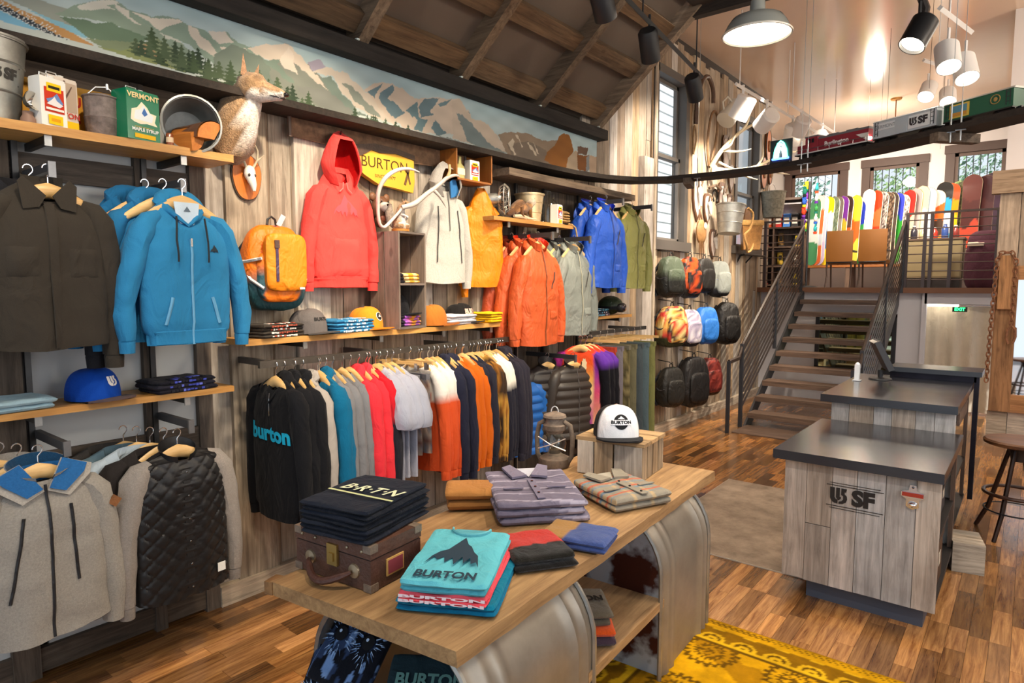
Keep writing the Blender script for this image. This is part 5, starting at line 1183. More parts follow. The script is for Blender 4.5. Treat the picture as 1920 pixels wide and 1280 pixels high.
# ================================================================== animals and mounts
t = thing('coyote_mount', 'taxidermy coyote head and shoulders mounted on the wall', 'taxidermy', (-3.66, 1.985, 2.84), (0, 0, -.28)); t.scale = (1.2, 1.2, 1.2)
F_ = ('a5876a', 'e9e1d6', '8a6a4c')
def furcol(p):
    n = nz(p[0] * 40, p[1] * 40, p[2] * 40); return lin('b3916e' if n > .1 else ('8f7052' if n < -.2 else 'a3825f'))
m = MB(); P = [(-.02, 0, -.16), (.03, -.01, -.12), (.07, -.005, -.04), (.10, .01, .04), (.14, .04, .10), (.165, .06, .125)]; m.tube(P, [.06, .10, .105, .09, .065, .04], 20, True, (1.1, .95), up=(0, 0, 1))
b = len(m.v); m.ell((.165, .055, .125), (.085, .075, .07), 18, 12)
hd = Vector((.62, .72, -.18)).normalized(); P = [Vector((.175, .065, .115)) + hd * k for k in (0, .05, .09, .125, .142)]; m.tube(P, [.062, .050, .036, .028, .016], 14, True, (.95, 1.0), up=(0, 0, 1))
m.c = [lin('ece4da') if (p[2] < .095 and p[0] > .11 and p[1] > .02) or (p[0] > .12 and -.02 < p[2] < .06 and p[1] > 0) else furcol(p) for p in m.v]
m.v = [tuple(Vector(p) * (1 + 0 * p[0]) + Vector((nz(p[0] * 60, p[1] * 60, p[2] * 60), nz(p[1] * 60, p[2] * 60, 3), nz(p[2] * 60, p[0] * 60, 7))) * .009) for p in m.v]
put(t, 'body', m, fur)
rt = Vector((-hd.y, hd.x, 0)).normalized(); up = Vector((.1, .1, 1)).normalized()
for q in (-1, 1):
    c = Vector((.155, .045, .165)) + rt * q * .045
    e = MB().col('b98a62'); tip = c + up * .095 + rt * q * .03; w = rt * .036; dpt = Vector((hd.x, hd.y, 0)) * .018
    e.add([tuple(c - w), tuple(c + w), tuple(tip), tuple(c - dpt), tuple(c + dpt * .3 + up * .03)], [(0, 4, 2), (4, 1, 2), (1, 3, 2), (3, 0, 2), (0, 1, 4), (1, 0, 3)]); put(t, 'ear', e, fur)
    put(t, 'eye', MB().col('c98a2a').ell(tuple(Vector((.18, .07, .145)) + rt * q * .036 + hd * .028), (.008, .008, .008), 10, 8), gloss)
put(t, 'nose', MB().col('1a1614').ell(tuple(Vector((.175, .065, .118)) + hd * .150), (.014, .014, .011), 10, 8), gloss)
put(t, 'mouth_line', MB().col('2a1e18').tube([tuple(Vector((.175, .065, .098)) + hd * k + rt * s) for k, s in ((.06, -.03), (.11, -.022), (.142, 0), (.11, .022), (.06, .03))], .004, 5), gloss)
t = thing('skull_plaque', 'small antlered skull on an oval slice of wood', 'trophy', (-3.66, 2.05, 2.53), FX)
pl = [(.088 * math.cos(a) * (1 + .05 * math.sin(3 * a)), .135 * math.sin(a) * (1 + .04 * math.cos(2 * a))) for a in [2 * PI * i / 26 for i in range(26)]]
put(t, 'wood_slice', MB().prism(pl, .022, lambda u, v, w: (u, -w, v)), maple[2], 'f2b878'); put(t, 'bark', MB().prism([(x * 1.06, z * 1.05) for x, z in pl], .016, lambda u, v, w: (u, -w, v)), leather, '4a3a2e')
put(t, 'skull', MB().col('f2ede4').ell((.0, -.05, .02), (.034, .03, .045), 14, 10).tube([(0, -.055, .0), (.006, -.075, -.05), (.008, -.08, -.085)], [.03, .02, .009], 10), bone)
for q in (-1, 1):
    put(t, 'antler', MB().col('cfc0a4').tube([(q * .02, -.05, .05), (q * .045, -.06, .10), (q * .04, -.075, .15), (q * .015, -.085, .19)], [.008, .006, .005, .002], 8).tube([(q * .043, -.062, .095), (q * .075, -.085, .13)], [.005, .002], 6), bone)
    put(t, 'eye_socket', MB().col('3a2e26').ell((q * .018, -.077, .005), (.008, .006, .009), 8, 6), bone)
t = thing('bear_mask', 'carved wooden bear face behind the curled antler', 'carving', (-3.66, 3.04, 2.44), FX)
put(t, 'head', MB().col('6a4630').ell((0, -.03, 0), (.075, .05, .085), 16, 12).ell((0, -.03, -.09), (.05, .035, .05), 12, 8), leather); put(t, 'muzzle', MB().col('d9cfc2').ell((0, -.075, .005), (.045, .04, .035), 14, 10), bone)
for q in (-1, 1): put(t, 'ear', MB().col('7a5236').ell((q * .062, -.02, .075), (.028, .018, .03), 10, 8), leather); put(t, 'eye', MB().col('1a1614').ell((q * .03, -.078, .04), (.007, .006, .007), 8, 6), gloss)
put(t, 'nose', MB().col('1e1816').ell((0, -.113, .015), (.014, .01, .011), 8, 6), gloss); put(t, 'tongue', MB().col('8a4a34').ell((0, -.055, -.07), (.028, .02, .03), 10, 8), leather)
t = thing('squirrel_mount', 'taxidermy squirrel standing on top of the crate', 'taxidermy', (-3.47, 3.08, 2.272), FX + .2)
put(t, 'base', MB().lathe([(0, 0), (.06, 0), (.062, .015), (0, .018)], 20), maple[0], 'f0dcc0')
m = MB(); m.tube([(0, .01, .015), (0, .01, .06), (0, 0, .12), (0, -.005, .155), (.012, -.02, .18)], [.045, .05, .036, .028, .026], 14); m.ell((.02, -.03, .185), (.026, .036, .027), 12, 9); m.tube([(.035, .02, .07), (.03, -.03, .09), (.01, -.055, .10)], [.014, .010, .007], 8).tube([(-.03, .0, .12), (-.02, -.04, .11), (0, -.055, .10)], [.011, .008, .006], 8).ell((.035, -.015, .035), (.02, .04, .025), 10, 8).ell((-.035, -.015, .035), (.02, .04, .025), 10, 8)
m.c = [lin('ded6d0') if p[1] < -.022 and .05 < p[2] < .16 else furcol(p) for p in m.v]; put(t, 'body', m, fur)
m = MB().tube([(0, .05, .03), (0, .085, .07), (-.01, .09, .14), (-.02, .07, .19)], [.016, .03, .03, .012], 10); m.c = [lin('a89a8c')] * len(m.v); put(t, 'tail', m, fur)
for q in (-1, 1): put(t, 'ear', MB().col('8a6a4c').ell((.02 + q * .016, -.02, .213), (.006, .005, .014), 8, 6), fur); put(t, 'eye', MB().col('120e0c').ell((.02 + q * .022, -.05, .192), (.005, .005, .005), 8, 6), gloss)
t = thing('shed_antler', 'big curled white antler hanging above the crate', 'antler', (-3.45, 3.08, 2.42), 0)
W_ = lambda pts: [(x + 3.45, y - 3.08, z - 2.42) for x, y, z in pts]
put(t, 'main_beam', MB().col('c9bfb4').tube(cr(W_([(-3.42, 3.05, 2.43), (-3.38, 3.13, 2.46), (-3.33, 3.20, 2.53), (-3.30, 3.27, 2.585), (-3.27, 3.34, 2.65), (-3.25, 3.40, 2.675), (-3.24, 3.43, 2.67)])), crr([.016, .019, .016, .015, .014, .010, .004]), 12), bone)
put(t, 'tine', MB().col('cdc4ba').tube(cr(W_([(-3.42, 3.06, 2.43), (-3.46, 2.98, 2.33), (-3.46, 2.92, 2.29), (-3.45, 2.875, 2.32), (-3.43, 2.85, 2.42), (-3.40, 2.835, 2.52), (-3.36, 2.86, 2.60), (-3.33, 2.93, 2.655), (-3.31, 3.02, 2.675), (-3.29, 3.10, 2.66)])), crr([.009, .011, .011, .011, .012, .014, .015, .013, .010, .003]), 12), bone)
put(t, 'tine', MB().col('c4bab0').tube(W_([(-3.31, 3.25, 2.56), (-3.30, 3.30, 2.52), (-3.30, 3.36, 2.45)]), [.014, .010, .003], 10), bone); put(t, 'tine', MB().col('c9a878').tube(W_([(-3.27, 3.345, 2.65), (-3.26, 3.36, 2.70), (-3.26, 3.355, 2.745)]), [.013, .011, .009], 10), bone)
t = thing('wooden_sign', 'yellow live-edge wooden sign with carved name on the wall', 'sign', (-3.655, 3.07, 2.71), FX)
sg = [(-.28, .05), (-.25, .12), (-.1, .15), (.1, .145), (.27, .12), (.28, -.05), (.262, -.135), (.1, -.12), (-.06, -.11), (-.18, -.06), (-.26, -.01)]
put(t, 'board', MB().prism(sg, .045, lambda u, v, w: (u, -w, v)), paint, 'e0a92e'); put(t, 'bark_edge', MB().prism([(-.285, .06), (-.26, .13), (-.1, .162), (.1, .158), (.275, .135), (.275, .10), (.1, .12), (-.05, .105), (-.12, .115), (-.2, .07), (-.25, .05)], .054, lambda u, v, w: (u, -w, v)), leather, '4a3526')
put(t, 'lettering', MB().flat(sc(TXT['BURTONthin'], .105, .0, .03), lambda u, v: (u, -.0465, v)), print_ink, '4a3210')
put(t, 'lettering', MB().flat(sc(TXT['SINCE'], .034, .0, -.055), lambda u, v: (u, -.0465, v)), print_ink, '4a3210')
put(t, 'carved_boards', MB().box((.205, -.046, -.02), (.018, .006, .14), ry=.35).box((.215, -.046, -.02), (.012, .006, .12), ry=-.3), leather, '6a4a2a'); put(t, 'hook', MB().tube([(0, .01, .155), (0, -.012, .18), (0, -.006, .205)], .003, 6), steel)
t = thing('crosscut_saw', 'long rusty crosscut saw blade hung under the railway shelf', 'saw', (-3.63, 3.12, 2.87), FX)
m = MB(); n = 56; tops = [(-.78 + 1.56 * i / n, .055 + .012 * math.sin(PI * i / n) + (.022 if i % 2 else 0)) for i in range(n + 1)]; m.prism([(-.78, -.055)] + [(-.78 + 1.56 * i / 8, -.05 - .03 * math.sin(PI * i / 8)) for i in range(1, 8)] + [(.78, -.055)] + tops[::-1], .004, lambda u, v, w: (u, -w, v)); put(t, 'blade', m, rusty, '8a6a50')
for q in (-.79, .79): put(t, 'handle', MB().tube([(q, -.005, -.06), (q, -.005, .10)], .014, 8), walnut[2])
# ---- crate of slats on the middle shelf
def slat_crate(label, loc, rz, w, d, h, slatn, midz=None, m=None):
    t = thing('wooden_crate', label, 'crate', loc, rz); m = m or barng
    for q in (-1, 1):
        for k in range(slatn): a = -d / 2 + d * k / slatn; MB().ends(q * w / 2 - .008, a + .004, 0, q * w / 2 + .008, a + d / slatn - .004, h).build('slat', m[2], t, smooth=False, color='9a8f8a')
    for k in range(3): a = -w / 2 + w * k / 3; MB().ends(a + .012, d / 2 - .008, 0, a + w / 3 - .012, d / 2 + .006, h).build('slat', m[2], t, smooth=False, color='9a8f8a')
    for z in [0, h - .014] + ([midz] if midz else []): MB().ends(-w / 2 + .004, -d / 2, z, w / 2 - .004, d / 2, z + .014).build('board', m[0], t, smooth=False, color='9a8f8a')
    return t
slat_crate('tall grey slatted crate standing on the middle shelf', (-3.50, 3.08, SH), FX + .12, .27, .27, .665, 2, .30)
stack('yellow and black printed tee', 'on the crate\u2019s inner shelf', -3.49, 3.08, SH + .315, FX + .12, .22, .2, .022, 3, ['e0b050'], 'tees inside the crate', 31, colf=lambda x, y, z: '1e1a22' if x < -.05 else ('e8c890' if nz(x * 20, y * 20, z * 9) > 0 else 'd99a2c'))
stack('purple and yellow dyed tee', 'on the crate\u2019s bottom board', -3.49, 3.08, SH + .016, FX + .12, .22, .2, .018, 4, ['e0b050'], 'dyed tees inside the crate', 35, colf=lambda x, y, z: '201a26' if x < -.07 else ('a05ab8' if nz(x * 14, y * 14, z * 30) > .1 else ('e8a03a' if x > 0 else 'c86a9a')))
# ---- open box high on the wall with a bottle and a tin
t = thing('wooden_box', 'open wooden box fixed high on the wall with a bottle inside', 'box', (-3.555, 3.84, 2.70), FX + .0)
for (a, b) in (((-.21, -.10, 0), (.21, .10, .014)), ((-.21, -.10, .246), (.21, .10, .26)), ((-.21, -.10, 0), (-.196, .10, .26)), ((.196, -.10, 0), (.21, .10, .26)), ((-.21, .088, 0), (.21, .10, .26))):
    MB().ends(*a, *b).build('board', maple[0] if a[2] != b[2] - .26 else maple[2], t, smooth=False, color='c0a488')
t = thing('glass_bottle', 'flat glass syrup bottle inside the open wall box', 'bottle', (-3.53, 3.75, 2.715), FX); put(t, 'glass', MB().col('b9b070').lathe([(0, 0), (.045, .004), (.05, .05), (.045, .10), (.016, .125), (.014, .17), (.018, .175), (0, .176)], 20, sy=.55), gloss); put(t, 'paper_label', MB().col('e9e2c8').lathe([(.0515, .035), (.0505, .085)], 20, sy=.56), print_ink)
tin('small red and white syrup tin inside the open wall box', (-3.53, 3.89, 2.715), FX, .11, .06, .155, 'ece9e2', SYR, False)
# ================================================================== right bay shelf
ZR = 2.451
t = thing('desk_fan', 'vintage steel desk fan with a wire cage on the right bay shelf', 'fan', (-3.48, 4.13, ZR), FX + .6)
put(t, 'base', MB().lathe([(0, 0), (.055, 0), (.06, .012), (.035, .03), (.018, .05), (.012, .09), (0, .09)], 20), black, '2c2a28'); m = MB().tube([(-.0, .11, .15), (0, .08, .15), (0, .0, .15), (0, -.04, .15)], [.015, .045, .05, .03], 16); put(t, 'motor', m, steel, 'd4d4cc')
cg = MB()
for i in range(18):
    a = 2 * PI * i / 18; c, s_ = math.cos(a), math.sin(a); cg.tube([(.02 * c, -.10, .15 + .02 * s_), (.09 * c, -.105, .15 + .09 * s_), (.125 * c, -.07, .15 + .125 * s_), (.10 * c, -.03, .15 + .10 * s_), (.04 * c, -.02, .15 + .04 * s_)], .0022, 4)
for r, y in ((.125, -.07), (.09, -.105)): cg.tube([(r * math.cos(2 * PI * i / 24), y, .15 + r * math.sin(2 * PI * i / 24)) for i in range(25)], .0035, 5)
put(t, 'cage', cg, steel, 'd8d4c8')
for k in range(4): 
    a = k * PI / 2 + .4; m = MB().ell((0, 0, 0), (.042, .004, .03), 10, 6); m.xf(Matrix.Translation((.05 * math.cos(a), -.065, .15 + .05 * math.sin(a))) @ Matrix.Rotation(-a, 4, 'Y') @ Matrix.Rotation(.5, 4, 'X')); put(t, 'blade', m, steel, '9a9a94')
t = thing('marten_mount', 'taxidermy marten crouching on a piece of driftwood', 'taxidermy', (-3.45, 4.47, ZR), FX + .25)
put(t, 'driftwood', MB().tube([(-.22, .0, .018), (-.1, -.02, .025), (.08, .0, .022), (.24, -.02, .016)], [.012, .02, .02, .01], 8).tube([(.0, -.02, .02), (.12, -.06, .02)], [.012, .006], 6), bone, 'e6d2b0')
m = MB().tube([(-.20, .02, .05), (-.14, .02, .09), (-.06, .02, .115), (.03, .015, .105), (.09, .01, .125), (.13, 0, .16), (.165, -.01, .175), (.20, -.015, .165)], [.03, .05, .06, .045, .042, .034, .034, .014], 16)
for x, y in ((-.13, -.02), (-.12, .05), (.06, -.02), (.07, .045)): m.tube([(x, y, .10), (x + .01, y - .005, .06), (x + .02, y - .01, .03), (x + .04, y - .012, .028)], [.028, .018, .013, .010], 8)
m.c = [lin('cfc2ae') if p[0] > .11 and p[2] > .12 else (lin('c48a4a') if nz(p[0] * 30, p[1] * 30, p[2] * 30) > .05 else lin('7a5230')) for p in m.v]; put(t, 'body', m, fur)
m = MB().tube([(-.19, .02, .06), (-.25, .03, .04), (-.29, .03, .03)], [.03, .026, .008], 10); m.c = [lin('6a4426')] * len(m.v); put(t, 'tail', m, fur)
for q in (-1, 1): put(t, 'ear', MB().col('b9a68c').ell((.15, q * .024 - .008, .205), (.008, .006, .013), 8, 6), fur); put(t, 'eye', MB().col('120e0c').ell((.18, q * .02 - .012, .183), (.005, .005, .005), 8, 6), gloss)
bucket('galvanised bucket with a small stencil behind the marten', (-3.56, 4.68, ZR), .10, .13, .25, stencil=.028, sang=-.35, handle=False, color='e8d2a8')
t = thing('glass_jug', 'big clear glass jug behind the small tin', 'jug', (-3.54, 4.94, ZR), 0); put(t, 'glass', MB().lathe([(0, 0), (.085, .004), (.09, .03), (.09, .16), (.075, .21), (.03, .25), (.024, .29), (.03, .295), (.03, .31), (.02, .312)], 24), clearg); put(t, 'handle', MB().tube([(.026, 0, .28), (.06, 0, .275), (.065, 0, .24), (.05, 0, .228)], .007, 8), clearg)
tin('red and white syrup tin at the front of the right bay shelf', (-3.42, 4.905, ZR), FX + .2, .115, .07, .165, 'ece9e2', SYR, False)
t = thing('coil_of_rope', 'loose coil of tan rope hanging off the shelf end', 'rope', (-3.46, 5.08, ZR), 0); m = MB(); P = []
for i in range(70): a = i * .42; r = .05 + .012 * math.sin(i * 1.3); P.append((r * math.cos(a) * .9, r * math.sin(a) * .7 + .01, .012 + i * .0016 + .02 * abs(math.sin(i * .21))))
m.tube(P, .007, 6); m.tube([P[0], (.07, .03, .01), (.10, .05, -.02), (.11, .06, -.10), (.10, .075, -.14)], .007, 6); m.c = [lin('c9a46c')] * len(m.v); put(t, 'cord', m, straw)
t = thing('snow_helmet', 'dark helmet with mirrored goggles on the short right shelf', 'helmet', (-3.50, 6.03, 1.587), FX + .3); put(t, 'shell', MB().col('24301e').ell((0, 0, .085), (.12, .14, .115), 20, 12, lambda d: -.25 if d.z < -.4 else 0), nylon); put(t, 'goggle_frame', MB().col('16161a').ell((0, -.115, .075), (.095, .04, .05), 16, 10, None, .6), paint); put(t, 'goggle_lens', MB().col('5a5a68').ell((0, -.135, .075), (.082, .03, .04), 16, 10, None, .6), chrome); put(t, 'strap', MB().col('1c1c20').lathe([(.125, .06), (.127, .09)], 24, sy=1.14), cloth)
# ================================================================== BACKPACKS
def backpack(label, loc, rz, w, h, d, main, lower, side=None, colf=None, grp='backpacks on the plank wall', detail=True, zipc='2a2a30', lowfrac=.25, pocket=True, m=None):
    """hangs from its loop: the origin is the hook"""
    t = thing('backpack', label, 'backpack', loc, rz, grp); m = m or nylon; zc = -.05 - h / 2; sd = len(label)
    b = MB(); b.ell((0, 0, zc), (w / 2, d / 2, h / 2), 26, 18, lambda q: .05 * nz(q.x * 2 + sd, q.y * 2, q.z * 2), .55); b.v = [(x * (1 - .16 * max(0, (z - zc) / (h / 2))), y * (1 - .3 * max(0, (z - zc) / (h / 2))), z) for x, y, z in b.v]
    lo = zc - h / 2 + h * lowfrac
    b.c = [lin(lower) if z < lo else (lin(colf(x, y, z)) if colf else lin(main)) for x, y, z in b.v]; put(t, 'body', b, m)
    if pocket:
        p = MB().ell((0, -d * .40, zc - h * .10), (w * .37, d * .22, h * .30), 20, 12, lambda q: .05 * nz(q.x * 3, q.z * 3, sd), .5)
        p.c = [lin(colf(x, y, z)) if colf else lin(main) for x, y, z in p.v]; put(t, 'front_pocket', p, m)
        put(t, 'pocket_zip', MB().tube([(w * .33 * math.cos(a), -d * .47, zc - h * .02 + h * .17 * math.sin(a)) for a in [PI * i / 12 for i in range(13)]], .005, 5), nylon, zipc)
    put(t, 'main_zip', MB().tube([(w * .42 * math.cos(a) * (1 if a else 1), -d * .18, zc + h * .12 + h * .36 * math.sin(a)) for a in [PI * i / 16 for i in range(17)]], .005, 5), nylon, zipc)
    put(t, 'haul_loop', MB().tube([(-.03, 0, -.065), (-.022, 0, -.015), (0, 0, .0), (.022, 0, -.015), (.03, 0, -.065)], .007, 6), nylon, '2a2826')
    for q in (-1, 1): put(t, 'shoulder_strap', MB().tube([(q * w * .22, d * .35, -.10), (q * w * .48, d * .55, zc + h * .1), (q * w * .50, d * .5, zc - h * .25), (q * w * .40, d * .35, zc - h * .45)], .022, 6, flat=(1, .35)), nylon, '242428'); put(t, 'side_strap', MB().tube([(q * w * .20, -d * .58, zc - h * .02), (q * w * .46, -d * .3, zc - h * .02), (q * w * .49, -d * .2, zc - h * .05), (q * w * .52, .0, zc - h * .05), (q * w * .47, d * .3, zc)], .010, 5), nylon, side or '2c2c30')
    return t
floral = camo(['c83a2e', 'ead08a', 'd9a24a', '3a2a22'], 17); firec = camo(['d9531c', '1c1a1a', '26201e', 'a83a18'], 11); speck = camo(['d9d4de', 'b6acc4', '8c86a0', 'e9e4ea'], 26); redp = camo(['7a2a24', '5c1c1a', '8f3a30', '3a1614'], 22); grn = lambda x, y, z: '55614f' if z > -.3 else '1c1d1a'
BZ = {1: 2.30, 2: 1.70, 3: .98}
BP = [('olive green and black backpack, first of the top row', 7.52, 2.30, .34, .50, .20, '55614f', '1b1c1a', None, grn), ('black and fire-patterned backpack, second of the top row', 8.08, 2.31, .31, .52, .20, '2a2422', '1a1817', None, firec),
      ('plain black backpack, third of the top row', 8.58, 2.31, .30, .46, .18, '262422', '1c1a1a', None, None), ('pale grey backpack with bright blue straps, last of the top row', 9.10, 2.29, .32, .50, .20, '8f948e', '1e1e20', '2f6fd0', None),
      ('floral cream and red backpack, first of the middle row', 7.55, 1.69, .40, .50, .22, 'd9b070', '33381f', None, floral), ('white speckled backpack, second of the middle row', 8.10, 1.63, .32, .48, .20, 'd0ccd8', '1c1b20', None, speck),
      ('bright blue backpack, third of the middle row', 8.62, 1.65, .34, .50, .22, '2f78cf', '2866b4', '2a6cc0', None), ('large black backpack, last of the middle row', 9.32, 1.70, .38, .60, .26, '1f1d1c', '171616', None, None),
      ('black backpack with teal zip, first of the bottom row', 7.58, .92, .34, .50, .20, '23221f', '1b1b1a', None, None), ('bulky black backpack, second of the bottom row', 8.22, 1.0, .42, .66, .24, '1d1b1b', '151414', None, None), ('dark red patterned backpack, last of the bottom row', 8.80, .93, .34, .52, .22, '7a2a24', '2a1412', None, redp)]
for k, (l, y, z, w, h, d, a, b, s_, cf) in enumerate(BP):
    x = -3.69 + d * .62 + .05
    backpack(l, (x, y, z), FX - .35, w * 1.15, h * 1.02, d, a, b, s_, cf, zipc='1a9a80' if k == 8 else '1c1c20')
    hk = MB().col('2a2826').tube([(-3.70, y, z + .03), (x - .02, y, z + .01), (x, y, z - .012), (x + .02, y, z + .012)], .006, 6).build('wall_hook', black)
    tag(hk, 'dark hook of the ' + l.split(',')[0], 'hook', 'hooks of the backpacks')
# the orange pack beside the coral hoodie
t = backpack('orange and teal backpack on the wall left of the coral hoodie', (-3.53, 2.13, 2.30), FX - .12, .37, .50, .20, 'ee7a1a', '1f4a52', 'ee7a1a', lambda x, y, z: '2f5560' if (z < -.30 and abs(x) > .10) else 'ee7a1a', None, True, '4a3a58', .18)
put(t, 'front_panel', MB().ell((.02, -.125, -.27), (.125, .03, .165), 18, 12, None, .35), nylon, 'f08a16'); put(t, 'panel_zip', MB().ends(-.05, -.160, -.38, -.034, -.152, -.17), nylon, '4a3a58', 'purple zip'); put(t, 'zip_tab', MB().ends(-.056, -.164, -.19, -.028, -.154, -.145), leather, '5a4038')
for q in (-1, 1): put(t, 'compression_strap', MB().tube([(q * .185, .03, -.27), (q * .17, -.06, -.265), (q * .12, -.125, -.25)], .010, 5), nylon, 'c9ccd2', 'pale grey strap'); put(t, 'compression_strap', MB().tube([(q * .185, .02, -.29), (q * .165, -.08, -.37), (q * .115, -.135, -.42)], .010, 5), nylon, 'c9ccd2', 'pale grey strap')
put(t, 'brand_tab', MB().ends(.09, -.160, -.425, .12, -.154, -.413), cloth, 'f0e9e0'); put(t, 'swing_tag', MB().box((.05, -.02, -.02), (.03, .004, .07), ry=.5), cloth, 'd0ccd0')
# ================================================================== decorations on the plank wall
def shield(label, y, z, w, h, kind='skull', x=-3.68):
    t = thing('trophy_plaque', label, 'trophy', (x, y, z), FX, 'trophy plaques on the plank wall')
    pl = [(-.5, .36), (-.36, .47), (0, .5), (.36, .47), (.5, .36), (.5, -.05), (.36, -.3), (.14, -.44), (0, -.55), (-.14, -.44), (-.36, -.3), (-.5, -.05)]
    put(t, 'shield', MB().prism([(a * w, b * h) for a, b in pl], .02, lambda u, v, q: (u, -q, v)), walnut[2], 'd9b089'); put(t, 'inlay', MB().prism([(a * w * .78, b * h * .8) for a, b in pl], .004, lambda u, v, q: (u, -.02 - q, v)), paint, 'c9b8ae')
    put(t, 'skull', MB().col('efe8dc').ell((0, -.05, h * .12), (w * .18, .03, h * .12), 12, 8).tube([(0, -.05, h * .1), (0, -.07, -h * .2)], [w * .14, w * .05], 8), bone)
    for q in (-1, 1): put(t, 'horn', MB().col('6a5844').tube([(q * w * .1, -.045, h * .2), (q * w * .22, -.06, h * .32), (q * w * .2, -.08, h * .46)], [w * .05, w * .04, w * .01], 6), bone)
for a in [('tall pale plaque just right of the near window, under the railway shelf', 8.62, 3.10, .30, .62), ('small plaque low beside the bright patch of wall', 8.98, 2.98, .24, .42), ('plaque with horns, centre of the group under the antlers', 9.52, 3.10, .28, .62), ('narrow plaque right of the centre one, by the far window', 9.82, 3.02, .22, .50), ('plaque partly hidden behind the hanging grey bucket', 9.22, 2.50, .22, .42), ('plaque above the railway shelf, behind the antlers', 9.62, 3.84, .26, .52), ('plaque above the shelf with its point by the antler tips', 9.86, 3.50, .20, .40)]: shield(*a)
def oval(label, y, z, w, h):
    t = thing('oval_plaque', label, 'trophy', (-3.68, y, z), FX, 'oval plaques at the end of the plank wall'); put(t, 'wood_slice', MB().prism([(w / 2 * math.cos(2 * PI * i / 20), h / 2 * math.sin(2 * PI * i / 20)) for i in range(20)], .025, lambda u, v, q: (u, -q, v)), maple[2], 'e0a878'); put(t, 'rim', MB().tube([(w / 2 * math.cos(2 * PI * i / 20), -.02, h / 2 * math.sin(2 * PI * i / 20)) for i in range(21)], .012, 6), leather, '4a382c'); put(t, 'ornament', MB().col('b99a78').ell((0, -.04, 0), (w * .14, .03, h * .18), 10, 8), bone)
oval('light oval wood plaque left of the neon sign', 11.35, 3.78, .30, .52); oval('taller dark-rimmed oval plaque above the light one', 11.55, 4.25, .26, .55); oval('small oval plaque close to the neon sign', 11.68, 3.80, .16, .34)
t = thing('elk_antlers', 'large pale elk antlers mounted high between the windows', 'antlers', (-3.62, 9.0, 3.50), 0)
put(t, 'skull_plate', MB().col('d9c8ac').ell((.03, 0, -.02), (.05, .08, .10), 12, 8).ell((.08, .05, -.06), (.05, .05, .07), 10, 8), bone)
def beam(pts, r0): q = cr(pts); return MB().col('dcc9a6').tube(q, [r0 * (1 - .85 * i / (len(q) - 1)) for i in range(len(q))], 8)
A1 = [(0, .06, .03), (.20, .30, .02), (.42, .62, .10), (.55, .95, .26), (.60, 1.25, .40), (.62, 1.5, .52)]; A2 = [(0, -.04, .05), (.15, -.05, .25), (.32, .10, .48), (.45, .40, .66), (.50, .75, .80), (.52, 1.05, .86)]
put(t, 'main_beam', beam(A1, .034), bone); put(t, 'main_beam', beam(A2, .034), bone)
for p, q in [((.20, .30, .02), (.45, .55, -.10)), ((.42, .62, .10), (.72, 1.15, .02)), ((.55, .95, .26), (.75, 1.45, .22)), ((.60, 1.25, .40), (.70, 1.62, .45)), ((.42, .62, .10), (.45, .75, .42)), ((.15, -.05, .25), (.35, -.10, .42)), ((.32, .10, .48), (.5, .05, .74)), ((.45, .40, .66), (.62, .45, .92)), ((.15, -.05, .25), (.45, .25, .28)), ((.10, -.02, .10), (.35, .10, -.02))]:
    mid = [(a + b) / 2 + c for a, b, c in zip(p, q, (.03, 0, -.03))]; put(t, 'tine', MB().col('e6d8bc').tube(cr([p, mid, q]), crr([.020, .015, .004]), 7), bone)
def bent(label, name, pts, r, colr, loc=(-3.66, 0, 0), cat='tool', m=None):
    t = thing(name, label, cat, (pts[0][0], pts[0][1], pts[0][2]), 0); o = pts[0]; put(t, 'frame', MB().tube(cr([(x - o[0], y - o[1], z - o[2]) for x, y, z in pts]), r, 8), m or leather, colr); return t
bent('bent dark wooden ox bow high beside the near window', 'ox_bow', [(-3.66, 8.50, 4.05), (-3.64, 8.48, 4.35), (-3.62, 8.58, 4.62), (-3.62, 8.78, 4.72), (-3.62, 8.95, 4.60), (-3.62, 8.98, 4.42)], .03, '5a4232')
bent('looped wooden snowshoe frame under the ox bow', 'snowshoe', [(-3.66, 8.98, 3.55), (-3.64, 8.86, 3.85), (-3.62, 8.90, 4.20), (-3.62, 9.05, 4.32), (-3.62, 9.15, 4.18), (-3.63, 9.10, 3.85), (-3.66, 9.0, 3.55)], .018, '8a6a4a')
bent('narrow wooden loop beside the window frame under the ox bow', 'wooden_loop', [(-3.67, 8.46, 3.65), (-3.66, 8.42, 3.85), (-3.66, 8.46, 4.02), (-3.66, 8.52, 3.85), (-3.67, 8.47, 3.65)], .012, '8a6a44')
bent('black iron horseshoe among the plaques', 'horseshoe', [(-3.67, 9.22, 3.10), (-3.67, 9.18, 3.18), (-3.67, 9.26, 3.27), (-3.67, 9.36, 3.18), (-3.67, 9.32, 3.10)], .014, '2a2624', m=rusty)
bent('crooked dark branch under the railway shelf among the plaques', 'branch', [(-3.66, 9.0, 3.26), (-3.62, 9.15, 3.31), (-3.62, 9.30, 3.27), (-3.64, 9.42, 3.30)], .018, '5a4634')
t = thing('enamel_pitcher', 'white enamel pitcher hung high above the antlers', 'pitcher', (-3.45, 9.20, 4.30), (0, .75, 1.2)); put(t, 'body', MB().lathe([(0, -.16), (.13, -.16), (.135, -.12), (.11, .05), (.10, .14), (.115, .17), (.105, .17), (.09, .13), (.12, -.14)], 24), gloss, 'e0dccf'); put(t, 'handle', MB().tube([(-.10, 0, .12), (-.20, 0, .10), (-.21, 0, -.02), (-.12, 0, -.08)], .014, 8), gloss, 'd4cfc2'); put(t, 'spout', MB().prism([(.09, .10), (.19, .19), (.10, .17)], .06, lambda u, v, q: (u, q - .03, v)), gloss, 'e0dccf')
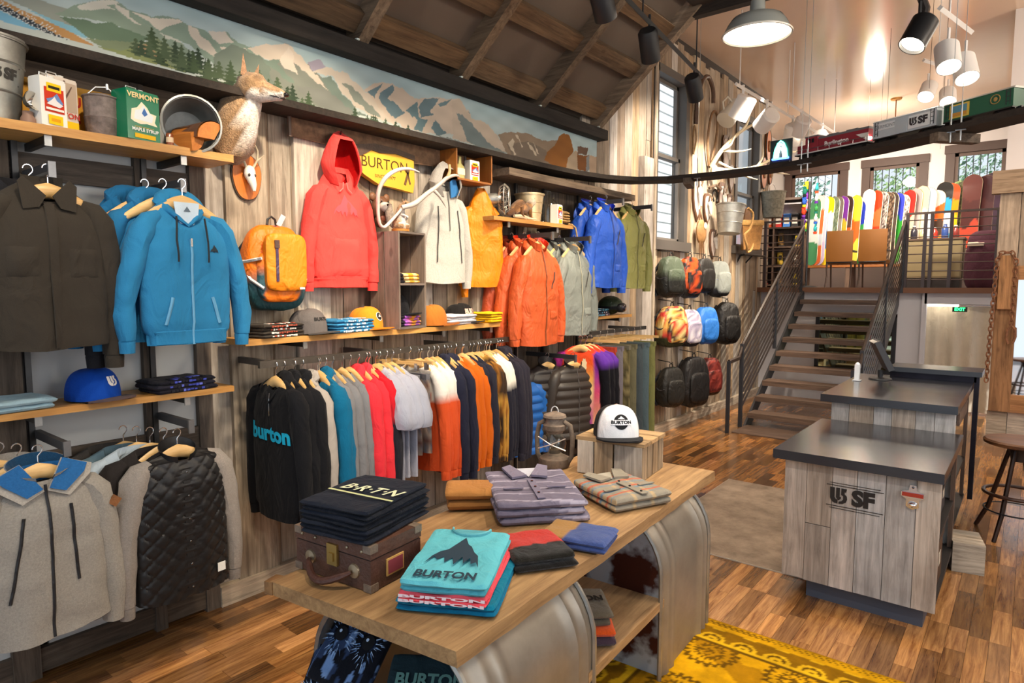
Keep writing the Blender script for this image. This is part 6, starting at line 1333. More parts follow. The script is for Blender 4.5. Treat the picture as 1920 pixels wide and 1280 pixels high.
bk = bucket('grey galvanised bucket hanging on the plank wall above the backpacks', (-3.40, 9.12, 2.62), .15, .20, .40, rot=(0, .12, FX), handle=False, stencil=.03, sang=.5)
P = [(-3.22, 9.34, 2.98), (-3.18, 9.44, 2.90), (-3.20, 9.40, 2.70), (-3.25, 9.32, 2.60), (-3.24, 9.40, 2.46), (-3.3, 9.6, 2.38), (-3.35, 9.9, 2.42), (-3.36, 10.02, 2.52)]
bent('light looped rope handle hanging from the grey bucket', 'rope_loop', P, .016, 'c99a5c', m=straw, cat='rope')
t = thing('bark_basket', 'tan folded-bark basket with a rim, beside the far window', 'basket', (-3.46, 10.2, 2.44), FX - .1); m = MB(); m.lathe([(0, 0), (.20, 0), (.22, .15), (.25, .40), (.255, .42), (.23, .40), (.18, .02)], 4, sx=1.15, sy=.75); put(t, 'body', m, leather, 'c08a4a'); put(t, 'rim', MB().lathe([(.255, .36), (.265, .37), (.265, .43), (.255, .44)], 4, sx=1.16, sy=.77), leather, 'd9a860'); put(t, 'bark_flap', MB().prism([(-.15, .40), (-.12, .62), (.02, .66), (.06, .56), (.12, .40)], .02, lambda u, v, q: (u, .06 - q, v)), leather, '9a6a3a')
t = thing('leather_pouch', 'brown leather pouch with a metal disc, left of the grey bucket', 'pouch', (-3.62, 8.60, 2.62), FX); put(t, 'pouch', MB().ell((0, -.03, 0), (.14, .05, .17), 14, 10, lambda d: .12 * nz(d.x * 3, d.z * 3, 1)), leather, 'a87c4c'); put(t, 'strap', MB().tube([(-.05, -.02, .14), (0, 0, .30), (.05, -.02, .14)], .012, 6), leather, '6a4a30'); put(t, 'metal_disc', MB().ell((.02, -.08, .08), (.05, .012, .05), 16, 6), bone, 'e9dcc0')
for k in range(3): P = [(-.06 + .05 * k, -.04, -.12), (-.07 + .06 * k, -.05, -.26), (-.05 + .06 * k, -.04, -.36 - .04 * k)]; put(t, 'fringe', MB().tube(P, [.014, .010, .004], 6), leather, '7a5634')
bucket('old dull metal pail hung at the end of the plank wall', (-3.48, 11.30, 3.02), .15, .20, .42, rusty, '8a8474', rot=(0, 0, FX), name='old_pail', cat='pail')
t = thing('wall_rod', 'dark iron rod bracket at the end of the plank wall', 'rod', (-3.70, 10.4, 2.36), 0); put(t, 'rod', MB().tube([(0, -.1, -.10), (.05, -.1, 0), (.10, -.08, .02), (.12, .9, .02)], .016, 6), black, '2a2624'); put(t, 'support', MB().tube([(0, .3, -.10), (.11, .3, .02)], .012, 6), black)
# ================================================================== DISPLAY TABLE
T = Vector((-1.665, 2.33, 0)); ta = math.radians(3.0)
tb = thing('display_table', 'long plank-topped display table on two galvanised arches', 'table', (T.x, T.y, 0), ta)
TH = .87
m = MB(); nx_, ny_ = 10, 40
prof = lambda s_, y: s_ * (.395 + (.03 * max(0, -y) if s_ < 0 else 0) + .006 * nz(y * 7, s_ * 3, 1) + .004 * nz(y * 25, s_, 2))
rows = []
for i in range(ny_ + 1):
    y = -1.09 + 2.20 * i / ny_
    for x, z in ((prof(-1, y), TH - .05), (prof(1, y), TH - .05), (prof(1, y) - .004, TH - .002), (0, TH + .0), (prof(-1, y) + .004, TH - .002)): m.v.append((x, y - (.05 * (.4 - x) if i == 0 else 0) + (.012 * nz(x * 9, 0, 3) if i in (0, ny_) else 0), z)); m.c.append(WHITE)
m.f = [(i * 5 + j, i * 5 + (j + 1) % 5, i * 5 + 5 + (j + 1) % 5, i * 5 + 5 + j) for i in range(ny_) for j in range(5)] + [(4, 3, 2, 1, 0), tuple(ny_ * 5 + j for j in range(5))]
m.build('tabletop', topw, tb, smooth=False)
MB().box((-.435, -1.11, TH - .027), (.035, .06, .046), rz=.25).build('broken_corner', topw, tb, smooth=False, color='c9bcae')
def arch(y0, y1, w, h, r, endwall=None):
    def sec(k, off=0):
        L = [(w / 2, 0)]; n = 9
        for i in range(n + 1): a = PI / 2 * i / n; L.append((w / 2 - r + (r + off) * math.cos(a), h - r + (r + off) * math.sin(a)))
        return L
    half = sec(0); pts = lambda off: [(x + (off if i == 0 else 0), z) for i, (x, z) in enumerate(sec(0, off))]
    def outline(off): p = pts(off); return p + [(-x, z) for x, z in reversed(p)]
    m = MB(); n = 30; k = len(outline(0))
    for i in range(n + 1):
        y = y0 + (y1 - y0) * i / n; t = i / n; off = .020 * (math.exp(-((t - .12) / .03) ** 2) + math.exp(-((t - .22) / .03) ** 2) + math.exp(-((t - .80) / .03) ** 2) + math.exp(-((t - .9) / .03) ** 2))
        m.v += [(x, y, z) for x, z in outline(off)]; m.c += [WHITE] * k
    m.f = [(i * k + j, (i + 1) * k + j, (i + 1) * k + j + 1, i * k + j + 1) for i in range(n) for j in range(k - 1)]
    a = thing; o = m.build('metal_arch', dullgalv, tb, color='a39a8c', ang=60)
    for y in (y0, y1): MB().tube([(x, y, z) for x, z in outline(.004)], .011, 6).build('rolled_rim', galv, o, color='a8a49c')
    if endwall is not None:
        mb = MB(); p = outline(-.006); mb.add([(x, endwall, z) for x, z in p], [tuple(range(len(p)))])
        mb.build('end_plate', endm, o, smooth=False)
dullgalv = mat('dull galvanised sheet', .45, metal=.6, var=.25, vscale=4, bump=.1, bscale=20)
endm = mat('rust-patched galvanised plate', .5, metal=.5, var=.1); nt_ = endm.node_tree
n1 = nt_.nodes.new('ShaderNodeTexNoise'); n1.inputs['Scale'].default_value = 3.2; n1.inputs['Detail'].default_value = 6
cr = nt_.nodes.new('ShaderNodeValToRGB'); cr.color_ramp.elements[0].position = .50; cr.color_ramp.elements[1].position = .56; cr.color_ramp.elements[0].color = (*lin('b9c4d0'), 1); cr.color_ramp.elements[1].color = (*lin('4a2218'), 1)
tc_ = nt_.nodes.new('ShaderNodeTexCoord'); nt_.links.new(tc_.outputs['Object'], n1.inputs['Vector']); nt_.links.new(n1.outputs[0], cr.inputs[0]); nt_.links.new(cr.outputs[0], nt_.nodes['Principled BSDF'].inputs['Base Color'])
arch(-.98, -.26, .76, TH - .055, .30); arch(.40, 1.06, .76, TH - .055, .30, .43)
MB().ends(-.37, -.30, .36, .385, .44, .40).build('shelf', topw, tb, smooth=False)
MB().prism([(-.11, 0), (.11, 0), (.11, .07), (-.11, .07)], .002, lambda u, v, w: (.3805 + w, -.62 + u * .4, .44 + v * .4)).build('maker_plate', steel, tb, smooth=False, color='8a7a74')
def onT(x, y, z=TH + .002): c, s_ = math.cos(ta), math.sin(ta); return (T.x + x * c - y * s_, T.y + x * s_ + y * c, z)
# things on the table (world positions measured)
ZT = TH + .003
t = thing('suitcase', 'old brown leather suitcase with brass latch on the display table', 'suitcase', (-1.875, 1.44, ZT), .10)
def shellbox(z0, z1, w, d): return MB().box((0, 0, (z0 + z1) / 2), (w, d, z1 - z0))
SW, SD = .375, .25
put(t, 'base', shellbox(0, .108, SW, SD), leather, '54372c'); put(t, 'lid', shellbox(.113, .158, SW + .004, SD + .004), leather, '5c3d30'); put(t, 'seam', shellbox(.106, .115, SW - .006, SD - .006), paint, '241a18')
for x in (-1, 1):
    for y in (-1, 1):
        for z in (.012, .146): put(t, 'corner_cap', MB().box((x * (SW / 2 - .014), y * (SD / 2 - .014), z), (.036, .036, .026)), leather, '7a6a5c')
put(t, 'latch', MB().box((.01, -SD / 2 - .006, .095), (.05, .010, .075)).box((.01, -SD / 2 - .013, .088), (.022, .008, .03)), steel, 'b89a5a', 'brass latch')
P = [(-.105, -SD / 2 - .012, .055)] + [(-.10 + .20 * i / 8, -SD / 2 - .02 - .045 * math.sin(PI * i / 8), .052 - .030 * math.sin(PI * i / 8)) for i in range(9)] + [(.105, -SD / 2 - .012, .055)]
put(t, 'handle', MB().tube(P, [.007, .009] + [.013] * 7 + [.009, .007], 8), leather, '4a2a20')
for x in (-.11, .11): put(t, 'handle_mount', MB().lathe([(0, 0), (.026, 0), (.024, .006), (.0, .009)], 14).xf(Matrix.Translation((x, -SD / 2, .058)) @ Matrix.Rotation(PI / 2, 4, 'X')), steel, 'b9a68a')
for x in (-.15, -.08, .08, .15): put(t, 'rivet', MB().ell((x, -SD / 2 - .004, .135), (.006, .005, .006), 8, 6), steel, 'a89a84')
put(t, 'luggage_label', MB().col('c9a05a').box((SW / 2 + .002, -.01, .06), (.004, .085, .06)).col('8a3a44').box((SW / 2 + .0045, -.01, .06), (.002, .072, .048)), paint)
def rtn(t, k, w, d, h):
    if k == 0:
        top_print(t, TXT['RTN'], 'dfe3c0', .075, .02, .0, h, .085, .0, lift=.006, lab='pale slanted lettering'); top_print(t, poly_shape([[(-.5, -.02), (.5, -.02), (.5, .02), (-.5, .02)]]), 'c9cf9a', .30, .02, -.06, h, .3, -.06, lift=.006)
stack('black printed tee', 'on the old suitcase', -1.865, 1.475, ZT + .160, .20, .30, .37, .0165, 7, ['1b202c', '171b25'], 'black tees on the suitcase', 51, deco=rtn, jit=.006)
def teal(t, k, w, d, h):
    if k == 0:
        top_print(t, MOUNT, '233a4a', .185, .0, -.01, h, .27, lift=.006, lab='dark mountain print'); top_print(t, TXT['BURTON'], '233a4a', .050, .0, -.180, h, .065, lift=.006, lab='dark lettering'); crew_neck(t, w, d, h, '6cb8c4', '5aa6b4')
def pinkp(t, k, w, d, h):
    put(t, 'print', MB().flat(TXT['BURTONc'], lambda u, v: (u * .06, -d / 2 * 1.0 - .003, h * .5 + v * h * .8)), print_ink, 'ead6dc')
TZ = ZT
stack(['teal blue tee', 'darker blue tee'], 'under the pink tees on the table', -1.485, 1.575, TZ, .50, .33, .44, .016, 2, ['0f7a9a', '0c6a90'], 'blue tees under the tee pile', 61)
stack('coral pink tee with white lettering', 'under the aqua tees', -1.49, 1.565, TZ + .032, .50, .29, .42, .016, 2, ['ee5a66', 'e8525e'], 'pink tees in the tee pile', 63, deco=pinkp)
stack(['aqua tee with a dark mountain print, on top of the tee pile', 'plain aqua tee, second in the tee pile'], '', -1.495, 1.57, TZ + .064, .50, .285, .45, .021, 2, ['62bccb', '58b2c2'], 'aqua tees on the tee pile', 65, deco=teal)
for k, lab in ((1, 'plain aqua tee second from the top of the tee pile'), (0, 'aqua tee with dark mountain print on top of the tee pile')): pass
# beanies
def beanie(label, loc, rz, w, d, h, c1, c2, seed, split=.0):
    t = thing('knit_beanie', label, 'beanie', loc, rz, 'folded beanies on the display table'); o = folded_mesh(w, d, h, seed, None, .5)
    o.v = [(x * (1 - .35 * max(0, y / d + .1) ** 1.5), y, z) for x, y, z in o.v]; o.c = [lin(c1) if y > split + .02 * math.sin(x * 9) else lin(c2) for x, y, z in o.v]; put(t, 'knit', o, fleece); return t
beanie('red and black knit beanie folded flat on the table', (-1.43, 1.92, ZT + .024), .95, .24, .26, .030, 'c22a1c', '16140f', 71, -.02); beanie('lower black and red beanie under the folded one', (-1.42, 1.915, ZT), .97, .24, .26, .024, 'a82418', '131110', 72, -.02)
beanie('mustard and blue knit beanie folded beside the red one', (-1.385, 2.13, ZT + .022), .55 - PI / 2 + .5, .22, .24, .028, 'a87a38', '3c4f8c', 73, -.03) if False else None
def beanie2(label, z, seed):
    t = thing('knit_beanie', label, 'beanie', (-1.37, 2.14, z), .25, 'folded beanies on the display table'); o = folded_mesh(.27, .20, .024, seed, None, .45); o.c = [lin('a57a3c') if x < -.03 + .012 * math.sin(y * 20) else lin('41548f') for x, y, z_ in o.v]; put(t, 'knit', o, fleece)
beanie2('mustard and blue knit beanie on top, beside the red one', ZT + .023, 74); beanie2('mustard and blue knit beanie underneath its twin', ZT, 75)
# shirts
stripe = lambda x, y, z: 'a8a2b4' if abs((y * 11 + .25 * math.sin(x * 7)) % 1 - .5) < .07 else ('5c5668' if abs((y * 11 + .3) % 1 - .5) < .03 else '736d80')
def shirt_deco(col_, inner):
    def f(t, k, w, d, h):
        if k: return
        for q in (-1, 1):
            pts = [(.01, d * .20), (.07, d * .50), (.115, d * .44), (.085, d * .14)]; put(t, 'collar', MB().prism([(x * q, y) for x, y in (pts if q > 0 else pts[::-1])], .010, lambda u, v, c: (u, v, h + .006 + c + .10 * max(0, v - d * .3))), cloth, col_)
        put(t, 'neck_lining', MB().prism([(-.06, d * .48), (0, d * .20), (.06, d * .48)], .004, lambda u, v, c: (u, v, h + .004 + c)), cloth, inner)
        put(t, 'placket', MB().box((.0, -.08, h + .006), (.034, d * .55, .005)), cloth, col_)
        for b in range(3): put(t, 'button', MB().lathe([(0, .0), (.006, 0), (.006, .004), (0, .004)], 10, (0, .02 - b * .085, h + .009)), gloss, '1c1a1e')
        for q in (-1, 1): put(t, 'pocket_flap', MB().box((q * .10, -.06, h + .006), (.09, .018, .004)), cloth, col_)
    return f
stack('grey-mauve striped button shirt', 'in the middle of the table', -1.77, 2.36, ZT, .82, .40, .50, .034, 3, ['6c6578'], 'folded striped shirts', 81, colf=stripe, deco=shirt_deco('7a7488', 'b9bccb'), jit=.012)
pl2 = lambda x, y, z: ('b5654e' if abs((y * 13) % 1 - .5) < .09 else ('6f8494' if abs((y * 13 + .35) % 1 - .5) < .07 else ('b09a78' if abs((x * 9) % 1 - .5) < .08 else '8f887a')))
stack('tan and rust striped button shirt', 'beside the crate on the table', -1.50, 2.72, ZT, 1.15, .33, .36, .034, 2, ['8f887a'], 'folded tan striped shirts', 85, colf=pl2, deco=shirt_deco('8f887a', 'a8a294'), jit=.01)
stack(['khaki trousers, upper of the folded pair', 'khaki trousers, lower of the folded pair'], 'behind the striped shirts', -1.99, 2.20, ZT, .75, .26, .20, .050, 2, ['a8743f', '9c6b3a'], 'folded khaki trousers', 88, name='folded_trousers', cat='trousers')
# small crate with the white cap, lantern
def boxcrate(label, loc, rz, w, d, h):
    t = thing('wooden_crate', label, 'crate', loc, rz); r = random.Random(4)
    for (a, b) in ((-w / 2, -w / 6 - .03), (-w / 6 - .022, w / 6 - .04), (w / 6 - .03, w / 2)): MB().ends(a, -d / 2, 0, b, -d / 2 + .014, h - .02).build('slat', barn[2], t, smooth=False, color=r.choice(['ffffff', 'd9c8b0', 'c9c0b8']))
    for k in range(4): a = -d / 2 + d * k / 4; MB().ends(w / 2 - .014, a + .006, 0, w / 2, a + d / 4 - .006, h - .02).build('slat', barn[2], t, smooth=False, color='e0d0b8'); MB().ends(-w / 2, a + .004, 0, -w / 2 + .014, a + d / 4 - .004, h - .02).build('slat', barn[2], t, smooth=False)
    for k in range(3): a = -d / 2 + d * k / 3; MB().ends(-w / 2 - .012, a + .004, h - .02, w / 2 + .012, a + d / 3 - .004, h).build('top_board', barn[0], t, smooth=False, color='ffe6c0')
    MB().ends(-w / 2, d / 2 - .014, 0, w / 2, d / 2, h - .02).build('back_board', barn[0], t, smooth=False)
boxcrate('low weathered crate holding the white cap at the table end', (-1.75, 3.15, ZT), .12, .37, .34, .20)
cap('black and white cap with a round black mountain badge on the crate', (-1.765, 3.12, ZT + .203), .72, '17171a', '1f1f22', 'efeff2', [(disc(.50), '17181c'), (sc(MOUNT, .5, 0, .22, .3), 'e9ebef'), (rect(-.70, -.24, .70, .08), 'efeff2'), (sc(TXT['BURTONc'], .29, 0, -.08), '17181c')], .062, rim='c06a2a')
bpy.data.objects['baseball_hat.006'].scale = (1.42, 1.42, 1.38)
t = thing('oil_lantern', 'old rusty oil lantern with a glass globe on the table', 'lantern', (-2.085, 2.985, ZT), .3); t.scale = (1.08, 1.08, 1.05)
put(t, 'tank', MB().lathe([(0, 0), (.078, 0), (.082, .008), (.080, .045), (.05, .06), (.035, .07), (0, .07)], 24), rusty, '7a6a5c'); put(t, 'globe', MB().lathe([(.040, .075), (.058, .10), (.062, .125), (.055, .155), (.040, .18)], 24), clearg); put(t, 'burner', MB().lathe([(0, .07), (.03, .07), (.026, .09), (.008, .10), (.008, .12), (0, .12)], 16), rusty, '5a4c40')
put(t, 'chimney', MB().lathe([(.042, .18), (.046, .19), (.058, .20), (.062, .225), (.050, .235), (.045, .26), (.062, .268), (.058, .28), (.02, .295), (0, .296)], 24), rusty, '8a7a6c')
for q in (-1, 1): put(t, 'side_tube', MB().tube([(q * .07, 0, .02), (q * .095, 0, .06), (q * .098, 0, .16), (q * .085, 0, .225), (q * .05, 0, .245)], .013, 10), rusty, '7d6e60')
put(t, 'wire_guard', MB().tube([(-.075, -.05, .10), (0, -.068, .13), (.075, -.05, .165)], .003, 5).tube([(.075, -.05, .10), (0, -.068, .13), (-.075, -.05, .165)], .003, 5), steel); put(t, 'bail', MB().tube([(.02 * math.cos(a), 0, .295 + .03 * math.sin(a)) for a in [PI * i / 8 for i in range(9)]], .003, 5), steel)
# clothes inside the table
bearc = lambda x, y, z: '10131c' if (nz(x * 9, y * 9, 1) + .6 * nz(x * 40, y * 12, 2)) < .08 else ('6f8fc0' if nz(x * 30, y * 14, 5) > .05 else '2c3c5c')
def bearface(t, k, w, d, h):
    if k: return
    m = MB(); r = random.Random(9)
    for i in range(150):
        a = r.uniform(0, 2 * PI); q = r.choice([-1, 1]); R0 = r.uniform(.035, .075); m.cc = lin(r.choice(['8fb0dc', '5f80b0', 'a9c4e6', '46608a'])); x, y = q * .065 + R0 * math.cos(a) * .8, .0 + R0 * math.sin(a); L = r.uniform(.015, .03); dx, dy = math.cos(a) * L, math.sin(a) * L
        m.add([(x - dy * .08, y + dx * .08, h + .004), (x + dx, y + dy, h + .005), (x + dy * .08, y - dx * .08, h + .004)], [(0, 1, 2)])
    for q in (-1, 1): m.cc = lin('0c0e14'); m.flat(disc(.026), lambda u, v, q=q: (q * .065 + u, v, h + .006)); m.cc = lin('b9d0f0'); m.flat(disc(.006), lambda u, v, q=q: (q * .065 + u - .008, v + .008, h + .007))
    put(t, 'bear_print', m, print_ink)
for k, (x, y, z, tilt) in enumerate(((-1.86, 1.30, .42, 1.05), (-1.85, 1.42, .60, .75))):
    t = thing('folded_shirt', ['dark blue tee with a bear-eye print propped under the table', 'second bear-print tee leaning above it under the table'][k], 'shirt', (x, y, z), (tilt, 0, .15), 'bear-print tees under the table'); put(t, 'cloth', folded_mesh(.28, .34, .035, 90 + k, bearc), cloth); bearface(t, 0, .28, .34, .035)
t = thing('folded_shirt', 'dark teal tee with pale wavy lines low under the table', 'shirt', (-1.50, 1.42, .50), (.5, 0, .6), 'dark tees under the table'); put(t, 'cloth', folded_mesh(.30, .34, .03, 93), cloth, '1d3038'); m = MB()
for i in range(7): m.tube([(-.12 + .024 * j, -.12 + i * .022 + .008 * math.sin(j * .9 + i), .033) for j in range(11)], .002, 4)
put(t, 'print', m, print_ink, '5f8288'); put(t, 'lettering', MB().flat(sc(TXT['BURTON'], .06), lambda u, v: (u, v + .07, .034)), print_ink, '5f8a86')
c = onT(.0, .0)
sx, sy = -1.47, 2.28
stack(['grey-olive knit hat with dark letters, upper', 'grey-olive knit hat, lower'], 'on the table\u2019s inner shelf', sx, sy, .480, .75, .26, .24, .030, 2, ['6f6452', '655b4b'], 'knit hats on the inner shelf', 95, fleece, deco=lambda t, k, w, d, h: top_print(t, TXT['BURTONc'], '2a2622', .045, .0, .0, h, .06, .0, lift=.006) if k == 0 else None, name='folded_knit_hat', cat='hat')
stack('bright orange knit hat', 'on the table\u2019s inner shelf', sx + .02, sy, .440, .75, .26, .24, .040, 1, ['e4581c'], None, 97, fleece, name='folded_knit_hat', cat='hat'); stack(['purple-brown knit hat'], 'under the orange one', sx + .02, sy, .402, .75, .27, .25, .038, 1, ['4a3844'], None, 98, fleece, name='folded_knit_hat', cat='hat')
# ================================================================== RUGS
def rug(label, name, loc, rz, w, d, m, colr, fn=None):
    t = thing(name, label, 'rug', loc, rz); nx2, ny2 = int(w * 90), int(d * 90); b = MB()
    b.grid(lambda u, v: ((u - .5) * w, (v - .5) * d, .010), nx2, ny2, False, (lambda u, v, p: lin(fn(p[0], p[1]))) if fn else None); o = put(t, 'pile', b, m, colr)
    put(t, 'backing', MB().ends(-w / 2 - .004, -d / 2 - .004, 0.0005, w / 2 + .004, d / 2 + .004, .0085), paint, 'cfc6b4' if not fn else '7a5a14'); return t
def yel(x, y):
    X, Y = abs(x), abs(y); ex, ey = .66 - X, .95 - Y; e = min(ex, ey); a, b, c = 'd9a00c', '6b4a08', 'b07c08'
    if e < .02: return c
    if e < .05: return b if ((x + y) * 30) % 1 < .5 else a
    if e < .08: return a
    if e < .20: k = math.hypot(((x * 6) % 1) - .5, ((y * 6) % 1) - .5); return b if (.18 < k < .28 or k < .07) else ('e2b01c' if k < .4 else '8f6408')
    if e < .23: return 'e6b41c'
    if e < .25: return b
    r = math.hypot(((x * 2.4) % 1) - .5, ((y * 2.4) % 1) - .5); w = math.sin(20 * math.atan2(((y * 2.4) % 1) - .5, ((x * 2.4) % 1) - .5)) * .03
    n = nz(x * 3, y * 3, 1)
    return b if (abs(r + w - .3) < .035 or abs(r - w - .15) < .03 or (r + w) < .05) else (a if n > -.1 else c)
rug('yellow overdyed patterned rug beside the display table', 'patterned_rug', (-1.00, 2.52, 0), 0, 1.32, 1.90, wovenrug, None, yel)
rug('faded beige rug between the table and the counter', 'faded_rug', (-1.64, 5.26, 0), .01, 1.16, 1.84, wovenrug, 'a3907e')
# ================================================================== COUNTERS
def counter(label, x0, x1, y0, y1, h, toe, over, seed):
    t = thing('shop_counter', label, 'counter', ((x0 + x1) / 2, (y0 + y1) / 2, 0)); r = random.Random(seed)
    kid(MB().col('2c2d33').ends(x0 - over, y0 - over, h - .055, x1 + .012, y1, h), 'countertop', slate, t, smooth=False)
    kid(MB().col('4a4f5c').ends(x0 + .13, y0 + .06, 0, x1 - .06, y1 - .02, toe + .02), 'toe_kick', paint, t, smooth=False)
    kid(MB().col('241f1e').ends(x0 + .012, y0 + .02, toe, x1 - .35, y1, h - .06).ends(x1 - .35, y0 + .02, toe, x1 - .01, y1, toe + .03).ends(x1 - .35, y0 + .02, h - .22, x1 - .03, y1 - .05, h - .2).ends(x1 - .35, y0 + .02, .45, x1 - .02, y1, .47), 'carcass', paint, t, smooth=False)
    kid(MB().ends(x1 - .04, y0 + .02, toe, x1 - .015, y0 + .05, h - .06), 'end_post', walnut[2], t, smooth=False); kid(MB().ends(x1 - .04, y1 - .05, toe, x1 - .015, y1, h - .06), 'end_post', walnut[2], t, smooth=False)
    n = 6 if x1 - x0 > .7 else 5; ws = [r.uniform(.8, 1.2) for _ in range(n)]; s_ = sum(ws); p = x0
    for i, k in enumerate(ws):
        q = p + k / s_ * (x1 - x0); zz = [(toe, h - .058)]
        if i == 1: zz = [(toe, toe + (h - toe) * .45), (toe + (h - toe) * .45, h - .058)]
        for a, b in zz: kid(MB().ends(p + .0015, y0 - r.uniform(0, .006), a + r.uniform(0, .006), q - .0015, y0 + .018, b - .001), 'plank', barng[2], t, smooth=False, color=r.choice(['ffffff', 'fff8f2', 'f4eee8', 'ece2d8']))
        p = q
    p = y0
    for i in range(7):
        q = p + (y1 - y0) / 7; kid(MB().ends(x0 - r.uniform(0, .004), p + .0015, toe, x0 + .016, q - .0015, h - .058), 'plank', barng[2], t, smooth=False); p = q
    return t
slate = mat('dark stone top', .22, spec=.6, coat=.3, var=.2, vscale=2)
c1 = counter('front shop counter clad in grey planks with a black stencil', -1.125, -.325, 4.07, 5.17, .91, .12, .06, 3)
f = lambda u, v: (-.80 + u + .415 + .335, 4.061 - 4.62, v)
def onC(u, v): return ((u + .80) * .82 - .80 + .075 + .725, 4.0615 - 4.62, (v - .685) * .9 + .675)   # root at (-.75,4.62)
put(c1, 'stencil', MB().flat(sc(LOGO, .105, -.925, .688), onC).flat(sc(TXT['USF'], .135, -.765, .685), onC).flat(([(-1.0, .752), (-.64, .752), (-.64, .757), (-1.0, .757)], [(0, 1, 2, 3)]), onC).flat(([(-.98, .768), (-.66, .768), (-.66, .772), (-.98, .772)], [(0, 1, 2, 3)]), onC).flat(([(-1.0, .617), (-.64, .617), (-.64, .622), (-1.0, .622)], [(0, 1, 2, 3)]), onC).flat(([(-.98, .602), (-.66, .602), (-.66, .606), (-.98, .606)], [(0, 1, 2, 3)]), onC), print_ink, '2f2b29', 'black stencilled logo')
t = thing('bottle_opener', 'red and steel bottle opener screwed to the front counter', 'bottle opener', (-.455, 4.055, .755), 0); put(t, 'plate', MB().prism([(-.015, .06), (.015, .06), (.02, .03), (.055, .02), (.055, -.005), (.03, -.02), (.03, -.06), (0, -.075), (-.03, -.06), (-.03, -.02), (-.055, -.005), (-.055, .02), (-.02, .03)], .006, lambda u, v, w: (u, -w, v)), chrome, 'd9d9dc'); put(t, 'enamel_band', MB().box((0, -.010, .008), (.10, .006, .022)), gloss, 'a8321f', 'red enamel band'); put(t, 'lip', MB().ell((0, -.018, -.045), (.022, .014, .012), 12, 8), chrome)
for q in (.048, -.058): put(t, 'screw', MB().ell((0, -.008, q), (.006, .004, .006), 8, 6), chrome, '6a6a6e')
c2 = counter('rear shop counter with a raised edge, behind the front one', -1.125, -.36, 5.19, 6.55, 1.10, .12, .065, 8)
L = c2.location
kid(MB().col('2c2d33').ends(-.95, 6.42, 1.155, -.29, 6.78, 1.195), 'raised_ledge', slate, c2, smooth=False); kid(MB().col('35323a').ends(-.95, 6.5, 1.10, -.33, 6.55, 1.156).ends(-.345, 6.5, .12, -.31, 6.58, 1.156), 'ledge_support', steel, c2, smooth=False)
kid(MB().col('2a2422').ends(-.36, 5.25, .95, -.345, 5.9, 1.04), 'drawer_front', walnut[1], c2, smooth=False)
t = thing('till_screen', 'tilted touch-screen till on the rear counter, seen from behind', 'screen', (-.98, 6.22, 1.102), -1.25)
put(t, 'foot', MB().lathe([(0, 0), (.09, 0), (.085, .012), (.02, .02), (.02, .08), (0, .08)], 20), paint, '26262a'); m = MB().box((0, 0, 0), (.30, .045, .26)); m.xf(Matrix.Translation((0, .0, .21)) @ Matrix.Rotation(.45, 4, 'X') @ Matrix.Rotation(.0, 4, 'Y')); put(t, 'casing', m, paint, '3a3a3e')
m = MB().box((0, .024, 0), (.27, .004, .22)); m.xf(Matrix.Translation((0, 0, .21)) @ Matrix.Rotation(.45, 4, 'X')); put(t, 'screen', m, gloss, '14161c'); m = MB()
for k in range(4): m.box((-.09 + .06 * k, -.012, .128), (.035, .03, .008))
m.xf(Matrix.Translation((0, 0, .21)) @ Matrix.Rotation(.45, 4, 'X')); put(t, 'ports', m, gloss, 'e9e4dc')
t = thing('card_reader', 'white upright card reader post beside the till screen', 'reader', (-1.12, 6.02, 1.102), 0); put(t, 'post', MB().ends(-.018, -.022, 0, .018, .022, .135).ell((0, 0, .135), (.018, .022, .018), 12, 8), gloss, 'e9ecef'); put(t, 'foot', MB().ends(-.03, -.035, 0, .03, .035, .006), gloss, 'cfd2d6')
for k, (x, y, z, w, h, c, l) in enumerate(((-.37, 4.45, .16, .28, .26, '4a3322', 'brown box on the bottom shelf of the front counter'), (-.37, 4.85, .48, .22, .2, '2b2d33', 'black box on the middle shelf of the front counter'), (-.40, 4.30, .48, .2, .18, '35486a', 'blue bin on the middle shelf of the front counter'))):
    t = thing('storage_box', l, 'box', (x - .12, y, z), 0); put(t, 'body', MB().ends(-w / 2, -w / 2, 0, w / 2, w / 2, h), paint, c); put(t, 'lid', MB().ends(-w / 2 - .006, -w / 2 - .006, h, w / 2 + .006, w / 2 + .006, h + .02), paint, c); put(t, 'paper_label', MB().ends(w / 2, -.04, h * .4, w / 2 + .002, .04, h * .7), paint, 'cfc6b4')
t = thing('wood_block', 'weathered wooden block on the floor beside the counter', 'block', (-.27, 5.25, 0), .2)
for k in range(3): MB().ends(-.09, -.14 + .093 * k, 0, .09, -.05 + .093 * k, .20).build('plank', barn[0], t, smooth=False)
